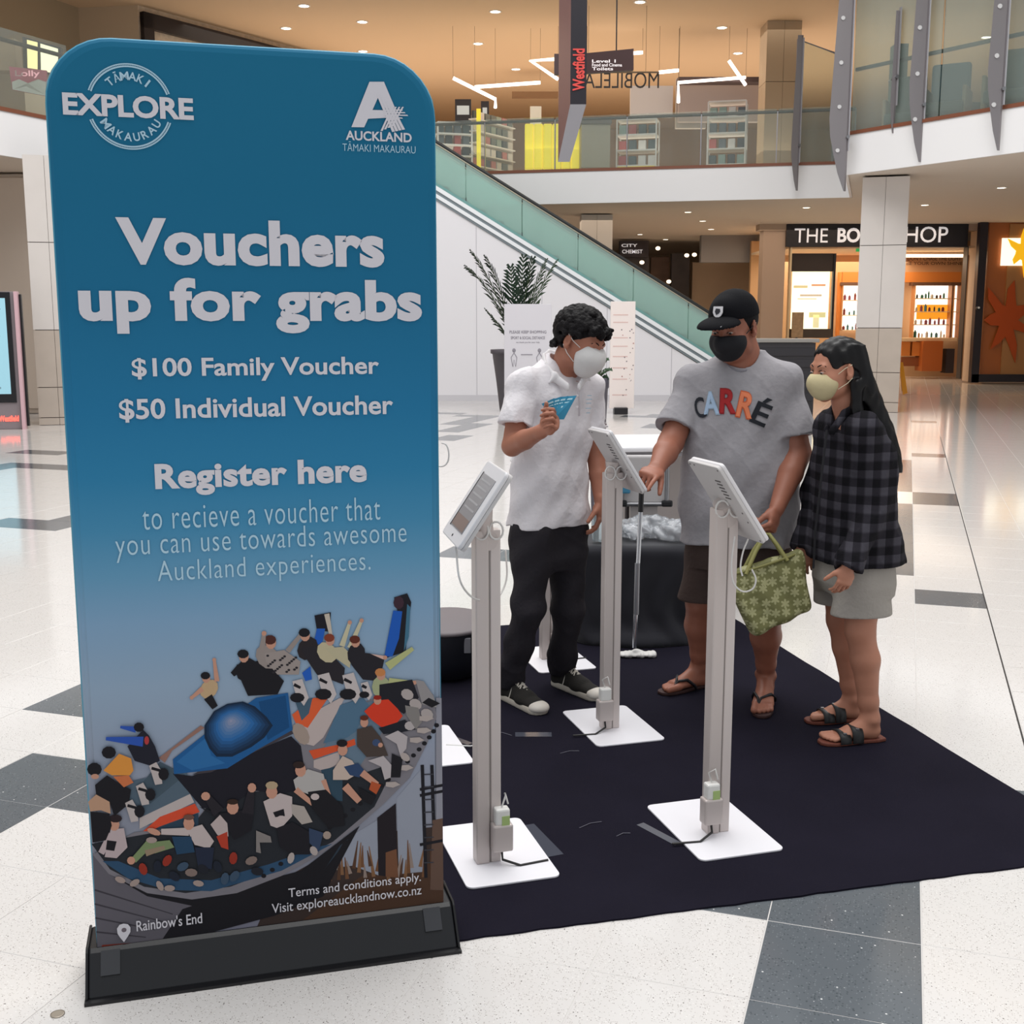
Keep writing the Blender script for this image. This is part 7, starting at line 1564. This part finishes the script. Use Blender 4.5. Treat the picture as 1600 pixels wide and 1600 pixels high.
# ---- upper left: framed shop front, glowing window and pink sign behind the glass
fr_ = thing('shop_facade', 'black framed speckled shop front above the top edge of the banner', 'shop', tuple(c215)); d = (c470 - c215); d.z = 0; d.normalize(); nn = Vector((d.y, -d.x, 0)); nn = nn if nn.y < 0 else -nn
def wl_(t, z): return Vector((c215.x, c215.y, 0)) + d * t + nn * .06 + UP * z
L_ = (c470 - c215).length
mb = MB(); mb.prism([wl_(0, 8.35), wl_(L_, 8.35), wl_(L_, 8.02), wl_(0, 8.02)], nn * .12); mb.build('frame_top', M_DARK, fr_); mb = MB(); mb.prism([wl_(0, 8.35), wl_(.28, 8.35), wl_(.28, 4.9), wl_(0, 4.9)], nn * .12); mb.build('frame_side', M_DARK, fr_)
q0, q1 = onplane(333, 78, wl_(0, 5), nn), onplane(378, 80, wl_(0, 5), nn); qt = onplane(350, 66, wl_(0, 5), nn); mb = MB(); text_add(mb, 'HARD TO FIND', Vector((q0.x, q0.y, qt.z - .42)) + nn * .03, d, UP, (q1 - q0).length * 3.1, .40, .03); mb.build('shop_letters', M_DARK, fr_)
ww = thing('shop_window', 'dark framed window with glowing yellow panels at the upper left', 'window', tuple(V(62, 90, 20))); 
mb = MB(); mb.prism([V(35, 57, 21), V(95, 74, 21.5), V(95, 118, 21.5), V(37, 108, 21)], (0, .1, 0)); mb.build('window_frame', M_DARK, ww); mb = MB(); a, b = V(36, 108, 21.15), V(95, 117, 21.6); mb.prism([a, b, Vector((b.x, 21.6, 4.89)), Vector((a.x, 21.15, 4.89))], (0, .06, 0)); mb.build('wall_below', M_TANWALL, ww)
mb = MB(); mb.prism([V(42, 62, 20.97), V(58, 66, 21.1), V(58, 108, 21.1), V(43, 106, 20.97)], (0, .02, 0)); mb.build('lit_pane', glow('pane_yellow', '#f3dfa0', 1.0), ww); mb = MB(); mb.prism([V(63, 68, 21.1), V(90, 76, 21.3), V(90, 116, 21.3), V(64, 110, 21.1)], (0, .02, 0)); mb.build('lit_pane', glow('pane_pale', '#f1ecc4', 1.1), ww)
ps_ = thing('pink_sign', 'pink shop banner with white script behind the upper left glass', 'sign', tuple(V(45, 130, 19.5))); mb = MB(); mb.prism([V(14, 104, 19.4), V(72, 110, 19.9), V(72, 150, 19.9), V(19, 140, 19.4)], (0, .05, 0)); mb.build('sign_cloth', mat('pink_cloth', '#c96a78', rough=.6), ps_)
mb = MB(); mb.prism([V(19, 128, 19.38), V(30, 124, 19.45), V(44, 130, 19.55), V(60, 124, 19.7), V(72, 128, 19.85), V(72, 150, 19.85), V(20, 140, 19.38)], (0, -.01, 0)); mb.build('cloud_print', mat('cloud_pale', '#d9cfc8', rough=.6), ps_); mb = ptext('Lolly', 24, 122, 62, 110, 19.33, .02); mb.build('script', mat('script_pale', '#e6b6ba', rough=.6), ps_)
o = pbox(-30, 60, 22, 110, 21.5, .3).build('column_upper', M_TANWALL); tag(o, 'tan upper column at the left edge behind the glass', 'column')

# ---- left edge: wall panels and lit directory screen
o = MB().box((-9.1, 21.2, 2.08), (3.0, .3, 4.14)).build('wall_left_panel', M_STONE2, kind='structure')
for i in range(4): MB().box((-10.2 + i * .74, 21.03, 2.1), (.73, .03, 4.0)).build('panel', mat('panel_beige', '#cdbfb2', rough=.45), o)
dr = thing('directory_screen', 'tall lit directory screen with a pink side edge at the left edge', 'screen', (-7.75, 17.95, 0), math.radians(14))
MB().box((-.32, .06, 1.04), (1.12, .14, 2.08)).build('housing', mat('dir_grey', '#8c8286', rough=.35), dr, local=True, bevel=.01); MB().box((-.35, -.02, 1.24), (1.04, .03, 1.66)).build('bezel', mat('dir_black', '#141318', rough=.2), dr, local=True)
sc = MB().box((-.35, -.04, 1.26), (.90, .01, 1.44)).build('lit_screen', glow('dir_cyan', '#8fbccb', .5), dr, local=True)
MB().box((.255, .02, 1.04), (.05, .2, 2.08)).build('pink_edge', mat('edge_pink', '#d6b0b8', rough=.4), dr, local=True); MB().box((.30, .10, 1.04), (.03, .1, 2.0)).build('dark_edge', M_BLACK, dr, local=True)
M_DT = mat('dir_text', '#2c3d46', rough=.5)
for t_, x_, z_, w_ in (('shopping', -.30, 1.78, .33), ('security', -.30, 1.66, .30), ('see our team for help', -.42, 1.40, .42), ('www.westfield', -.34, .62, .30)):
    mb = MB(); text_add(mb, t_, (x_ , -.047, z_), (1, 0, 0), (0, 0, 1), w_, .055 if z_ > 1.5 else .03, .015); mb.build('screen_text', M_DT, sc, local=True)
mb = MB(); text_add(mb, 'Westfield', (-.10, -.02, .12), (1, 0, 0), (0, 0, 1), .28, .09, .03); mb.build('red_word', glow('dir_red', '#ff5a4c', 2.2), dr, local=True)

# ---- posters, pots and palms in front of the white wall
def poster(x0, y0, x1, y1, Y, lab, m, foot=True):
    a, b = V(x0, y1, Y), V(x1, y0, Y); o = thing('poster_stand', lab, 'poster', ((a.x + b.x) / 2, Y, 0)); w_ = b.x - a.x; h = b.z
    MB().box((0, 0, h / 2 + .05), (w_, .035, h - .10)).build('poster_board', m, o, local=True, bevel=.004); MB().box((-.02, 0, .06), (w_ * .55, .30, .12)).build('foot', mat('foot_dark', '#1c1a1e', rough=.4), o, local=True, bevel=.01)
    return o, w_, h
po, w_, h_ = poster(788, 475, 862, 640, 20.5, 'tall pale grey notice stand behind the man in white', mat('poster_grey', '#d3d0d6', rough=.5))
M_PT = mat('poster_ink', '#8b8790', rough=.6)
for t_, z_, k_ in (('PLEASE KEEP SHOPPING', 1.43, .78), ('SPORT & SOCIAL DISTANCE', 1.33, .72), ('we thank you for your help', 1.26, .5)):
    mb = MB(); text_add(mb, t_, (-w_ * k_ / 2, -.021, z_), (1, 0, 0), (0, 0, 1), w_ * k_, .05 if k_ > .6 else .03, .02); mb.build('notice_text', M_PT, po, local=True)
for sx_ in (-.24, .20):
    mb = MB(); mb.ball((sx_, -.022, 1.14), (.03, .004, .035), seg=10, rings=6); mb.tube([(sx_, -.022, 1.10), (sx_ - .05, -.022, 1.02), (sx_ - .02, -.022, .86), (sx_, -.022, .98), (sx_ + .03, -.022, .86), (sx_ + .05, -.022, 1.02), (sx_, -.022, 1.10)], .005, 5); mb.build('figure_drawing', M_PT, po, local=True)
mb = MB(); mb.tube([(-.12, -.022, 1.07), (.08, -.022, 1.07)], .006, 5); mb.build('arrow_drawing', M_PT, po, local=True)
p2_, w_, h_ = poster(952, 471, 993, 640, 21.0, 'cream poster stand with scattered dots behind the white mask', mat('poster_cream', '#efe3de', rough=.5)); rg = random.Random(6)
for i in range(22):
    z_ = rg.uniform(.3, 1.8); c = rg.choice(['#6a5f6a', '#b98a86', '#8c7f86']); mb = MB(); mb.cyl((rg.uniform(.02, w_ / 2 - .03), -.018, z_), (rg.uniform(.02, .03) * 0 + 0, 0, 0), .001, seg=3); x_ = rg.uniform(-.02, w_ / 2 - .02)
    mb = MB(); mb.cyl((x_, -.0175, z_), (x_, -.0195, z_), rg.uniform(.006, .014), seg=8); mb.build('dot_print', mat('dot' + c[1:], c, rough=.6), p2_, local=True)
for z_ in (1.75, 1.62, 1.35, 1.2, 1.02, .82, .62, .34): mb = MB(); mb.box((-.04, -.0185, z_), (w_ * .6, .002, .018)); mb.build('text_row', mat('row_pink', '#dcbcb6', rough=.6), p2_, local=True)
def pot(name, lab, x, Y, zt, r1, r0, col):
    o = thing(name, lab, 'plant', (x, Y, 0)); MB().lathe((0, 0, 0), [(r0, .0), (r0 * 1.05, .05), ((r0 + r1) / 2, zt * .5), (r1, zt - .08), (r1 * 1.1, zt - .07), (r1 * 1.1, zt), (r1 * .9, zt), (r1 * .88, zt - .06)], 4 if 'square' in lab else 24, smooth='square' not in lab).build('pot', mat('pot_' + col[1:], col, rough=.5), o, local=True); return o
def frond(o, base, tip, rise, n, leaf, m, side_drop=.25, wd=.014):
    base, tip = Vector(base), Vector(tip); pts = []
    for i in range(n + 1):
        t = i / n; p = base.lerp(tip, t); p.z += rise * math.sin(math.pi * min(1, t * .9)) * .6; pts.append(p)
    mb = MB(); mb.tube(pts, [.012 * (1 - .8 * i / n) + .002 for i in range(n + 1)], 5); fr = mb.build('frond', mat('stem_green', '#4a5a3c', rough=.6), o)
    mb = MB(); rg = random.Random(hash(tuple(round(c, 2) for c in tip)) % 999)
    for i in range(2, n + 1):
        t = i / n; p = pts[i]; d = (pts[i] - pts[i - 1]).normalized(); sd = d.cross(UP).normalized()
        for e in (-1, 1):
            l = leaf * (math.sin(math.pi * (.15 + .8 * t)) * .9 + .15) * rg.uniform(.85, 1.1); q = p + (sd * e * .75 + d * .75 + UP * rg.uniform(-.1, .35)).normalized() * l - UP * side_drop * l; w2 = d * wd; mid = p.lerp(q, .5) + UP * .02
            mb.add([p - w2 * .5, p + w2 * .5, mid + w2, q, mid - w2], [(0, 1, 2, 3, 4)])
    mb.build('leaflets', m, fr, kind='stuff')
M_LEAF = mat('leaf_dark', '#24382a', rough=.5); M_LEAF2 = mat('leaf_mid', '#3f5a40', rough=.5)
pl = pot('potted_palm', 'palm in a tall dark grey pot, its fronds above the grey notice stand', -.02, 21.6, 1.13, .34, .20, '#5c585e'); top_ = Vector((.08, 21.6, 1.15))
for (px, py, r_) in ((730, 425, .42), (738, 400, .34), (760, 408, .30), (798, 420, .1), (818, 405, .1), (832, 408, .12), (852, 412, .15), (868, 414, .25), (760, 485, .02), (842, 472, .1)):
    frond(pl, top_, V(px, py, 21.6 + (.25 if px % 2 else -.2)), r_, 20, .40 if py < 450 else .2, M_LEAF if px < 835 else M_LEAF2, wd=.032)
pv = pot('potted_plant', 'small leafed plant in a slim dark urn behind the man in white', V(934, 600, 8.6).x, 8.6, 1.22, .075, .03, '#4e4a54')
for (px, py, r_) in ((948, 566, .05), (952, 580, .03), (938, 560, .05), (925, 568, .05), (944, 590, .0)):
    frond(pv, (V(932, 592, 8.6).x, 8.6, 1.20), V(px, py, 8.6), r_, 7, .09, M_LEAF2, wd=.010)
